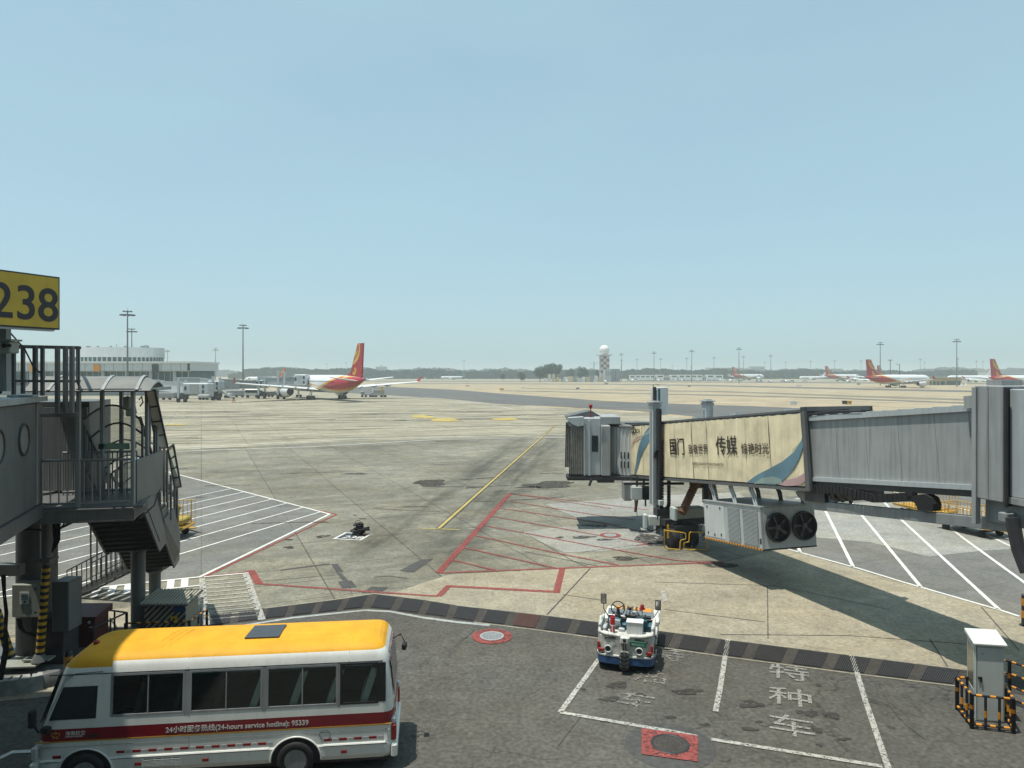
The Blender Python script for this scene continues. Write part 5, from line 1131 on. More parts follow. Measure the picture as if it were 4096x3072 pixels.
def sstrip(mb, x0, x1, z0, z1, d=.004, m=None, n=1, th=.01):
    for i in range(n):
        a, b = x0 + (x1 - x0) * i / n, x0 + (x1 - x0) * (i + 1) / n
        mb.hexa([side(a, z0, d), side(b, z0, d), side(b, z0, -th), side(a, z0, -th), side(a, z1, d), side(b, z1, d), side(b, z1, -th), side(a, z1, -th)], m)
m_ = MB(); sstrip(m_, .02, 6.98, .975, 1.0); m_.build('gold_line', 'bus_gold', BUS)
m_ = MB(); sstrip(m_, 1.52, 4.5, .615, .64, .02); sstrip(m_, 5.58, 6.85, .615, .64, .02); sstrip(m_, .12, .44, .615, .64, .02); sstrip(m_, .1, 6.95, .87, .878, .003); m_.build('side_moulding', 'bus_white', BUS)
m_ = MB(); sstrip(m_, .12, 6.9, .882, .886, .003); sstrip(m_, 1.265, 1.272, .9, 2.42, .003); sstrip(m_, 6.1, 6.106, 2.3, 2.49, .003); sstrip(m_, 2.93, 2.935, .7, 1.4, .003); sstrip(m_, 4.4, 4.404, .32, 1.4, .003); sstrip(m_, 5.9, 5.904, .32, 1.4, .003); sstrip(m_, 1.9, 1.904, .32, .62, .003); sstrip(m_, 3.4, 3.404, .32, .62, .003); sstrip(m_, 2.9, 2.904, 2.3, 2.5, .003); sstrip(m_, .2, 6.9, .595, .60, .004); sstrip(m_, .25, 6.8, 2.275, 2.29, .006); m_.build('panel_gaps', 'dark_metal', BUS)
mr_ = MB(); mw_ = MB()
for k in range(10):
    sstrip(mr_, 1.54 + k * .305, 1.70 + k * .305, .70, .75); sstrip(mw_, 1.72 + k * .305, 1.83 + k * .305, .70, .75)
for k in range(4): sstrip(mr_, 5.60 + k * .305, 5.76 + k * .305, .70, .75); sstrip(mw_, 5.78 + k * .305, 5.89 + k * .305, .70, .75)
sstrip(mr_, .34, .5, .66, .72); mr_.build('red_reflectors', 'red_paint', BUS); mw_.build('white_reflectors', 'lamp_clear', BUS)
# side windows
for i, (a, b, dv) in enumerate(((1.424, 2.832, .5), (2.934, 4.356, .5), (4.446, 5.873, .5), (5.933, 6.70, None))):
    m_ = MB(); z0, z1 = 1.46, 2.245
    for (xa, xb, za, zb_) in ((a, b, 1.43, 1.47), (a, b, 2.225, 2.262), (a - .01, a + .035, 1.44, 2.25), (b - .035, b + .01, 1.44, 2.25)): sstrip(m_, xa, xb, za, zb_, .006)
    if dv: c = (a + b) / 2; sstrip(m_, c - .012, c + .012, z0, z1, .002)
    wf = m_.build('window_frame', 'steel_grey' if dv else 'black_rubber', BUS)
    m_ = MB(); sstrip(m_, a + .03, b - .03, z0, z1, -.012, None, 1, .016); m_.build('window_glass', 'bus_glass', wf)
for a, b in ((2.832, 2.934), (4.356, 4.446), (5.873, 5.933)):
    m_ = MB(); sstrip(m_, a, b, 1.40, 2.28, .004); m_.build('window_pillar', 'steel_grey', BUS)
m_ = MB(); sstrip(m_, 6.70, 6.86, 1.46, 2.25, .004); m_.build('rear_quarter_trim', 'black_rubber', BUS)
for a, b in ((1.424, 2.832), (2.934, 4.356), (4.446, 5.873), (5.933, 6.70)):
    m_ = MB(); m_.hexa([B(a, 2.0, 1.44), B(b, 2.0, 1.44), B(b, 2.012, 1.44), B(a, 2.012, 1.44), B(a, 1.94, 2.26), B(b, 1.94, 2.26), B(b, 1.952, 2.26), B(a, 1.952, 2.26)]); m_.build('far_window_glass', 'far_glass', BUS)
# cab door window
m_ = MB(); P = [side(.27, 1.42, .004), side(1.15, 1.42, .004), side(1.17, 2.05, .004), side(.52, 2.05, .004)]; Qp = [p + (sum(P, Vector()) / 4 - p) * .05 - bn_ * .004 for p in P]
m_.prism(P, bn_ * .006); dw = m_.build('door_window_rubber', 'black_rubber', BUS); m_ = MB(); m_.prism(Qp, bn_ * .004); m_.build('door_window', 'window_dark', dw)
m_ = MB(); 
for a, b in ((side(.15, 1.3, .005), side(.56, 2.2, .005)), (side(.56, 2.2, .005), side(.75, 2.3, .005)), (side(.75, 2.3, .005), side(1.26, 2.32, .005))): m_.bar(a, b, .008)
m_.tube([B(.5, 1.0, 2.45), B(.62, .75, 2.5), B(.6, .4, 2.45), B(.5, .2, 2.33)], .008, 5); sstrip(m_, 1.0, 1.2, 1.07, 1.1, .02); m_.build('door_trim', 'dark_metal', BUS)
m_ = MB(); m_.prism([B(xf(1.3) - .055, .2, 1.3), B(xf(1.3) - .055, 1.84, 1.3), B(xf(2.22) - .05, 1.76, 2.22), B(xf(2.22) - .05, .28, 2.22)], (.01, 0, .004)); m_.build('windscreen', 'window_dark', BUS)
m_ = MB(); m_.prism([B(xf(1.1) - .056, .35, 1.18), B(xf(1.1) - .06, .5, 1.3), B(xf(1.9) - .075, .75, 1.9), B(xf(1.9) - .07, .7, 1.9)], (-.012, 0, 0)); m_.build('wiper', 'black_paint', BUS)
# roof hatch, ribs, beacon
rz = lambda y: ip(min(y, 2.04 - y), YS, ZS)
m_ = MB(); P = [B(3.86, .62, rz(.62) + .004), B(4.58, .62, rz(.62) + .004), B(4.60, 1.35, rz(1.35) + .004), B(3.9, 1.35, rz(1.35) + .004)]; m_.hexa(P + [p + Vector((0, 0, .035)) for p in P]); m_.build('roof_hatch', 'hatch_dark', BUS, bevel=.02)
m_ = MB()
for x in (2.1, 2.25, 2.4): m_.tube([B(x + .25 * t, .45 + t, rz(.45 + t) + .002) for t in (0, .3, .6, .9)], .006, 5)
for y in (.5, .72, .95, 1.2): m_.tube([B(2.7 + y * .4, y, rz(y) - .002), B(6.0, y, rz(y) - .002)], .005, 5)
m_.tube([B(6.15, y, rz(y) + .001) for y in (.3, .5, .8, 1.1)], .007, 5); m_.build('roof_ribs', 'bus_yellow', BUS)
m_ = MB(); m_.cbox(B(.78, .9, 2.60), (.1, .1, .14), ch=.02); m_.build('beacon', 'lamp_red', BUS)
# mirrors
m_ = MB(); m_.cbox(B(.06, -.16, 1.56), (.10, .16, .34), ch=.03, rz=.1); m_.tube([B(.1, -.15, 1.4), B(.16, -.14, 1.28), B(.3, .02, 1.3)], .025, 8); m_.cbox(B(.26, -.06, 1.28), (.18, .12, .14), ch=.03); m_.build('door_mirror', 'black_rubber', BUS)
m_ = MB(); m_.cbox(B(-.2, 1.9, 1.75), (.10, .16, .3), ch=.03); m_.tube([B(-.2, 1.9, 1.6), B(.05, 1.9, 1.4)], .02, 6); m_.build('far_mirror', 'black_rubber', BUS)
m_ = MB(); m_.tube([B(6.95, 1.3, 2.3), B(7.12, 1.3, 2.4), B(7.2, 1.3, 2.22)], .013, 6); m_.tube([B(6.95, 1.5, 2.25), B(7.12, 1.4, 2.34)], .01, 6); m_.cbox(B(7.2, 1.3, 2.12), (.1, .2, .14), ch=.02); m_.build('rear_mirror', 'black_rubber', BUS)
# rear details
rr_ = lambda y, z, d=.0: B(xr(z) + .05 * (1 - ((y - 1.02) / 1.02) ** 2) + d, y, z)
m_ = MB(); 
for i in range(6):
    za, zb_ = 1.5 + .72 * i / 6, 1.5 + .72 * (i + 1) / 6; w0, w1 = .36 - .02 * i, .34 - .02 * i
    m_.hexa([rr_(w0, za, -.01), rr_(w0, za, .008), rr_(2.04 - w0, za, .008), rr_(2.04 - w0, za, -.01), rr_(w1, zb_, -.01), rr_(w1, zb_, .008), rr_(2.04 - w1, zb_, .008), rr_(2.04 - w1, zb_, -.01)])
m_.build('rear_window', 'window_dark', BUS)
m_ = MB()
for k in range(8): z = .98 + k * .18; y = .30 if z < 2.2 else .34; m_.box(rr_(y, z, .004), (.012, .06, .08), rz=.11)
for k in range(6): z = 2.36; m_.box(rr_(.42 + k * .2, z, .01), (.012, .09, .05), rz=.11)
m_.build('rear_reflectors', 'red_paint', BUS)
for y in (.16, 1.88):
    m_ = MB(); m_.cbox(rr_(y, .78, -.02), (.10, .20, .34), ch=.03, rz=.11); lt = m_.build('tail_light', 'lamp_red', BUS); m_ = MB(); m_.cbox(rr_(y, 1.02, -.03), (.1, .16, .14), ch=.03, rz=.11); m_.build('indicator', 'lamp_clear', lt)
m_ = MB(); m_.cbox(B(7.03, 1.02, .42), (.14, 2.0, .28), ch=.05, rz=.115); m_.build('rear_bumper', 'bus_white', BUS)
m_ = MB(); m_.cbox(B(-.03, 1.02, .42), (.16, 1.98, .3), ch=.06, rz=.115); m_.build('front_bumper', 'bus_white', BUS)
for y in (.14, 1.9):
    m_ = MB(); m_.cbox(B(-.01, y, .76), (.12, .24, .26), ch=.04, rz=.115); m_.build('headlight', 'lamp_clear', BUS)
m_ = MB()
for x in (1.9, 3.2, 5.95): sstrip(m_, x, x + .12, .45, .50, .015)
m_.build('side_marker', 'lamp_red', BUS)
m_ = MB(); sstrip(m_, 2.05, 2.78, .36, .56, .006); gr = m_.build('side_grille', 'black_rubber', BUS)
m_ = MB()
for k in range(7): sstrip(m_, 2.05, 2.78, .37 + k * .027, .382 + k * .027, .014)
for x in (2.05, 2.27, 2.42, 2.6, 2.76): sstrip(m_, x, x + .015, .36, .56, .016)
m_.build('grille_slats', 'bus_white', gr)
m_ = MB(); P = [side(5.62 + .11 * math.cos(t), .83 + .10 * math.sin(t), .003) for t in [i * math.pi / 8 for i in range(17)]]; m_.tube(P, .004, 4); m_.build('fuel_flap', 'dark_metal', BUS)
# wheels in dark arches
for x in (.97, 5.04):
    m_ = MB(); c = side(x, .45, .006); P = [B(x + .49 * math.cos(t), ys(.5) - .008, .36 + .46 * math.sin(t)) for t in [i * math.pi / 20 for i in range(21)]] + [B(x - .49, ys(.5) - .008, .28), B(x + .49, ys(.5) - .008, .28)]
    m_.prism(P, bn_ * .02); m_.build('wheel_arch', 'black_rubber', BUS)
    m_ = MB(); P = [B(x + .51 * math.cos(t), ys(.5) - .014, .36 + .48 * math.sin(t)) for t in [i * math.pi / 20 for i in range(21)]]; m_.tube(P, .018, 6); m_.build('arch_lip', 'bus_white', BUS)
    for yy, out in ((.0, 1), (2.04, -1)):
        mx = Matrix(((bd.x, 0, -bn_.x * out, B(x, yy + .055 * out, .37).x), (bd.y, 0, -bn_.y * out, B(x, yy + .055 * out, .37).y), (0, 1, 0, .37), (0, 0, 0, 1)))
        m_ = MB(); m_.lathe([(.20, -.1), (.35, -.1), (.375, -.06), (.375, .08), (.355, .112), (.27, .12), (.215, .10)], M=mx, n=32); wh = m_.build('wheel', 'black_rubber', BUS)
        m_ = MB(); m_.lathe([(.225, .105), (.205, .085), (.19, .02), (.10, .0), (.09, .06), (.02, .07)], M=mx, n=28); m_.build('rim', 'steel_grey', wh)
        m_ = MB()
        for k in range(6): t = k * math.pi / 3; m_.lathe([(.026, .015), (.026, .022)], tuple((.145 * math.cos(t), .145 * math.sin(t), 0)), M=mx, n=8)
        m_.build('rim_holes', 'black_paint', wh)
m_ = MB(); m_.hexa([B(.1, .1, .22), B(6.9, .1, .22), B(6.9, 1.94, .22), B(.1, 1.94, .22), B(.1, .1, .34), B(6.9, .1, .34), B(6.9, 1.94, .34), B(.1, 1.94, .34)]); m_.build('chassis', 'dark_metal', BUS)
# interior
m_ = MB(); m_.hexa([B(1.3, .08, .8), B(6.8, .08, .8), B(6.8, 1.95, .8), B(1.3, 1.95, .8), B(1.3, .08, .9), B(6.8, .08, .9), B(6.8, 1.95, .9), B(1.3, 1.95, .9)]); m_.hexa([B(1.3, 1.86, .9), B(6.8, 1.86, .9), B(6.8, 1.93, .9), B(1.3, 1.93, .9), B(1.3, 1.86, 1.44), B(6.8, 1.86, 1.44), B(6.8, 1.93, 1.44), B(1.3, 1.93, 1.44)]); m_.build('interior', 'bus_inside', BUS)
for x in (1.75, 2.5, 3.3, 4.05, 4.85, 5.6, 6.3):
    m_ = MB(); m_.hexa([B(x - .38, .2, 1.1), B(x, .2, 1.1), B(x, .62, 1.1), B(x - .38, .62, 1.1), B(x - .4, .2, 1.26), B(x, .2, 1.24), B(x, .62, 1.24), B(x - .4, .62, 1.26)])
    m_.hexa([B(x - .04, .2, 1.2), B(x + .1, .2, 1.2), B(x + .1, .62, 1.2), B(x - .04, .62, 1.2), B(x + .2, .24, 2.0), B(x + .28, .24, 2.0), B(x + .28, .58, 2.0), B(x + .2, .58, 2.0)]); se = m_.build('seat', 'bus_seat', BUS)
    m_ = MB(); m_.hexa([B(x + .02, .12, 1.42), B(x + .17, .12, 1.42), B(x + .17, .65, 1.5), B(x + .02, .65, 1.5), B(x + .26, .17, 2.1), B(x + .40, .17, 2.1), B(x + .40, .6, 2.1), B(x + .26, .6, 2.1)])
    if x > 3.5: m_.build('seat_cover', 'seat_cover', se)
# lettering on the stripe
text_obj('hotline_lettering', '24小时服务热线(24-hours service hotline): 95339', side(2.48, 1.065, .004), bd, (0, 0, 1), .138, 'bus_white', BUS, ext=.002, sx=.995, bold=.0025)
text_obj('airline_lettering', '海南航空', side(.58, 1.115, .004), bd, (0, 0, 1), .095, 'bus_white', BUS, ext=.002)
text_obj('airline_small_lettering', 'HAINAN AIRLINES', side(.58, 1.072, .004), bd, (0, 0, 1), .04, 'bus_white', BUS, ext=.002)
m_ = MB(); c = side(.40, 1.12, .006)
ex = lambda u, v: c + bd * u + Vector((0, 0, v))
for s_ in (-1, 1):
    m_.tube([ex(0, .04), ex(.045 * s_, .035), ex(.07 * s_, .06), ex(.075 * s_, .0), ex(.03 * s_, -.02), ex(.02 * s_, -.055), ex(.06 * s_, -.06)], .007, 5)
m_.tube([ex(.02 * math.cos(t), .045 + .02 * math.sin(t)) for t in [i * .7 for i in range(10)]], .007, 5); m_.tube([ex(-.045, -.02), ex(0, -.035), ex(.045, -.02)], .008, 5); m_.build('airline_emblem', 'bus_gold', BUS)

# ------------------------------------------------------------------ baggage tractor
TG = thing('baggage_tractor', 'scruffy white open baggage tractor with orange hood and blue bumper', 'tractor', (3.55, 21.2, 0))
tf = Vector((.25, .968, 0)).normalized(); tr_ = Vector((tf.y, -tf.x, 0)); T0 = Vector((3.12, 19.78, 0))
T = lambda x, y, z: T0 + tr_ * (x * 1.1 + .02) + tf * y + Vector((0, 0, z)); TZ = math.atan2(tr_.y, tr_.x)
def tb(mb, x, y, z, dx, dy, dz, m=None, ch=.02): return mb.cbox(T(x, y, z), (dx * 1.1, dy, dz), m, rz=TZ, ch=ch)
hwid = .70
m_ = MB()
pl = [(-hwid, .25), (-hwid + .06, .06), (-hwid + .22, 0), (-.12, -.03), (.12, -.03), (hwid - .22, 0), (hwid - .06, .06), (hwid, .25)]
def tprism(mb, pts, z0, z1, m=None): return mb.prism([T(x, y, z0) for x, y in pts], (0, 0, z1 - z0), m)
m_ = MB(); tprism(m_, pl + [(hwid, .55), (-hwid, .55)], .40, .98); m_.build('rear_body', 'white_dirty', TG, bevel=.02)
m_ = MB(); tprism(m_, [(x * 1.03, y - .05) for x, y in pl] + [(hwid * 1.03, .3), (-hwid * 1.03, .3)], .22, .44); m_.build('rear_bumper', 'bumper_blue', TG, bevel=.015)
m_ = MB(); tprism(m_, [(x * 1.035, y - .06) for x, y in pl] + [(hwid * 1.03, .3), (-hwid * 1.03, .3)], .44, .475); m_.build('bumper_strip', 'white_chip', TG)
m_ = MB()
for s_ in (-1, 1):
    m_.tube([T(s_ * .12, .0, 1.0), T(s_ * .5, .02, 1.02), T(s_ * .66, .12, 1.04), T(s_ * .69, .5, 1.12), T(s_ * .69, .75, 1.25)], .045, 8)
    m_.tube([T(s_ * .30, .12, .98), T(s_ * .58, .2, 1.0)], .05, 8)
    tb(m_, s_ * .67, .7, .95, .07, .9, .5)
m_.build('deck_rail', 'white_dirty', TG)
m_ = MB()
for s_ in (-1, 1):
    tb(m_, s_ * .66, 2.45, .78, .2, 1.15, .12); P = [T(s_ * .70, 2.45 + .46 * math.cos(t), .42 + .46 * math.sin(t)) for t in [i * math.pi / 12 for i in range(13)]]; m_.tube(P, .045, 6)
    tb(m_, s_ * .68, 1.55, .55, .1, .8, .3)
m_.build('fender', 'white_chip', TG)
m_ = MB(); tb(m_, 0, 1.3, .36, 1.2, 2.6, .26); tb(m_, 0, .95, .62, 1.1, .9, .3); m_.build('chassis', 'dark_metal', TG)
for s_ in (-1, 1):
    for y in (.55, 2.45):
        c = T(s_ * .62, y, .34 if y > 1 else .32); mx = Matrix.Translation(c) @ Matrix.Rotation(TZ, 4, 'Z')
        m_ = MB(); m_.lathe([(.17, -.1), (.31, -.1), (.34, -.06), (.34, .06), (.31, .1), (.17, .1)], ax='X', M=mx, n=24); wh = m_.build('wheel', 'black_rubber', TG)
        m_ = MB(); m_.lathe([(.17, -.08), (.17, .08)], ax='X', M=mx, n=18); m_.build('rim', 'steel_light', wh)
m_ = MB(); m_.hexa([T(-.5, 2.05, .55), T(.55, 2.05, .55), T(.52, 3.05, .5), T(-.5, 3.05, .5), T(-.5, 2.05, 1.02), T(.55, 2.05, .98), T(.52, 3.05, .84), T(-.5, 3.05, .86)]); m_.build('hood', 'hood_orange', TG, bevel=.03)
m_ = MB()
for k in range(5): tb(m_, -.25 + k * .12, 2.35, 1.0, .06, .5, .02)
m_.build('hood_louvres', 'window_dark', TG)
m_ = MB(); m_.hexa([T(-.62, 1.72, .55), T(.62, 1.72, .55), T(.62, 2.02, .55), T(-.62, 2.02, .55), T(-.62, 1.72, 1.0), T(.62, 1.72, .94), T(.62, 2.02, 1.06), T(-.62, 2.02, 1.1)]); m_.build('dashboard', 'stainless', TG, bevel=.01)
m_ = MB(); tb(m_, .0, 1.68, .84, 1.15, .04, .22); tb(m_, .0, 1.72, 1.03, .3, .1, .05); tb(m_, .35, 1.75, 1.01, .4, .12, .02)
rn = random.Random(9)
for k in range(14): tb(m_, rn.uniform(-.5, .5), rn.uniform(1.74, 1.98), 1.05, .04, .04, .03, ch=.005)
m_.build('dash_panel', 'black_paint', TG)
sc_ = T(-.33, 1.62, 1.24); sx_ = tr_; sy_ = (tf * .42 + Vector((0, 0, .9))).normalized(); m_ = MB()
m_.tube([sc_ + sx_ * .2 * math.cos(i * math.pi / 14) + sy_ * .2 * math.sin(i * math.pi / 14) for i in range(29)], .016, 7, caps=False)
for t in (.5, 2.6, 4.7): m_.bar(sc_, sc_ + sx_ * .2 * math.cos(t) + sy_ * .2 * math.sin(t), .025)
m_.tube([sc_, T(-.33, 1.82, .95)], .05, 8); m_.build('steering_wheel', 'black_rubber', TG)
m_ = MB(); m_.tube([T(.0, 1.55, .9), T(.0, 1.58, 1.22)], .015, 6); m_.lathe([(.001, .06), (.05, .04), (.05, -.02), (.001, -.05)], T(0, 1.58, 1.26), n=12); m_.build('gear_lever', 'black_paint', TG)
for s_, y in ((-.33, .92), (.33, .95)):
    m_ = MB(); tb(m_, s_, y + .2, .82, .42, .42, .12, ch=.04); m_.hexa([T(s_ - .2, y - .14, .84), T(s_ + .2, y - .14, .84), T(s_ + .2, y - .02, .84), T(s_ - .2, y - .02, .84), T(s_ - .17, y - .2, 1.22), T(s_ + .17, y - .2, 1.22), T(s_ + .17, y - .1, 1.22), T(s_ - .17, y - .1, 1.22)]); se = m_.build('seat', 'seat_teal', TG, bevel=.03)
    if s_ < 0:
        m_ = MB(); m_.hexa([T(s_ - .17, y - .2, .92), T(s_ + .17, y - .2, .92), T(s_ + .17, y - .16, .92), T(s_ - .17, y - .16, .92), T(s_ - .14, y - .24, 1.2), T(s_ + .14, y - .24, 1.2), T(s_ + .14, y - .2, 1.2), T(s_ - .14, y - .2, 1.2)]); m_.build('backrest_shell', 'seat_cover', se)
m_ = MB(); tb(m_, .22, .42, 1.13, .40, .30, .34, ch=.01); bx_ = m_.build('tool_box', 'white_panel', TG); m_ = MB(); tb(m_, .22, .42, 1.31, .43, .33, .02, ch=.005); m_.build('lid', 'white_paint', bx_)
m_ = MB(); m_.lathe([(.06, 0), (.07, .03), (.07, .4), (.04, .47), (.02, .5)], T(-.34, .28, .98), n=16); fe = m_.build('fire_extinguisher', 'extinguisher', TG)
m_ = MB(); m_.lathe([(.076, .2), (.076, .23)], T(-.34, .28, .98), n=16); tb(m_, -.34, .2, 1.1, .03, .02, .2, ch=.004); m_.build('extinguisher_strap', 'white_panel', fe)
m_ = MB()
for s_ in (-.42, .36): c = T(s_, -.02 + (.0), .64); m_.lathe([(.10, -.01), (.11, -.04), (.105, -.07), (.08, -.07), (.075, -.02)], (0, 0, 0), ax='Y', n=22, M=Matrix.Translation(c) @ Matrix.Rotation(TZ, 4, 'Z'))
m_.build('round_lamp_ring', 'white_panel', TG)
m_ = MB()
for s_ in (-.42, .36): c = T(s_, -.02, .64); m_.lathe([(.001, -.045), (.08, -.03)], ax='Y', n=20, caps=False, M=Matrix.Translation(c) @ Matrix.Rotation(TZ, 4, 'Z'))
m_.build('round_lamp', 'window_dark', TG)
m_ = MB(); tb(m_, .33, -.035, .82, .40, .02, .15, ch=.003); pt = m_.build('number_plate', 'plate_green', TG)
text_obj('plate_lettering', '民航·A1174', T(.17, -.05, .79), tr_, (0, 0, 1), .068, 'white_panel', pt, ext=.001)
text_obj('fleet_lettering', '7190', T(-.42, -.035, .80), tr_, (0, 0, 1), .10, 'steel_mid', TG, ext=.001, bold=.003)
for s_ in (-1, 1):
    m_ = MB(); tb(m_, s_ * .67, .03, .70, .06, .06, .2, ch=.01); tb(m_, s_ * .6, .0, .58, .14, .05, .09, ch=.01); m_.build('tail_light', 'lamp_red', TG)
m_ = MB(); tb(m_, -.36, .0, .935, .26, .05, .05, ch=.01); tb(m_, .36, .0, .935, .26, .05, .05, ch=.01); m_.build('rear_slots', 'black_paint', TG)
m_ = MB(); tb(m_, .0, -.08, .93, .22, .16, .2, ch=.04); m_.build('hitch_mount', 'white_chip', TG)
m_ = MB(); tb(m_, 0, -.14, .42, .22, .16, .46, ch=.05); m_.build('coupling', 'roof_sheet', TG)
m_ = MB()
for k in range(4): m_.bar(T(-.12, -.235, .22 + k * .11), T(0, -.245, .16 + k * .11), .02, .035); m_.bar(T(0, -.245, .16 + k * .11), T(.12, -.235, .22 + k * .11), .02, .035)
m_.tube([T(-.03, -.15, .62), T(-.03, -.13, .95)], .015, 6); m_.tube([T(.03, -.15, .62), T(.03, -.13, .95)], .015, 6); m_.tube([T(-.08, -.2, .60), T(0, -.26, .66), T(.08, -.2, .6)], .02, 6); tb(m_, 0, -.16, .95, .07, .05, .1)
m_.build('coupling_chevrons', 'black_paint', TG)
for sgn, x, y, zz in ((-1, -.72, 1.6, 1.48), (1, .74, 1.75, 1.36)):
    m_ = MB(); m_.tube([T(x + .12 * -sgn, y, 1.0), T(x, y, 1.2), T(x, y, zz)], .013, 6); m_.cbox(T(x, y, zz + .02), (.17, .05, .30), rz=TZ, ch=.07); mi = m_.build('mirror', 'black_rubber', TG)
    m_ = MB(); m_.cbox(T(x, y - .03, zz + .02), (.13, .01, .25), rz=TZ, ch=.004); m_.build('mirror_glass', 'chrome', mi)
m_ = MB(); m_.tube([T(.34, 1.35, .9), T(.34, 1.4, 1.35)], .015, 6); be = m_.build('beacon_post', 'white_panel', TG); m_ = MB(); m_.lathe([(.09, -.02), (.09, 0)], T(.34, 1.4, 1.36), n=14); m_.lathe([(.06, 0), (.06, .09), (.03, .12)], T(.34, 1.4, 1.36), n=14); m_.build('beacon', 'lamp_red', be)

m_ = MB(); rn = random.Random(31)
for k in range(9):
    a = T(rn.uniform(-.55, .55), rn.uniform(.3, 1.5), .98 + rn.uniform(-.1, .1)); b = a + tr_ * rn.uniform(-.3, .3) + tf * rn.uniform(-.25, .25); m_.tube([a, (a + b) / 2 + Vector((0, 0, .1)), b], .016, 6)
m_.build('hoses', 'black_rubber', TG)
m_ = MB(); tb(m_, .58, 1.0, .98, .12, .3, .16, ch=.04); tb(m_, -.1, 1.1, .9, .14, .2, .2, ch=.03); tb(m_, .3, 1.5, .98, .3, .1, .12, ch=.03); m_.build('teal_covers', 'seat_teal', TG)
m_ = MB(); tb(m_, -.12, .45, 1.02, .16, .12, .1); tb(m_, -.56, .5, 1.03, .1, .3, .12); tb(m_, .1, 1.85, 1.08, .1, .06, .05); m_.build('loose_fittings', 'steel_light', TG)
m_ = MB()
for (x, z, a, b) in ((-.66, .55, .05, .1), (-.2, .52, .12, .03), (.55, .88, .06, .05), (.2, .55, .1, .03), (-.5, .9, .05, .03), (.62, .5, .07, .06)): tb(m_, x, -.015 + abs(x) * .05, z, a, .03, b, ch=.008)
m_.build('rust_marks', 'duct_brown', TG)
# ------------------------------------------------------------------ white cabinet with glazed side and its rail
CB = thing('utility_cabinet', 'tall white utility cabinet with glazed side inside a black and orange rail', 'cabinet', (11.3, 17.2, 0))
cx_ = Vector((.97, -.17, 0)).normalized(); cy_ = Vector((.36, .93, 0)).normalized(); C0 = Vector((11.06, 16.98, 0))
C_ = lambda x, y, z: C0 + cx_ * x + cy_ * y + Vector((0, 0, z))
def chex(mb, x0, x1, y0, y1, z0, z1, zb=None, m=None):
    zb = z1 if zb is None else zb
    return mb.hexa([C_(x0, y0, z0), C_(x1, y0, z0), C_(x1, y1, z0), C_(x0, y1, z0), C_(x0, y0, z1), C_(x1, y0, z1), C_(x1, y1, zb), C_(x0, y1, zb)], m)
m_ = MB(); chex(m_, 0, .63, 0, .85, .02, 1.84); m_.build('body', 'cabinet_white', CB, bevel=.01)
m_ = MB(); chex(m_, -.05, .68, -.06, .92, 1.84, 1.885, 1.93); m_.build('roof', 'white_paint', CB, bevel=.01)
m_ = MB(); chex(m_, .04, .6, -.012, 0, .06, 1.78); dr = m_.build('door', 'cabinet_white', CB)
m_ = MB(); chex(m_, .05, .13, -.04, -.012, 1.04, 1.08); chex(m_, .1, .14, -.04, -.012, .96, 1.08); chex(m_, .14, .17, -.016, -.01, 1.62, 1.64); m_.build('handle', 'black_rubber', dr)
m_ = MB(); chex(m_, .025, .032, -.008, 0, .06, 1.8); m_.build('door_gap', 'dark_metal', CB)
mat('amber_glass', (.16, .15, .09), .15, 0, .15, 2)
m_ = MB(); chex(m_, -.012, 0, .12, .72, .72, 1.70); m_.build('side_glass', 'amber_glass', CB)
m_ = MB(); chex(m_, -.016, 0, .08, .12, .2, 1.76); chex(m_, -.016, 0, .72, .76, .2, 1.76); chex(m_, -.016, 0, .12, .72, 1.70, 1.76); chex(m_, -.016, 0, .12, .72, .66, .72); m_.build('side_frame', 'cabinet_white', CB)
barrier('guard_rail', 'waist high black and orange guard rail wrapped around the white utility cabinet', [V3(11.75, 17.6), V3(10.98, 17.55), V3(10.74, 16.62), V3(11.56, 16.40), V3(11.95, 17.3)], .8, 'guard rail', .03, rails=2, dens=.28)
barrier('guard_rail', 'higher black and orange guard rail with four bars beside the utility cabinet', [V3(11.9, 18.15), V3(12.55, 17.95), V3(13.1, 16.6)], 1.05, 'guard rail', .028, rails=4, dens=.9)
BL2 = thing('bollard', 'tall black and orange striped bollard beside the white hatched bay', 'bollard', (16.95, 23.4, 0))
m_ = MB(); m_.lathe([(.15, 0), (.15, 1.02)], (16.93, 23.4, 0), n=20); m_.lathe([(.22, 0), (.22, .02)], (16.93, 23.4, 0), n=20); m_.build('post', 'black_paint', BL2)
m_ = MB()
for z in (.28, .68): m_.lathe([(.153, z), (.153, z + .24)], (16.93, 23.4, 0), n=20, caps=False)
m_.build('orange_band', 'safety_orange', BL2)
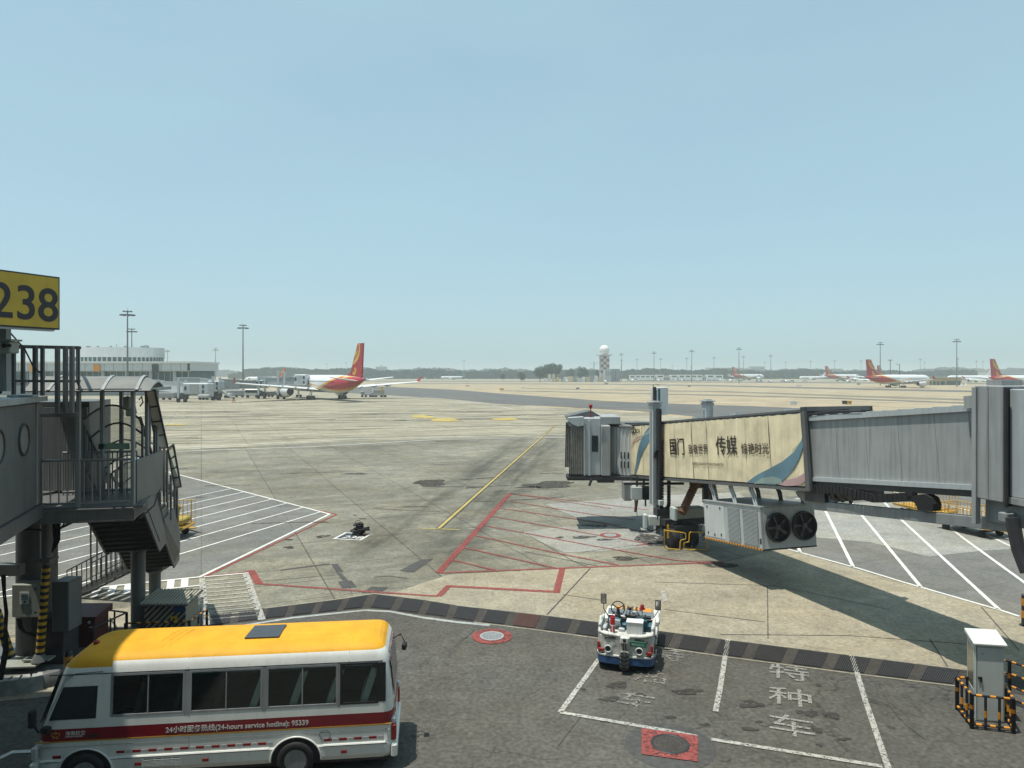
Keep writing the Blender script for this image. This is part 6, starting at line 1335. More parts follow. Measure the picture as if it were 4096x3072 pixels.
# ------------------------------------------------------------------ baggage carts
def cart(label, loc, d, L_, wd, hgt, tarp=False):
    th = thing('baggage_cart', label, 'baggage cart', (loc[0], loc[1], 0), group='yellow caged baggage carts'); d = Vector((d[0], d[1], 0)).normalized(); s = Vector((d.y, -d.x, 0)); o = Vector((loc[0], loc[1], 0)); a = math.atan2(d.y, d.x)
    P = lambda x, y, z: o + d * x + s * y + Vector((0, 0, z)); mb = MB()
    mb.cbox(P(0, 0, .52), (L_, wd, .08), rz=a); 
    for k in range(9): mb.box(P(-L_ / 2 + (k + .5) * L_ / 9, 0, .575), (L_ / 12, wd, .025), rz=a)
    mb.bar(P(L_ / 2, 0, .45), P(L_ / 2 + .35, 0, .45), .25, .05); mb.build('deck', 'cart_yellow', th)
    mb = MB()
    for y in (-wd / 2, wd / 2):
        for z in (.62, .95, hgt): mb.tube([P(-L_ / 2, y, z), P(L_ / 2, y, z)], .02, 6)
        k = int(L_ / .2)
        for i in range(k + 1): mb.tube([P(-L_ / 2 + i * L_ / k, y, .55), P(-L_ / 2 + i * L_ / k, y, hgt)], .012 if i % 4 else .028, 6)
    for x in (-L_ / 2,):
        for z in (.95, hgt): mb.tube([P(x, -wd / 2, z), P(x, wd / 2, z)], .02, 6)
        for i in range(8): mb.tube([P(x, -wd / 2 + i * wd / 7, .55), P(x, -wd / 2 + i * wd / 7, hgt)], .012, 6)
    mb.build('cage', 'cart_yellow', th)
    mb = MB(); mb.cbox(P(0, 0, .4), (L_ * .8, .3, .1), rz=a); mb.box(P(L_ * .3, 0, .3), (.1, wd * .8, .1), rz=a); mb.box(P(-L_ * .3, 0, .3), (.1, wd * .8, .1), rz=a); mb.tube([P(L_ / 2, 0, .35), P(L_ / 2 + .6, 0, .2)], .03, 6); mb.build('undercarriage', 'dark_metal', th)
    for x in (-.33, .33):
        for y in (-.4, .4):
            c = P(x * L_, y * wd, .2); mx = Matrix.Translation(c) @ Matrix.Rotation(a, 4, 'Z'); mb = MB(); mb.lathe([(.06, -.06), (.19, -.06), (.2, 0), (.19, .06), (.06, .06)], ax='Y', M=mx, n=16); mb.build('wheel', 'black_rubber', th)
    if tarp:
        mb = MB(); mb.tube([P(L_ / 2 - .1, wd / 2 + .05, hgt - .05), P(L_ / 2 - .5, wd / 2 + .09, hgt - .5), P(L_ / 2 - .9, wd / 2 + .08, hgt - .45), P(L_ / 2 - 1.2, wd / 2 + .05, hgt - .1)], .11, 8); mb.cbox(P(L_ / 2 - .6, -.1, .82), (.9, wd * .7, .3), rz=a, ch=.1); mb.build('tarpaulin', 'tarp_yellow', th)
    return th
cart('yellow caged baggage cart nearest the white lines under the bridge beam', (24.0, 37.1), (.33, -.94), 3.0, 1.6, 1.4)
cart('yellow caged baggage cart farther along behind the bridge beam', (23.9, 41.2), (.28, -.96), 3.0, 1.6, 1.4)
cart('yellow baggage cart with a bundled tarpaulin beside the service stair', (-17.75, 36.2), (1, .03), 2.6, 1.5, 1.75, True)
# ------------------------------------------------------------------ heap of black hoses on the painted number
HP = thing('hose_heap', 'heap of coiled black hoses standing on the painted number square', 'hose heap', tuple(G(1440, 2142)))
m_ = MB(); rn = random.Random(21); c = G(1442, 2141)
def coil(mb, cx, cy, cz, r, rt, tilt, az, turns=1.0):
    M_ = Matrix.Translation((cx, cy, cz)) @ Matrix.Rotation(az, 4, 'Z') @ Matrix.Rotation(tilt, 4, 'X')
    mb.tube([M_ @ Vector((r * math.cos(2 * math.pi * i / 18) * (1 + .06 * math.sin(i * 1.9)), r * math.sin(2 * math.pi * i / 18), .015 * math.sin(i * .8))) for i in range(int(18 * turns) + 1)], rt, 7)
for k in range(16): coil(m_, c.x + rn.uniform(-.25, .25), c.y + rn.uniform(-.12, .12), .06 + rn.uniform(0, .28), rn.uniform(.14, .24), .035, rn.uniform(-.7, .7), rn.uniform(0, 3))
for k in range(9): coil(m_, c.x - .1 + rn.uniform(-.08, .08), c.y + rn.uniform(-.06, .06), .32 + k * .035, rn.uniform(.13, .19), .03, rn.uniform(-.25, .25), rn.uniform(0, 3))
coil(m_, c.x - .14, c.y, .64, .13, .014, 1.1, .2); m_.build('coils', 'black_rubber', HP)
m_ = MB(); m_.tube([(c.x - .05, c.y - .1, .6), (c.x + .1, c.y - .12, .66), (c.x + .16, c.y, .55)], .03, 7); m_.tube([(c.x + .25, c.y - .2, .12), (c.x + .3, c.y - .3, .1)], .06, 8); m_.build('hose_ends', 'duct_brown', HP)
# ------------------------------------------------------------------ airliners
def airliner(name, label, gear, heading, scale=1.0, livery='red', flip=1, group=None, L_=60.0, R_=2.82, span=60.0, wingz=4.0, sweep=.52):
    """local frame: x forward, origin on the ground between the main gear"""
    th = thing(name, label, 'airliner', (gear[0], gear[1], 0), heading, group); S = scale
    xt, xn = -.50 * L_, .50 * L_; xn += .03 * L_; xt += .03 * L_; cz = 5.1
    mb = MB(); ns, nr = 110, 60; prof = []
    for i in range(ns + 1):
        f = i / ns; x = xt + (xn - xt) * f
        if f < .30: q = f / .30; r = R_ * (1 - (1 - q) ** 1.7 * .93); zc = cz + (R_ - r) * .62
        elif f > .88: q = (f - .88) / .12; r = R_ * math.sqrt(max(0, 1 - q ** 2.1)) + .02; zc = cz - (R_ - r) * .12
        else: r = R_; zc = cz
        prof.append((x, r, zc))
    V = []
    for (x, r, zc) in prof:
        for j in range(nr): t = 2 * math.pi * j / nr; V.append(Vector((x, r * math.cos(t), zc + r * math.sin(t))) * S)
    mb.add(V, [])
    for i in range(ns):
        for j in range(nr):
            k = (j + 1) % nr; x = (prof[i][0] + prof[i + 1][0]) / 2; f = (x - xt) / (xn - xt); h = math.sin(2 * math.pi * (j + .5) / nr)
            m = 'plane_white'
            if livery == 'red':
                up = .95 - max(0, f - .10) * 3.4 + .25 * math.sin(f * 9) * (f > .2); lo = -.98 + max(0, f - .05) ** 1.2 * 2.1
                if f < .62 and lo < h < up: m = 'plane_red'
                elif f < .66 and (up <= h < up + .22 and f > .12): m = 'plane_yellow'
                elif f < .66 and lo - .17 < h <= lo: m = 'plane_yellow'
            elif livery == 'green' and f < .12: m = 'plane_green'
            elif livery == 'blue' and f < .12: m = 'plane_blue'
            mb.f.append([i * nr + j, i * nr + k, (i + 1) * nr + k, (i + 1) * nr + j]); mb.mi.append(mb._m(m)); mb.sm.append(True)
    mb.build('fuselage', None, th, local=True)
    def wing(x0, c0, y0, z0, x1, c1, y1, z1, th0, th1, m, name, parent):
        for sgn in (-1, 1):
            w_ = MB(); P = []
            for (x, c, y, z, t) in ((x0, c0, y0, z0, th0), (x1, c1, y1, z1, th1)):
                for (fx, fz) in ((1, 0), (.75, .5), (.35, .55), (0, .02), (.3, -.35), (.75, -.45)): P.append(Vector((x - c + c * fx, sgn * y, z + t * fz)) * S)
            n_ = 6; w_.add(P, [tuple(range(6)), tuple(range(11, 5, -1))] + [(i, (i + 1) % 6, 6 + (i + 1) % 6, 6 + i) for i in range(6)]); w_.build(name, m, parent, local=True)
    wing(11.5, 11, 2.4, wingz - .9, 11.5 - span / 2 * sweep, 2.4, span / 2, wingz + 1.6, 1.2, .3, 'plane_white', 'wing', th)
    wing(xt + 8.6, 6, .9, cz + 1.1, xt + 3.0, 2.1, 9.7, cz + 2.2, .5, .2, 'plane_white', 'tailplane', th)
    for sgn in (-1, 1):        # winglets
        w_ = MB(); x1 = 11.5 - span / 2 * sweep; P = [Vector(p) * S for p in ((x1, sgn * span / 2, wingz + 1.6), (x1 - 2.4, sgn * span / 2, wingz + 1.6), (x1 - 3.6, sgn * (span / 2 + .5), wingz + 3.2), (x1 - 2.6, sgn * (span / 2 + .5), wingz + 3.2))]
        w_.prism(P, (0, .12 * S, 0)); w_.build('winglet', 'plane_red' if livery == 'red' else 'plane_white', th, local=True)
        for yy in (6.5, 11.0, 15.5, 20): 
            w_ = MB(); fx = 11.5 - yy * sweep - 9.5 + yy * .24; w_.tube([Vector((fx + 2.5, sgn * yy, wingz - .8 + yy * .06)) * S, Vector((fx, sgn * yy, wingz - 1.0 + yy * .06)) * S, Vector((fx - 1.6, sgn * yy, wingz - .6 + yy * .06)) * S], .28 * S, 8); w_.build('flap_fairing', 'plane_grey', th, local=True)
    fo = [(xt + 13.4, cz + 2.2), (xt + 9.8, cz + 3.6), (xt + 4.6, 17.2), (xt + .9, 17.2), (xt + 1.9, cz + 2.0)]
    w_ = MB(); w_.prism([Vector((x, -.22, z)) * S for x, z in fo], (0, .44 * S, 0)); fin = w_.build('fin', {'red': 'plane_red', 'green': 'plane_green', 'blue': 'plane_blue'}.get(livery, 'plane_white'), th, local=True)
    if livery == 'red':
        for sgn in (-1, 1):
            w_ = MB()
            def FP(u, v): return Vector((xt + 7.3 - v * 4.0 / 11.6 * .95 + u, sgn * .26, cz + 1.9 + v)) * S
            def stroke(pts, wds):
                for i in range(len(pts) - 1):
                    (u0, v0), (u1, v1) = pts[i], pts[i + 1]; d = Vector((u1 - u0, v1 - v0)); d = d.normalized() if d.length else Vector((1, 0)); nx, ny = -d.y, d.x
                    a, b = wds[i] * 1.45, wds[i + 1] * 1.45; w_.add([FP(u0 + nx * a, v0 + ny * a), FP(u0 - nx * a, v0 - ny * a), FP(u1 - nx * b, v1 - ny * b), FP(u1 + nx * b, v1 + ny * b)], [(0, 1, 2, 3)])
            sp = [(.0 + (.25 + .16 * t) * math.cos(t * 1.05), 2.3 + (.25 + .16 * t) * math.sin(t * 1.05)) for t in [i * .35 for i in range(17)]]; stroke(sp, [.22 + .012 * i for i in range(17)])
            stroke([(1.9, 4.1), (1.2, 4.6), (.2, 5.3), (-.8, 6.2), (-1.3, 7.3), (-1.4, 8.4), (-1.1, 9.3), (-.5, 9.9), (.2, 10.0)], [.15, .35, .5, .5, .42, .34, .26, .18, .05])
            for o_, k in ((.75, 0), (1.35, 1)): stroke([(1.9, 5.4 + o_), (1.0, 5.9 + o_), (.3 - .0 * k, 6.6 + o_), (-.05, 7.4 + o_ * .8), (0.1, 8.3 + o_ * .6)], [.1, .2, .2, .15, .04])
            w_.build('tail_emblem', 'plane_yellow', fin, local=True)
    for sgn in (-1, 1):
        w_ = MB(); ex_, ey, ez = 9.8, sgn * 9.4 * span / 60, 2.55
        w_.lathe([(1.15, -2.6), (1.6, -1.2), (1.95, 1.0), (1.85, 2.6), (1.6, 2.8)], ax='X', n=22, caps=False, M=Matrix.Translation(Vector((ex_, ey, ez)) * S) @ Matrix.Scale(S, 4)); en = w_.build('engine', 'plane_white', th, local=True)
        w_ = MB(); w_.lathe([(.01, -3.9), (.75, -2.4), (1.12, -2.3), (1.15, -2.61)], ax='X', n=18, M=Matrix.Translation(Vector((ex_, ey, ez)) * S) @ Matrix.Scale(S, 4)); w_.lathe([(.01, 2.3), (1.35, 2.2)], ax='X', n=18, M=Matrix.Translation(Vector((ex_, ey, ez)) * S) @ Matrix.Scale(S, 4)); w_.build('exhaust', 'plane_dark', en, local=True)
        w_ = MB(); w_.prism([Vector(p) * S for p in ((ex_ - 3.2, ey - .2, ez + 1.7), (ex_ + 1.2, ey - .2, ez + 1.4), (ex_ - 1.0, ey - .2, ez + .9), (ex_ - 4.5, ey - .2, ez + .6))], (0, .4 * S, 0)); w_.build('pylon', 'plane_grey', en, local=True)
    def gear_(x, y, r, pair):
        w_ = MB(); w_.tube([Vector((x, y * .9, 3.2)) * S, Vector((x, y, r)) * S], .2 * S, 8); w_.bar(Vector((x - .9, y, r)) * S, Vector((x + .9, y, r)) * S, .25 * S); w_.bar(Vector((x + .3, y * .95, 3.0)) * S, Vector((x + 1.6, y, 1.2)) * S, .14 * S); g = w_.build('landing_gear', 'plane_grey', th, local=True)
        w_ = MB()
        for dx in ((-.95, .95) if pair else (0,)):
            for dy in (-.65, .65): w_.lathe([(.1, -.25), (r, -.22), (r, .22), (.1, .25)], (0, 0, 0), ax='Y', n=14, M=Matrix.Translation(Vector((x + dx, y + dy, r)) * S) @ Matrix.Scale(S, 4))
        w_.build('tyres', 'black_rubber', g, local=True)
    gear_(0, 5.3, .68, True); gear_(0, -5.3, .68, True); gear_(L_ * .42, 0, .5, False)
    w_ = MB(); mwin = MB()
    for sgn in (-1, 1):
        for i in range(38):
            x = xt + L_ * .28 + i * L_ * .62 / 38; mwin.box(Vector((x, sgn * (R_ - .02) * .985, cz + .75)) * S, (.3 * S, .12 * S, .4 * S))
    mwin.build('cabin_windows', 'plane_dark', th, local=True)
    w_.tube([Vector((xt - .2, 0, cz + 1.65)) * S, Vector((xt + .3, 0, cz + 1.65)) * S], .24 * S, 10); w_.build('tail_pipe', 'plane_dark', th, local=True)
    return th
hdg = lambda dx, dy: math.atan2(dy, dx)
th_ = R(36)
airliner('airliner', 'red tailed white airliner parked at the boarding bridges seen from behind', (-59.6, 229), hdg(-math.sin(th_), math.cos(th_)), 1.0, 'red', L_=62, group='red tailed airliners')
airliner('airliner', 'airliner hidden behind the boarding bridges with only its red tail showing', ((1040 - CX) / F * 560, 575), hdg(-.9, .45), .74, 'red', group='red tailed airliners')
airliner('airliner', 'small white airliner with a green tail far out by the treeline', ((1815 - CX) / F * 1000, 1000), hdg(-1, -.25), .62, 'green', L_=56)
airliner('airliner', 'red tailed airliner parked past the long pier', ((2990 - CX) / F * 900, 903), hdg(.93, .37), .98, 'red', group='red tailed airliners', L_=52)
airliner('airliner', 'red tailed airliner parked between the two groups of light masts', ((3372 - CX) / F * 780, 785), hdg(.945, .33), .97, 'red', group='red tailed airliners', L_=50)
airliner('airliner', 'white airliner with a small pale fin, nose to the open apron', ((3255 - CX) / F * 960, 960), hdg(-1, .1), .62, 'white', L_=58)
airliner('airliner', 'large red tailed airliner before the tan shed, engine showing', ((3590 - CX) / F * 422, 424), hdg(.93, .37), .97, 'red', group='red tailed airliners', L_=54)
airliner('airliner', 'red tailed airliner whose fin rises behind the one by the tan shed', ((3598 - CX) / F * 690, 695), hdg(.93, .37), .95, 'red', group='red tailed airliners')
airliner('airliner', 'white and blue airliner with a thin upswept fin behind the tan shed', ((3890 - CX) / F * 700, 700), hdg(-1, -.1), .85, 'white')
airliner('airliner', 'red tailed airliner cut off by the frame above the portal of the bridge', ((4175 - CX) / F * 378, 395), hdg(.93, .37), .95, 'red', group='red tailed airliners', L_=58)

# ------------------------------------------------------------------ light masts
def mast_proto(label, h=30.0):
    th = thing('light_mast', label, 'light mast', (0, 0, 0), 0, 'high apron light masts'); m1 = MB(); m1.tube([(0, 0, 0), (0, 0, h * .5), (0, 0, h)], .38, 10, r2=.2); m1.build('pole', 'mast_grey', th, local=True)
    m1 = MB(); m1.tube([(1.9 * math.cos(i * math.pi / 8), 1.9 * math.sin(i * math.pi / 8), h - .9) for i in range(17)], .09, 6)
    for k in range(4): m1.bar((0, 0, h - .9), (1.9 * math.cos(k * math.pi / 2), 1.9 * math.sin(k * math.pi / 2), h - .9), .12)
    m1.tube([(1.3 * math.cos(i * math.pi / 8), 1.3 * math.sin(i * math.pi / 8), h + .1) for i in range(17)], .08, 6); m1.tube([(0, 0, h), (0, 0, h + 1.6)], .04, 5); r_ = m1.build('headframe', 'mast_grey', th, local=True)
    m1 = MB()
    for k in range(10): t = k * math.pi / 5; m1.box((2.1 * math.cos(t), 2.1 * math.sin(t), h - 1.1), (.75, .75, .4), rz=t)
    for k in range(6): t = k * math.pi / 3; m1.box((1.2 * math.cos(t), 1.2 * math.sin(t), h + .2), (.7, .7, .35), rz=t)
    m1.build('floodlights', 'plane_dark', r_, local=True); return th
mp = mast_proto('tallest light mast, standing in front of the round topped terminal'); used = False
masts = [(510, 1248, 'tallest light mast, standing in front of the round topped terminal'), (527, 1318, 'shorter light mast just beside the tallest one by the terminal'),
         (972, 1303, 'slim light mast above the boarding bridges and the parked airliner'), (862, 1396, 'smaller light mast between the terminal end and the slim tall mast'), (670, 1402, 'light mast rising over the end of the terminal roof'),
         (640, 1424, None), (652, 1431, None), (585, 1384, 'light mast head just showing over the round tower'), (1308, 1455, 'tiny light mast over the parked fuselage'), (1384, 1449, 'tiny light mast beside the red fin'), (1856, 1441, None),
         (2485, 1416, 'light mast at the end of the pier next to the radar tower'), (2487, 1440, None), (2548, 1437, None), (2616, 1409, None), (2643, 1435, None), (2747, 1432, None), (2767, 1402, None), (2856, 1429, None), (2956, 1393, None), (2974, 1425, None), (3083, 1421, None),
         (3060, 1449, None), (3143, 1447, None), (3242, 1444, None), (3338, 1442, None), (3444, 1442, None), (3521, 1372, 'tall light mast between the two red fins'), (3681, 1436, None), (3699, 1449, None), (3827, 1360, 'tallest light mast on the far side, beyond the tan shed'),
         (3831, 1433, None), (3906, 1444, None), (3932, 1445, None), (2690, 1462, None), (2764, 1465, None)]
fm = sorted([m[0] for m in masts if m[2] is None and m[0] > 2400]); tm = sorted([m[0] for m in masts if m[2] is None and m[0] < 2400])
for i, (x, y, lab) in enumerate(masts):
    Y = min((30 - H) * F / (YH - y), 1350); hh = H + (YH - y) * Y / F; o_ = mp if i == 0 else copy_tree(mp)
    o_.location = ((x - CX) / F * Y, Y, 0); s_ = hh / 30; o_.scale = (1, 1, s_); o_['label'] = lab or (ORD[fm.index(x)] + ' of the small hazy light masts, counted from the radar tower' if x > 2400 else ORD[tm.index(x)] + ' of the faint light masts beyond the terminal and airliner')
SLt = thing('street_lamp', 'dark single arm lamp post standing behind the red tailed airliner by the shed', 'street lamp', ((3598 - CX) / F * 430, 430, 0)); c = Vector(((3598 - CX) / F * 430, 430, 0))
m_ = MB(); m_.tube([c, c + Vector((0, 0, 14.2))], .18, 8); m_.bar(c + Vector((0, 0, 13.9)), c + Vector((-1.4, 0, 14.1)), .12); m_.build('pole', 'dark_metal', SLt); m_ = MB(); m_.cbox(c + Vector((-1.6, 0, 14.1)), (1.0, .5, .25)); m_.build('lamp_head', 'dark_metal', SLt)
SLt = thing('street_lamp', 'dark double headed lamp post behind the red tailed airliner by the shed', 'street lamp', ((3561 - CX) / F * 440, 440, 0)); c = Vector(((3561 - CX) / F * 440, 440, 0))
m_ = MB(); m_.tube([c, c + Vector((0, 0, 16.6))], .2, 8); m_.bar(c + Vector((-1.2, 0, 16.6)), c + Vector((1.2, 0, 16.6)), .15); m_.build('pole', 'dark_metal', SLt); m_ = MB(); m_.cbox(c + Vector((-.8, 0, 16.8)), (1.0, .6, .3)); m_.cbox(c + Vector((.7, 0, 16.8)), (.9, .6, .3)); m_.build('lamp_head', 'dark_metal', SLt)

# ------------------------------------------------------------------ radar tower
RT = thing('radar_tower', 'red and white chequered radar tower topped by a white dome', 'radar tower', ((2418 - CX) / F * 760, 762, 0)); YR = 760.0
px = lambda x, Y=YR: (x - CX) / F * Y
pz = lambda y, Y=YR: H - (y - YH) / F * Y
tc = Vector((px(2420), YR + 5, 0)); twd = px(2438) - px(2403)
mat('tower_white', (.62, .60, .57), .7, 0, .08, .3); mat('tower_red', (.26, .10, .08), .7, 0, .12, .3)
m_ = MB(); nz_ = 9; zt_ = pz(1424)
for k in range(nz_):
    for j in range(4):
        for i in range(3):
            t = R(45) + j * math.pi / 2
            a = Vector((math.cos(t), math.sin(t), 0)) * twd * .72; b = Vector((math.cos(t + math.pi / 2), math.sin(t + math.pi / 2), 0)) * twd * .72
            p, q = a.lerp(b, i / 3), a.lerp(b, (i + 1) / 3); m_.add([tc + p + Vector((0, 0, k * zt_ / nz_)), tc + q + Vector((0, 0, k * zt_ / nz_)), tc + q + Vector((0, 0, (k + 1) * zt_ / nz_)), tc + p + Vector((0, 0, (k + 1) * zt_ / nz_))], [(0, 1, 2, 3)], 'tower_red' if (i + j + k) % 2 and k > 2 else 'tower_white')
m_.build('shaft', None, RT)
m_ = MB(); m_.lathe([(twd * .55, zt_), (twd * .9, zt_ + .8), (twd * .9, zt_ + 1.5), (.5, zt_ + 1.8)], tc, n=28); m_.build('platform', 'tower_white', RT)
m_ = MB(); m_.lathe([(twd * .9, zt_ + 2.5), (twd * .92, zt_ + 2.5)], tc, n=28, caps=False)
for k in range(20): t = k * math.pi / 10; m_.tube([tc + Vector((twd * .9 * math.cos(t), twd * .9 * math.sin(t), zt_ + 1.5)), tc + Vector((twd * .9 * math.cos(t), twd * .9 * math.sin(t), zt_ + 2.6))], .06, 5)
m_.build('railing', 'steel_mid', RT)
dr_ = px(2440) - px(2420); m_ = MB(); m_.lathe([(max(.01, dr_ * math.cos(t)), zt_ + 1.6 + dr_ * .93 + dr_ * math.sin(t)) for t in [R(-68 + 158 * i / 18) for i in range(19)]], tc, n=36); m_.build('dome', 'radome', RT)
RB = thing('control_building', 'square white building with three small windows at the foot of the radar tower', 'building', (px(2450), 752, 0))
m_ = MB(); m_.box(((px(2412) + px(2438)) / 2, 752, pz(1478) / 2), (px(2438) - px(2412), 14, pz(1478))); m_.build('front_wing', 'building_pale', RB)
m_ = MB(); m_.box(((px(2438) + px(2475)) / 2, 757, pz(1476) / 2), (px(2475) - px(2438), 14, pz(1476))); m_.build('side_wing', 'building_grey', RB)
for x in (2418, 2425, 2434):
    for y in (1488, 1497): 
        m_ = MB(); m_.box((px(x), 744.9, pz(y)), (.9, .2, 1.4)); m_.build('window', 'window_dark', RB)
for y in (1490, 1503, 1515):
    m_ = MB(); m_.box((px(2457), 749.9, pz(y)), (1.0, .2, 1.2)); m_.build('window', 'window_dark', RB)
LT = thing('lattice_mast', 'thin lattice antenna mast between the trees and the radar tower', 'antenna mast', (px(2374), 755, 0)); m_ = MB(); c = Vector((px(2374), 755, 0)); hz_ = pz(1448)
for sx_, sy__ in ((-1, -1), (1, -1), (1, 1), (-1, 1)): m_.bar(c + Vector((sx_ * .9, sy__ * .9, 0)), c + Vector((sx_ * .6, sy__ * .6, hz_)), .12)
for k in range(12): z0, z1 = hz_ * k / 12, hz_ * (k + 1) / 12; m_.bar(c + Vector((-.8, -.8, z0)), c + Vector((.8, -.8, z1)), .09); m_.bar(c + Vector((.8, -.8, z0)), c + Vector((-.8, -.8, z1)), .09); m_.bar(c + Vector((-.8, .8, z0)), c + Vector((.8, .8, z1)), .09)
m_.bar(c + Vector((-3.5, 0, hz_ - 2)), c + Vector((3.5, 0, hz_ - 2)), .15); m_.bar(c + Vector((-3.5, 0, hz_ - 4)), c + Vector((-3.5, 0, hz_ + 1)), .1); m_.bar(c + Vector((3.5, 0, hz_ - 4)), c + Vector((3.5, 0, hz_ + 1)), .1); m_.build('lattice', 'mast_grey', LT)

# ------------------------------------------------------------------ trees
def tree(label, x, Y, ytop, wpx, seed, group=None, dark=True, base=1519):
    rn = random.Random(seed); h = pz(ytop, Y); wd = wpx / F * Y; c = Vector(((x - CX) / F * Y, Y, 0))
    th = thing('tree', label, 'tree', tuple(c), 0, group); t_ = MB(); t_.tube([(0, 0, 0), (.1, 0, h * .3), (.0, .1, h * .55)], h * .025, 8, r2=h * .012)
    for k in range(6): a = rn.uniform(0, 6.3); t_.tube([(0, 0, h * .3), (math.cos(a) * wd * .15, math.sin(a) * wd * .15, h * .45), (math.cos(a) * wd * .3, math.sin(a) * wd * .3, h * .62)], h * .010, 5)
    t_.build('trunk', 'bark', th, local=True); f_ = MB(); lobes = [(rn.uniform(-.33, .33) * wd, rn.uniform(-.3, .3) * wd, h * rn.uniform(.35, .82), rn.uniform(.16, .27) * wd) for _ in range(11)] + [(0, 0, h * .62, wd * .33)]
    for (lx, ly, lz, lr) in lobes:
        lr = min(lr, h - lz)
        for k in range(330):
            d = Vector((rn.gauss(0, 1), rn.gauss(0, 1), rn.gauss(0, 1))).normalized(); p = Vector((lx, ly, lz)) + d * lr * rn.uniform(.7, 1.03); s = rn.uniform(.012, .03) * wd
            u = Vector((rn.gauss(0, 1), rn.gauss(0, 1), rn.gauss(0, 1))).normalized(); v = u.cross(d).normalized() if u.cross(d).length > .01 else Vector((0, 0, 1))
            f_.add([p - u * s - v * s * .6, p + u * s - v * s * .6, p + u * s + v * s * .6, p - u * s + v * s * .6], [(0, 1, 2, 3)])
    f_.build('crown', 'foliage', th, local=True); return th
tree('broad dark tree, first of the big clump beside the radar tower', 2160, 740, 1462, 52, 1, 'big trees by the radar tower')
tree('middle tree of the big clump beside the radar tower', 2192, 745, 1452, 58, 2, 'big trees by the radar tower')
tree('tallest tree of the big clump beside the radar tower', 2224, 742, 1446, 52, 3, 'big trees by the radar tower')
tree('small round tree standing alone before the big clump', 2084, 735, 1490, 40, 4)
tree('rounded tree close to the lattice mast', 2332, 770, 1461, 44, 5)
tree('low hazy tree between the clump and the lattice mast', 2280, 900, 1473, 42, 6)
tree('tiny tree at the edge of the hazy field', 2012, 800, 1491, 22, 7)
tree('dark tree just behind the chequered radar tower', 2392, 790, 1477, 30, 8)
# ------------------------------------------------------------------ far woods: leafy masses along the horizon
def woods(name, segs, Y, seed, m='foliage_dark', dens=1.0, size=2.6):
    rn = random.Random(seed); f_ = MB()
    for (x0, x1, y0, y1) in segs:
        n_ = int((x1 - x0) * 7 * dens)
        for k in range(n_):
            x = rn.uniform(x0, x1); f = (x - x0) / (x1 - x0); yt = y0 + (y1 - y0) * f + 3.5 * math.sin(x * .021) + 2.2 * math.sin(x * .09 + seed) + 1.4 * math.sin(x * .31)
            hh = pz(yt, Y); z = hh * (1 - abs(rn.gauss(0, .42))); z = max(z, .5); p = Vector(((x - CX) / F * Y, Y + rn.uniform(-18, 18), z)); s = size * rn.uniform(.6, 1.4)
            a = rn.uniform(0, 3.14); b = rn.uniform(-.6, .6); u = Vector((math.cos(a), math.sin(a), b)).normalized(); v = Vector((-b * math.cos(a), -b * math.sin(a), 1)).normalized()
            f_.add([p - u * s, p - v * s * .7, p + u * s, p + v * s * .7], [(0, 1, 2, 3)])
    return tag(f_.build(name, m), 'hazy line of distant woods along the horizon', None, None, 'stuff')
woods('distant_woods', [(930, 1000, 1500, 1478), (1000, 1480, 1478, 1480), (1480, 2000, 1484, 1488), (2000, 2420, 1490, 1486)], 1150, 3, size=3.2)
woods('distant_woods', [(2440, 2900, 1483, 1482), (2900, 3300, 1488, 1486), (3300, 4300, 1490, 1486)], 1150, 4, size=3.2)
woods('hazy_woods', [(700, 960, 1484, 1486), (1450, 2400, 1478, 1484), (2900, 3500, 1480, 1484), (3660, 3800, 1480, 1476), (3800, 4300, 1478, 1480), (-200, 760, 1484, 1484)], 1900, 5, size=5)
# ------------------------------------------------------------------ hazy city blocks
def block(label, x0, x1, yt, Y, grp='hazy buildings on the skyline', m='building_grey', name='city_block', step=None):
    th = thing(name, label, 'building', (px((x0 + x1) / 2, Y), Y, 0), 0, grp); a, b = px(x0, Y), px(x1, Y); h = pz(yt, Y); m1 = MB(); m1.box(((a + b) / 2, Y + 12, h / 2), (b - a, 24, h)); m1.build('wall', m, th)
    m1 = MB(); m1.box(((a + b) / 2, Y + 12, h + .5), (b - a + 1, 25, 1.0)); 
    if step: m1.box((a + (b - a) * step, Y + 12, h + 3), ((b - a) * .2, 10, 4.5))
    m1.build('roof', 'building_pale', th); m1 = MB(); k = max(2, int(h / 3.6))
    for i in range(k - 1): m1.box(((a + b) / 2, Y - .1, (i + .8) * 3.6), ((b - a) * .92, .3, 1.5))
    m1.build('windows', 'building_glass', th); return th
block('wide hazy block over the far treeline, past the first light masts', 1075, 1180, 1470, 2100); block('square hazy block beside the red fin', 1503, 1541, 1468, 1700, step=.5); block('low pale hazy block under the faint cloud of towers', 1740, 1800, 1473, 1900)
block('hazy block behind the end of the terminal', 782, 812, 1461, 1700); block('taller hazy slab behind the end of the terminal', 815, 822, 1458, 1750); block('low hazy block over the pier', 2830, 2975, 1472, 2000)
block('darker stepped block behind the red tailed airliner past the pier', 2975, 3012, 1477, 1250, step=.8); block('long hazy hall on the skyline past the pier', 3010, 3058, 1467, 1900); block('hazy mound of roofs behind the parked airliners', 3325, 3370, 1476, 1600)
block('pale hall with bluish roof near the frame edge', 3960, 4100, 1482, 900, m='building_pale')
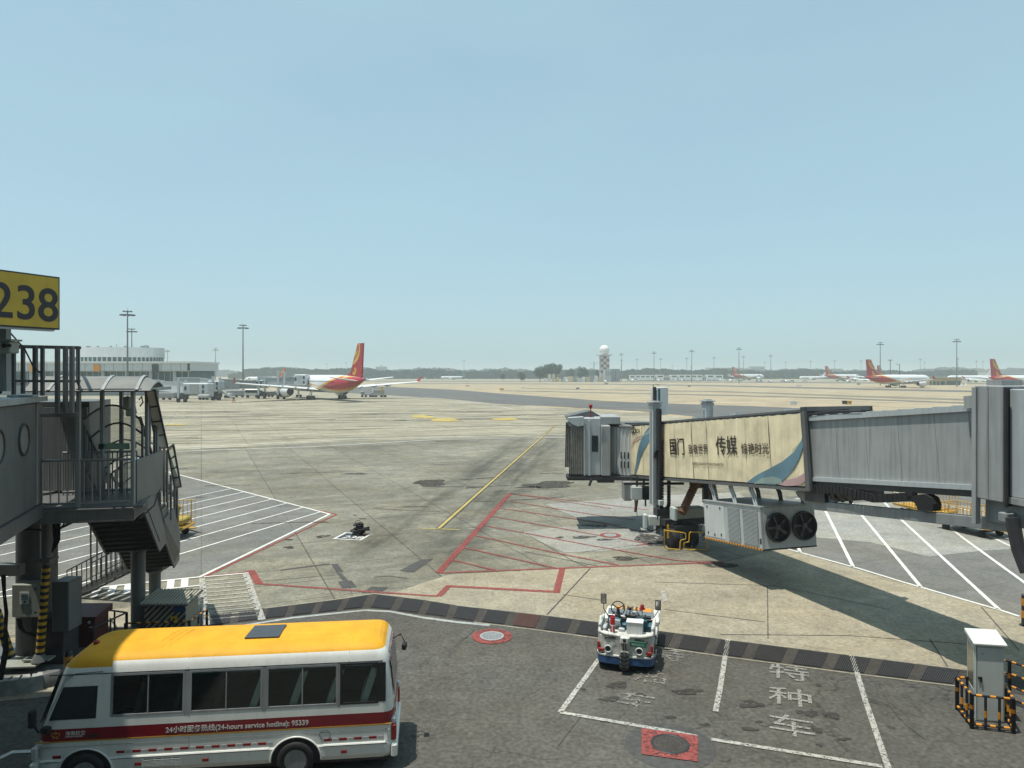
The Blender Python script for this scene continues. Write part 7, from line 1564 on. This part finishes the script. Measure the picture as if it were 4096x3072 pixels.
# ------------------------------------------------------------------ pier with white boarding modules
PR = thing('pier_building', 'long low pier of white glazed modules by the light masts', 'pier building', (px(2700, 830), 830, 0)); Yp = 830.0
mods = [(2516, 2538, 1500), (2540, 2617, 1500), (2624, 2652, 1499), (2680, 2706, 1499), (2712, 2760, 1499), (2762, 2806, 1499), (2824, 2852, 1499), (2856, 2888, 1500)]
for a, b, yt in mods:
    xa, xb = px(a, Yp), px(b, Yp); z1, z0 = pz(yt, Yp), pz(1518, Yp) - .6; m_ = MB(); m_.box(((xa + xb) / 2, Yp, (z0 + z1) / 2), (xb - xa, 9, z1 - z0)); mo = m_.build('module', 'radome', PR)
    m_ = MB(); k = max(1, int((xb - xa) / 5)); 
    for i in range(k): m_.box((xa + (i + .5) * (xb - xa) / k, Yp - 4.55, z1 - 1.9), ((xb - xa) / k * .7, .15, 1.5))
    m_.build('window', 'building_glass', mo)
m_ = MB(); m_.box((px(2702, Yp), Yp + 3, 2.0), (px(2888, Yp) - px(2516, Yp), 6, 3.4)); m_.build('undercroft', 'building_grey', PR)
m_ = MB(); m_.box((px(2702, Yp), Yp + 2, pz(1501, Yp) - 1.5), (px(2888, Yp) - px(2516, Yp), 5, 2.4)); m_.build('link_corridor', 'building_pale', PR)
m_ = MB()
for k in range(24): m_.box((px(2520 + k * 15.5, Yp), Yp - 3.8, 1.6), (.5, .5, 3.4))
m_.build('pier_columns', 'steel_light', PR)
SH = thing('maintenance_shed', 'flat roofed tan maintenance shed with dark doorways', 'shed', (px(3760, 520), 520, 0)); Ysh = 520.0; q_ = lambda x: px(x, Ysh); qz = lambda y: pz(y, Ysh)
m_ = MB(); m_.box(((q_(3690) + q_(3716)) / 2, Ysh + 5, qz(1510) / 2), (q_(3716) - q_(3690), 12, qz(1510))); m_.build('tall_bay', 'building_tan', SH)
m_ = MB(); m_.box(((q_(3716) + q_(3850)) / 2, Ysh + 6, qz(1511) / 2), (q_(3850) - q_(3716), 10, qz(1511))); m_.build('long_bay', 'building_tan', SH)
m_ = MB()
for x0, x1, y0 in ((3720, 3727, 1526), (3737, 3745, 1526), (3752, 3759, 1526), (3766, 3782, 1525), (3790, 3845, 1524)): m_.box(((q_(x0) + q_(x1)) / 2, Ysh + .9, qz(y0) / 2), (q_(x1) - q_(x0), .4, qz(y0)))
m_.build('doorway', 'building_glass', SH); m_ = MB(); m_.box(((q_(3690) + q_(3850)) / 2, Ysh + 5, qz(1510) + .2), (q_(3850) - q_(3690) + 1, 13, .4)); m_.build('roof', 'building_pale', SH)
for x in (3826, 3845):
    BP = thing('white_marker', ('white marker post before the shed, ' + ('on the side of the airliner engine' if x == 3826 else 'farther from the airliner engine')), 'marker post', (q_(x + 19) if 0 else px(x + 19, 450), 450, 0), group='white marker posts'); m_ = MB(); m_.lathe([(.5, 0), (.5, 1.2), (.3, 1.5), (.35, 2.0), (.05, 2.2)], (px(x + 19, 450), 450, 0), n=10); m_.build('post', 'white_paint', BP)
FB = thing('low_sheds', 'row of low white and grey sheds below the big trees', 'shed row', (px(2250, 720), 720, 0)); m_ = MB(); rn = random.Random(8)
for k in range(14):
    x = 2180 + k * 17; m1 = MB(); hh = rn.uniform(3, 7) if k not in (1, 2) else 8; m1.box((px(x, 715), 715 + rn.uniform(-4, 4), hh / 2), (rn.uniform(2.5, 5), 4, hh)); m1.build('shed', rn.choice(['white_paint', 'building_pale', 'building_grey', 'building_tan']), FB)
# ------------------------------------------------------------------ small vehicles and field signs
CARP = thing('parked_car', 'small pale vehicle parked along the far pier', 'car', (0, 0, 0), 0, 'small vehicles along the far pier')
m_ = MB(); m_.prism([(-2.3, -.85, .3), (2.3, -.85, .3), (2.35, -.85, .8), (1.4, -.85, 1.0), (.7, -.85, 1.55), (-1.6, -.85, 1.6), (-2.3, -.85, 1.0)], (0, 1.7, 0)); m_.build('body', 'white_paint', CARP, local=True)
m_ = MB(); m_.prism([(1.1, -.88, 1.0), (.62, -.88, 1.45), (-1.5, -.88, 1.5), (-1.9, -.88, 1.0)], (0, 1.76, 0)); m_.build('windows', 'window_dark', CARP, local=True)
m_ = MB(); [m_.lathe([(.05, -.9), (.34, -.9), (.34, .9), (.05, .9)], (x, 0, .34), ax='Y', n=12) for x in (-1.45, 1.45)]; m_.build('wheels', 'black_rubber', CARP, local=True)
spots = [(2515, 800), (2530, 798), (2545, 802), (2638, 800), (2695, 803), (2735, 800), (2787, 804), (2835, 800), (2880, 798), (2905, 790), (2925, 780), (2950, 778), (2962, 782), (3030, 720), (3040, 722), (3080, 700), (3130, 690), (3145, 705), (3220, 760), (3395, 700), (2262, 700), (2340, 720), (2420, 690), (3165, 690)]
for i, (x, Y) in enumerate(spots):
    o_ = CARP if i == 0 else copy_tree(CARP); o_['label'] = ORD[sorted(q[0] for q in spots).index(x)] + ' small pale vehicle, counted from the big trees along the pier'; o_.location = (px(x, Y), Y, 0); o_.rotation_euler = (0, 0, (i * 1.3) % 3); o_.scale = (1.2, 1.2, 1.3)
def boxsign(x, y, wpx_, hpx_, m, label, txt=None):
    c = G(x, y); k = c.y / F; th = thing('field_sign', label, 'field sign', tuple(c)); m1 = MB(); m1.cbox(c + Vector((0, 0, hpx_ * k / 2 + .15)), (wpx_ * k, .4, hpx_ * k), ch=.02); m1.build('face', m, th); m1 = MB()
    for s_ in (-.35, .35): m1.tube([c + Vector((s_ * wpx_ * k, 0, 0)), c + Vector((s_ * wpx_ * k, 0, .3))], .05, 6)
    m1.build('foot', 'dark_metal', th)
    if txt: text_obj('sign_lettering', txt, c + Vector((-wpx_ * k * .08, -.23, .15 + hpx_ * k * .15)), (1, 0, 0), (0, 0, 1), hpx_ * k * .9, 'ink_black', th, ext=.002)
boxsign(2311, 1557, 14, 6, 'building_grey', 'dark field sign on the dry grass below the lattice mast'); boxsign(2007, 1561, 18, 7, 'safety_yellow', 'low yellow field sign at the edge of the grass strip'); boxsign(2092, 1554, 11, 6, 'white_paint', 'small white field box on the dry grass')
boxsign(2675, 1546, 13, 6, 'white_paint', 'white field box on the strip below the pier'); boxsign(2757, 1548, 12, 5, 'building_grey', 'low grey field sign below the pier'); boxsign(2425, 1538, 16, 5, 'building_grey', 'grey field sign below the radar tower')
boxsign(3195, 1546, 20, 6, 'white_paint', 'long white field box between the parked airliners'); boxsign(3434, 1540, 12, 6, 'building_grey', 'grey field sign before the airliner by the shed'); boxsign(3174, 1620, 26, 14, 'white_panel', 'grey white field box above the bridge roof')
boxsign(3378, 1618, 17, 13, 'ink_black', 'black half of the yellow and black taxiway sign'); boxsign(3396, 1618, 18, 13, 'safety_yellow', 'yellow taxiway sign with black lettering above the bridge roof', 'P7'); boxsign(1870, 1547, 14, 6, 'building_tan', 'tan box lying on the strip past the parked wing')

# ------------------------------------------------------------------ terminal beside the parked airliner
TM = thing('terminal_building', 'long terminal with white roof edge, dark glazing and a round upper storey', 'terminal', (-150, 285, 0)); Yt = 270.0; tp = lambda x, Y=Yt: px(x, Y); tz = lambda y, Y=Yt: pz(y, Y)
xl, xr_ = tp(-300), tp(765)
m_ = MB(); m_.box(((xl + xr_) / 2, Yt + 12, (tz(1453) + tz(1483)) / 2), (xr_ - xl, 26, tz(1453) - tz(1483))); m_.build('fascia', 'white_panel', TM)
m_ = MB(); m_.box(((xl + xr_) / 2, Yt + 12, tz(1453) + .35), (xr_ - xl + .6, 27, .7)); m_.build('roof_edge', 'white_paint', TM)
m_ = MB(); m_.box(((xl + xr_) / 2 - 1, Yt + 14, tz(1483) / 2), (xr_ - xl - 2, 24, tz(1483))); m_.build('glazing', 'building_glass', TM)
m_ = MB()
for x in [i * 96 + 20 for i in range(-2, 8)]: m_.box((tp(x), Yt + 1.4, tz(1483) / 2), (1.1, .9, tz(1483)))
for x in [i * 24 for i in range(-8, 32)]: m_.box((tp(x), Yt + 1.9, tz(1483) / 2), (.18, .2, tz(1483)))
m_.box(((xl + xr_) / 2, Yt + 1.7, tz(1484)), (xr_ - xl - 2, .5, .5)); m_.build('mullions', 'steel_light', TM)
m_ = MB(); m_.box(((xl + xr_) / 2 - 1, Yt + 1.2, 1.9), (xr_ - xl - 2, .8, 3.8)); m_.build('base_wall', 'building_grey', TM)
m_ = MB()
for k in range(28): m_.box((xl + k * (xr_ - xl) / 28, Yt - 1.06, (tz(1453) + tz(1483)) / 2), (.09, .06, 2.8))
m_.build('fascia_joints', 'building_grey', TM)
for x in (140, 395):
    m_ = MB(); m_.box((tp(x), Yt - 1.3, tz(1472)), (2.4, .4, 2.6)); m_.build('gate_plate', 'safety_orange', TM)
m_ = MB(); m_.box((tp(628), Yt - 1.3, tz(1473)), (2.2, .4, 3.0)); m_.box((tp(760), Yt - .8, tz(1468)), (.8, 1.0, 2.6)); m_.build('dark_plate', 'window_dark', TM)
rc = Vector((tp(400, 290), 302, 0)); rr0 = (tp(608, 290) - tp(218, 290)) / 2
for (z0, z1, r_, m, nm) in ((tz(1428, 290), tz(1388, 290), rr0, 'white_panel', 'round_parapet'), (tz(1455, 290), tz(1428, 290), rr0 - .8, 'building_glass', 'round_glazing')):
    m_ = MB(); V = []; n_ = 30
    for zz in (z0, z1):
        for i in range(n_): t = 2 * math.pi * i / n_; V.append((rc.x + r_ * math.cos(t), rc.y + r_ * .55 * math.sin(t), zz))
    m_.add(V, [(i, (i + 1) % n_, n_ + (i + 1) % n_, n_ + i) for i in range(n_)] + [tuple(range(n_, 2 * n_))]); m_.build(nm, m, TM)
m_ = MB()
for i in range(60): t = 2 * math.pi * i / 60; m_.box((rc.x + (rr0 - .6) * math.cos(t), rc.y + (rr0 - .6) * .55 * math.sin(t), (tz(1455, 290) + tz(1428, 290)) / 2), (.5, .3, 2.7))
m_.build('round_mullions', 'building_pale', TM)
m_ = MB()
for x in (290, 300, 335, 388, 447, 515, 525, 540): m_.box((tp(x, 290), 300, tz(1386, 290)), (.7, .7, 1.2))
m_.tube([(tp(411, 290), 300, tz(1388, 290)), (tp(411, 290), 300, tz(1372, 290))], .1, 5); m_.build('roof_plant', 'building_grey', TM)
# ------------------------------------------------------------------ boarding bridges of the neighbouring stands
def far_bridge(label, tun, cabx, colx, wy, Y, dY=0, ad=None, loops=True):
    th = thing('jet_bridge', label, 'jet bridge', (px(colx, Y), Y, 0), group='boarding bridges of the neighbouring stands'); 
    for (x0, yt0, yb0, x1, yt1, yb1, Ya, Yb, m, nm) in tun:
        m1 = MB(); a0, a1, b0, b1 = Q(x0, yb0, Ya), Q(x0, yt0, Ya), Q(x1, yb1, Yb), Q(x1, yt1, Yb); dp = Vector((0, 2.8, 0)); m1.hexa([a0, b0, b0 + dp, a0 + dp, a1, b1, b1 + dp, a1 + dp]); o1 = m1.build(nm, m, th)
        m1 = MB(); m1.bar(a1 + Vector((0, -.05, .1)), b1 + Vector((0, -.05, .1)), .25); m1.bar(a0 + Vector((0, -.05, -.1)), b0 + Vector((0, -.05, -.1)), .3); m1.build('tunnel_edge', 'steel_light', o1)
    x0, x1, yt, yb = cabx; a, b = Q(x0, yb, Y), Q(x1, yt, Y); m1 = MB(); m1.cbox(((a.x + b.x) / 2, Y + 1.2, (a.z + b.z) / 2), (b.x - a.x, 4.2, b.z - a.z), ch=.2); cb = m1.build('cab', 'steel_light', th)
    m1 = MB(); m1.box((a.x * .55 + b.x * .45, Y - .95, (a.z + b.z) / 2), ((b.x - a.x) * .34, .1, (b.z - a.z) * .86)); m1.build('cab_shutter', 'steel_mid', cb)
    m1 = MB(); m1.box((a.x * .88 + b.x * .12, Y - .96, (a.z * .45 + b.z * .55)), (.6, .1, 1.1)); m1.box((a.x * .2 + b.x * .8, Y - .96, (a.z * .3 + b.z * .7)), (.5, .1, 1.0)); m1.box((a.x * .2 + b.x * .8, Y - .96, (a.z * .75 + b.z * .25)), (.5, .1, .9)); m1.build('cab_window', 'window_dark', cb)
    for dx in (-.0, 1.9):
        c = Vector((px(colx, Y) + dx, Y - .6 + dx * .3, 0)); m1 = MB(); m1.bar(c + Vector((0, 0, 1.2)), c + Vector((0, 0, b.z + (1.4 if dx == 0 else 1.0))), .7, .6); m1.build('lift_column', 'steel_light', th)
    m1 = MB(); c = Vector((px(colx, Y) + .9, Y, 0)); m1.cbox(c + Vector((0, 0, 1.5)), (3.0, 1.4, 1.2)); 
    rn = random.Random(int(colx)); 
    for k in range(14): m1.box(c + Vector((rn.uniform(-1.6, 1.6), rn.uniform(-1, .6), rn.uniform(.8, 2.6))), (.5, .5, .5), rz=rn.uniform(0, 1))
    m1.build('carriage', 'dark_metal', th)
    for dx in (-1.0, 1.0):
        m1 = MB(); m1.lathe([(.2, -.35), (.75, -.3), (.75, .3), (.2, .35)], c + Vector((dx, -.5, .75)), ax='X', n=16); m1.build('wheel', 'black_rubber', th)
    return th
far_bridge('boarding bridge with white advertising side beside the terminal end', [(560, 1520, 1556, 640, 1522, 1560, 216, 214, 'steel_mid', 'inner_tunnel'), (640, 1527, 1561, 740, 1532, 1571, 214, 209, 'white_panel', 'outer_tunnel')], (735, 838, 1533, 1577), 718, 1607, 207)
far_bridge('boarding bridge with round portholes behind the first one', [(700, 1512, 1530, 800, 1513, 1532, 236, 232, 'steel_mid', 'rotunda_tunnel'), (800, 1514, 1532, 855, 1521, 1534, 232, 226, 'steel_light', 'link_tunnel')], (834, 882, 1523, 1562), 855, 1596, 222)
far_bridge('boarding bridge with long grey tunnel running behind the airliner wing', [(875, 1518, 1556, 958, 1520, 1555, 232, 234, 'steel_mid', 'outer_tunnel'), (958, 1523, 1552, 1040, 1524, 1552, 235, 237, 'steel_grey', 'inner_tunnel')], (1030, 1052, 1520, 1552), 1037, 1590, 236)
far_bridge('boarding bridge docked at the parked airliner', [(1035, 1509, 1532, 1110, 1512, 1538, 240, 238, 'steel_light', 'outer_tunnel'), (1110, 1510, 1540, 1185, 1508, 1538, 238, 236, 'steel_mid', 'inner_tunnel')], (1180, 1228, 1498, 1540), 1115, 1596, 233)
# steps, ground equipment below the bridges
FS = thing('folded_steps', 'long grey service steps leaning under the neighbouring boarding bridges', 'steps', (px(900, 222), 222, 0)); m_ = MB()
a, b = Q(868, 1560, 224), Q(930, 1592, 218); 
for o_ in (0, 1.2): m_.bar(a + Vector((0, o_, 0)), b + Vector((0, o_, 0)), .3, .3); m_.bar(a + Vector((0, o_, 1)), b + Vector((0, o_, 1)), .12, .12)
m_.build('stringer', 'steel_grey', FS); m_ = MB()
for k in range(14): p = a.lerp(b, (k + .5) / 14); m_.box(p + Vector((0, .6, .1)), (.25, 1.2, .06))
m_.build('treads', 'steel_dark', FS)
rn = random.Random(12)
for (x0, x1, y0, y1, lab, mt) in ((905, 985, 1562, 1590, 'dark equipment trailer under the neighbouring bridges', 'building_grey'), (612, 695, 1572, 1600, 'grey shed wall beneath the white sided bridge', 'building_grey'), (790, 836, 1580, 1600, 'low grey tank trailer between two boarding bridges', 'steel_light'), (895, 920, 1576, 1592, 'pale generator cart under the boarding bridges', 'white_panel'), (1052, 1098, 1566, 1588, 'dark box trailer parked behind the pale cart near the airliner wing', 'steel_deep'), (845, 872, 1566, 1598, 'small dark equipment cart by the porthole bridge', 'steel_deep')):
    Y = 8.3 * F / (y1 - YH); a, b = Q(x0, y1, Y), Q(x1, y0, Y); eq = thing('equipment_trailer', lab, 'trailer', (a.x, Y, 0)); m_ = MB(); m_.cbox(((a.x + b.x) / 2, Y + 1, (a.z + b.z) / 2 + .3), (b.x - a.x, 2, b.z - a.z - .4), ch=.15); m_.build('body', mt, eq)
    m_ = MB()
    for k in range(3): m_.lathe([(.1, -.2), (.45, -.2), (.45, .2), (.1, .2)], (a.x + (b.x - a.x) * (.2 + .3 * k), Y + .2, .45), ax='Y', n=12)
    m_.build('wheel', 'black_rubber', eq)
VB = thing('apron_bus', 'low white apron bus with a dark stripe half hidden behind the equipment', 'bus', (px(1000, 244), 244, 0)); a, b = Q(975, 1592, 244), Q(1035, 1558, 244)
m_ = MB(); m_.cbox(((a.x + b.x) / 2, 246, 1.75), (b.x - a.x, 2.5, 2.5), ch=.2); m_.build('body', 'white_paint', VB); m_ = MB(); m_.box(((a.x + b.x) / 2, 244.7, 2.2), ((b.x - a.x) * .92, .06, .9)); m_.build('window', 'window_dark', VB)
m_ = MB(); [m_.lathe([(.1, -.2), (.5, -.2), (.5, .2), (.1, .2)], (a.x + (b.x - a.x) * f, 244.9, .5), ax='Y', n=14) for f in (.2, .8)]; m_.build('wheel', 'black_rubber', VB)
# cargo loader and dollies behind the airliner
LD = thing('cargo_loader', 'low scissor cargo loader with two tall posts parked behind the airliner', 'cargo loader', tuple(G(1515, 1588))); Yl = 253.0; LX = lambda x: px(x, Yl)
m_ = MB(); m_.cbox((LX(1512), Yl, 1.9), (LX(1536) - LX(1490), 3, 1.3)); m_.cbox((LX(1520), Yl - .5, .8), (LX(1550) - LX(1492), 3, .4)); m_.build('platform', 'building_grey', LD)
for x, mt in ((1494, 'white_paint'), (1531, 'safety_yellow')):
    m_ = MB(); m_.bar((LX(x), Yl - 1.3, 1.5), (LX(x), Yl - 1.3, pz(1546, Yl)), .55); m_.build('guide_post', mt, LD)
m_ = MB(); 
for x in (1495, 1507, 1530, 1543): m_.lathe([(.1, -.2), (.5, -.2), (.5, .2), (.1, .2)], (LX(x), Yl - 1.6, .5), ax='Y', n=12)
m_.build('wheels', 'black_rubber', LD)
DL = thing('cargo_dolly', 'flat grey cargo dolly with a low driver hood beside the loader', 'dolly', tuple(G(1470, 1588))); m_ = MB(); m_.cbox((LX(1470), Yl, .9), (LX(1492) - LX(1446), 2.4, .4)); m_.cbox((LX(1450), Yl, 1.6), (1.2, 2.0, 1.2), ch=.3); m_.build('deck', 'building_grey', DL)
m_ = MB(); [m_.lathe([(.1, -.2), (.4, -.2), (.4, .2), (.1, .2)], (LX(x), Yl - 1.2, .4), ax='Y', n=12) for x in (1452, 1466, 1484)]; m_.build('wheels', 'black_rubber', DL)
# worker with cones
def skin_fig(name, label, loc, hgt=1.72):
    th = thing(name, label, 'person', loc); k = hgt / 1.75
    J_ = {'pel': (0, 0, .95), 'ch': (0, 0, 1.3), 'nk': (0, 0, 1.5), 'hd': (0, .01, 1.6), 'top': (0, .01, 1.72), 'lh': (-.1, 0, .9), 'lk': (-.12, -.02, .5), 'la': (-.13, .02, .08), 'lt': (-.13, -.14, .03), 'rh': (.1, 0, .9), 'rk': (.13, -.02, .5), 'ra': (.15, .02, .08), 'rt': (.15, -.14, .03),
          'ls': (-.19, 0, 1.42), 'le': (-.25, .02, 1.15), 'lw': (-.24, -.1, .92), 'rs': (.19, 0, 1.42), 're': (.26, .02, 1.15), 'rw': (.25, -.1, .92)}
    E_ = [('pel', 'ch'), ('ch', 'nk'), ('nk', 'hd'), ('hd', 'top'), ('pel', 'lh'), ('lh', 'lk'), ('lk', 'la'), ('la', 'lt'), ('pel', 'rh'), ('rh', 'rk'), ('rk', 'ra'), ('ra', 'rt'), ('ch', 'ls'), ('ls', 'le'), ('le', 'lw'), ('ch', 'rs'), ('rs', 're'), ('re', 'rw')]
    rad = {'pel': .15, 'ch': .16, 'nk': .06, 'hd': .1, 'top': .07, 'lh': .1, 'rh': .1, 'lk': .065, 'rk': .065, 'la': .05, 'ra': .05, 'lt': .04, 'rt': .04, 'ls': .07, 'rs': .07, 'le': .05, 're': .05, 'lw': .035, 'rw': .035}
    ks = list(J_); me = bpy.data.meshes.new('body'); me.from_pydata([tuple(c * k for c in J_[q]) for q in ks], [(ks.index(a), ks.index(b)) for a, b in E_], []); o = bpy.data.objects.new('body', me); scn.collection.objects.link(o); o.parent = th
    sk = o.modifiers.new('skin', 'SKIN'); 
    if not me.skin_vertices: me.attributes.new
    bpy.context.view_layer.objects.active = o; bpy.ops.mesh.customdata_skin_add() if not me.skin_vertices else None
    for i, q in enumerate(ks): me.skin_vertices[0].data[i].radius = (rad[q] * k,) * 2; me.skin_vertices[0].data[i].use_root = (q == 'pel')
    o.modifiers.new('sub', 'SUBSURF').levels = 1; me.materials.append(MATS['navy_cloth']); m1 = MB(); m1.lathe([(.15, .95), (.185, 1.1), (.19, 1.3), (.15, 1.45)], n=14); m1.build('vest', 'red_paint', th, local=True)
    m1 = MB(); m1.lathe([(.02, 1.5), (.09, 1.56), (.105, 1.65), (.08, 1.74), (.02, 1.77)], n=14); m1.build('head', 'skin', th, local=True); m1 = MB(); m1.lathe([(.112, 1.66), (.1, 1.74), (.02, 1.8)], n=14); m1.build('cap', 'white_paint', th, local=True); return th
skin_fig('person', 'ground worker in a red vest standing on the apron below the bridges', tuple(G(935, 1610)), 1.85)
for i, x in enumerate((929, 942)):
    tc_ = G(x, 1611); cn = thing('traffic_cone', ('small red and white traffic cone on the terminal side of the ground worker' if i == 0 else 'small red and white traffic cone between the ground worker and the airliner'), 'traffic cone', tuple(tc_), group='cones by the worker'); m_ = MB(); m_.lathe([(.3, 0), (.3, .05), (.2, .05), (.05, .8)], tc_, n=14); m_.build('cone', 'red_paint', cn); m_ = MB(); m_.lathe([(.155, .3), (.115, .5)], tc_, n=14, caps=False); m_.build('white_band', 'white_paint', cn)
# ------------------------------------------------------------------ haze
hz = MB(); hz.box((0, 2450, 22), (7200, 5260, 46)); ho = hz.build('haze', None); hm = bpy.data.materials.new('haze'); hm.use_nodes = True; N = hm.node_tree.nodes; N.remove(N['Principled BSDF'])
pv = N.new('ShaderNodeVolumePrincipled'); pv.inputs['Color'].default_value = (.70, .80, .82, 1); pv.inputs['Density'].default_value = .00040; pv.inputs['Anisotropy'].default_value = .2
hm.node_tree.links.new(pv.outputs[0], N['Material Output'].inputs['Volume']); ho.data.materials.clear(); ho.data.materials.append(hm); tag(ho, kind='stuff')
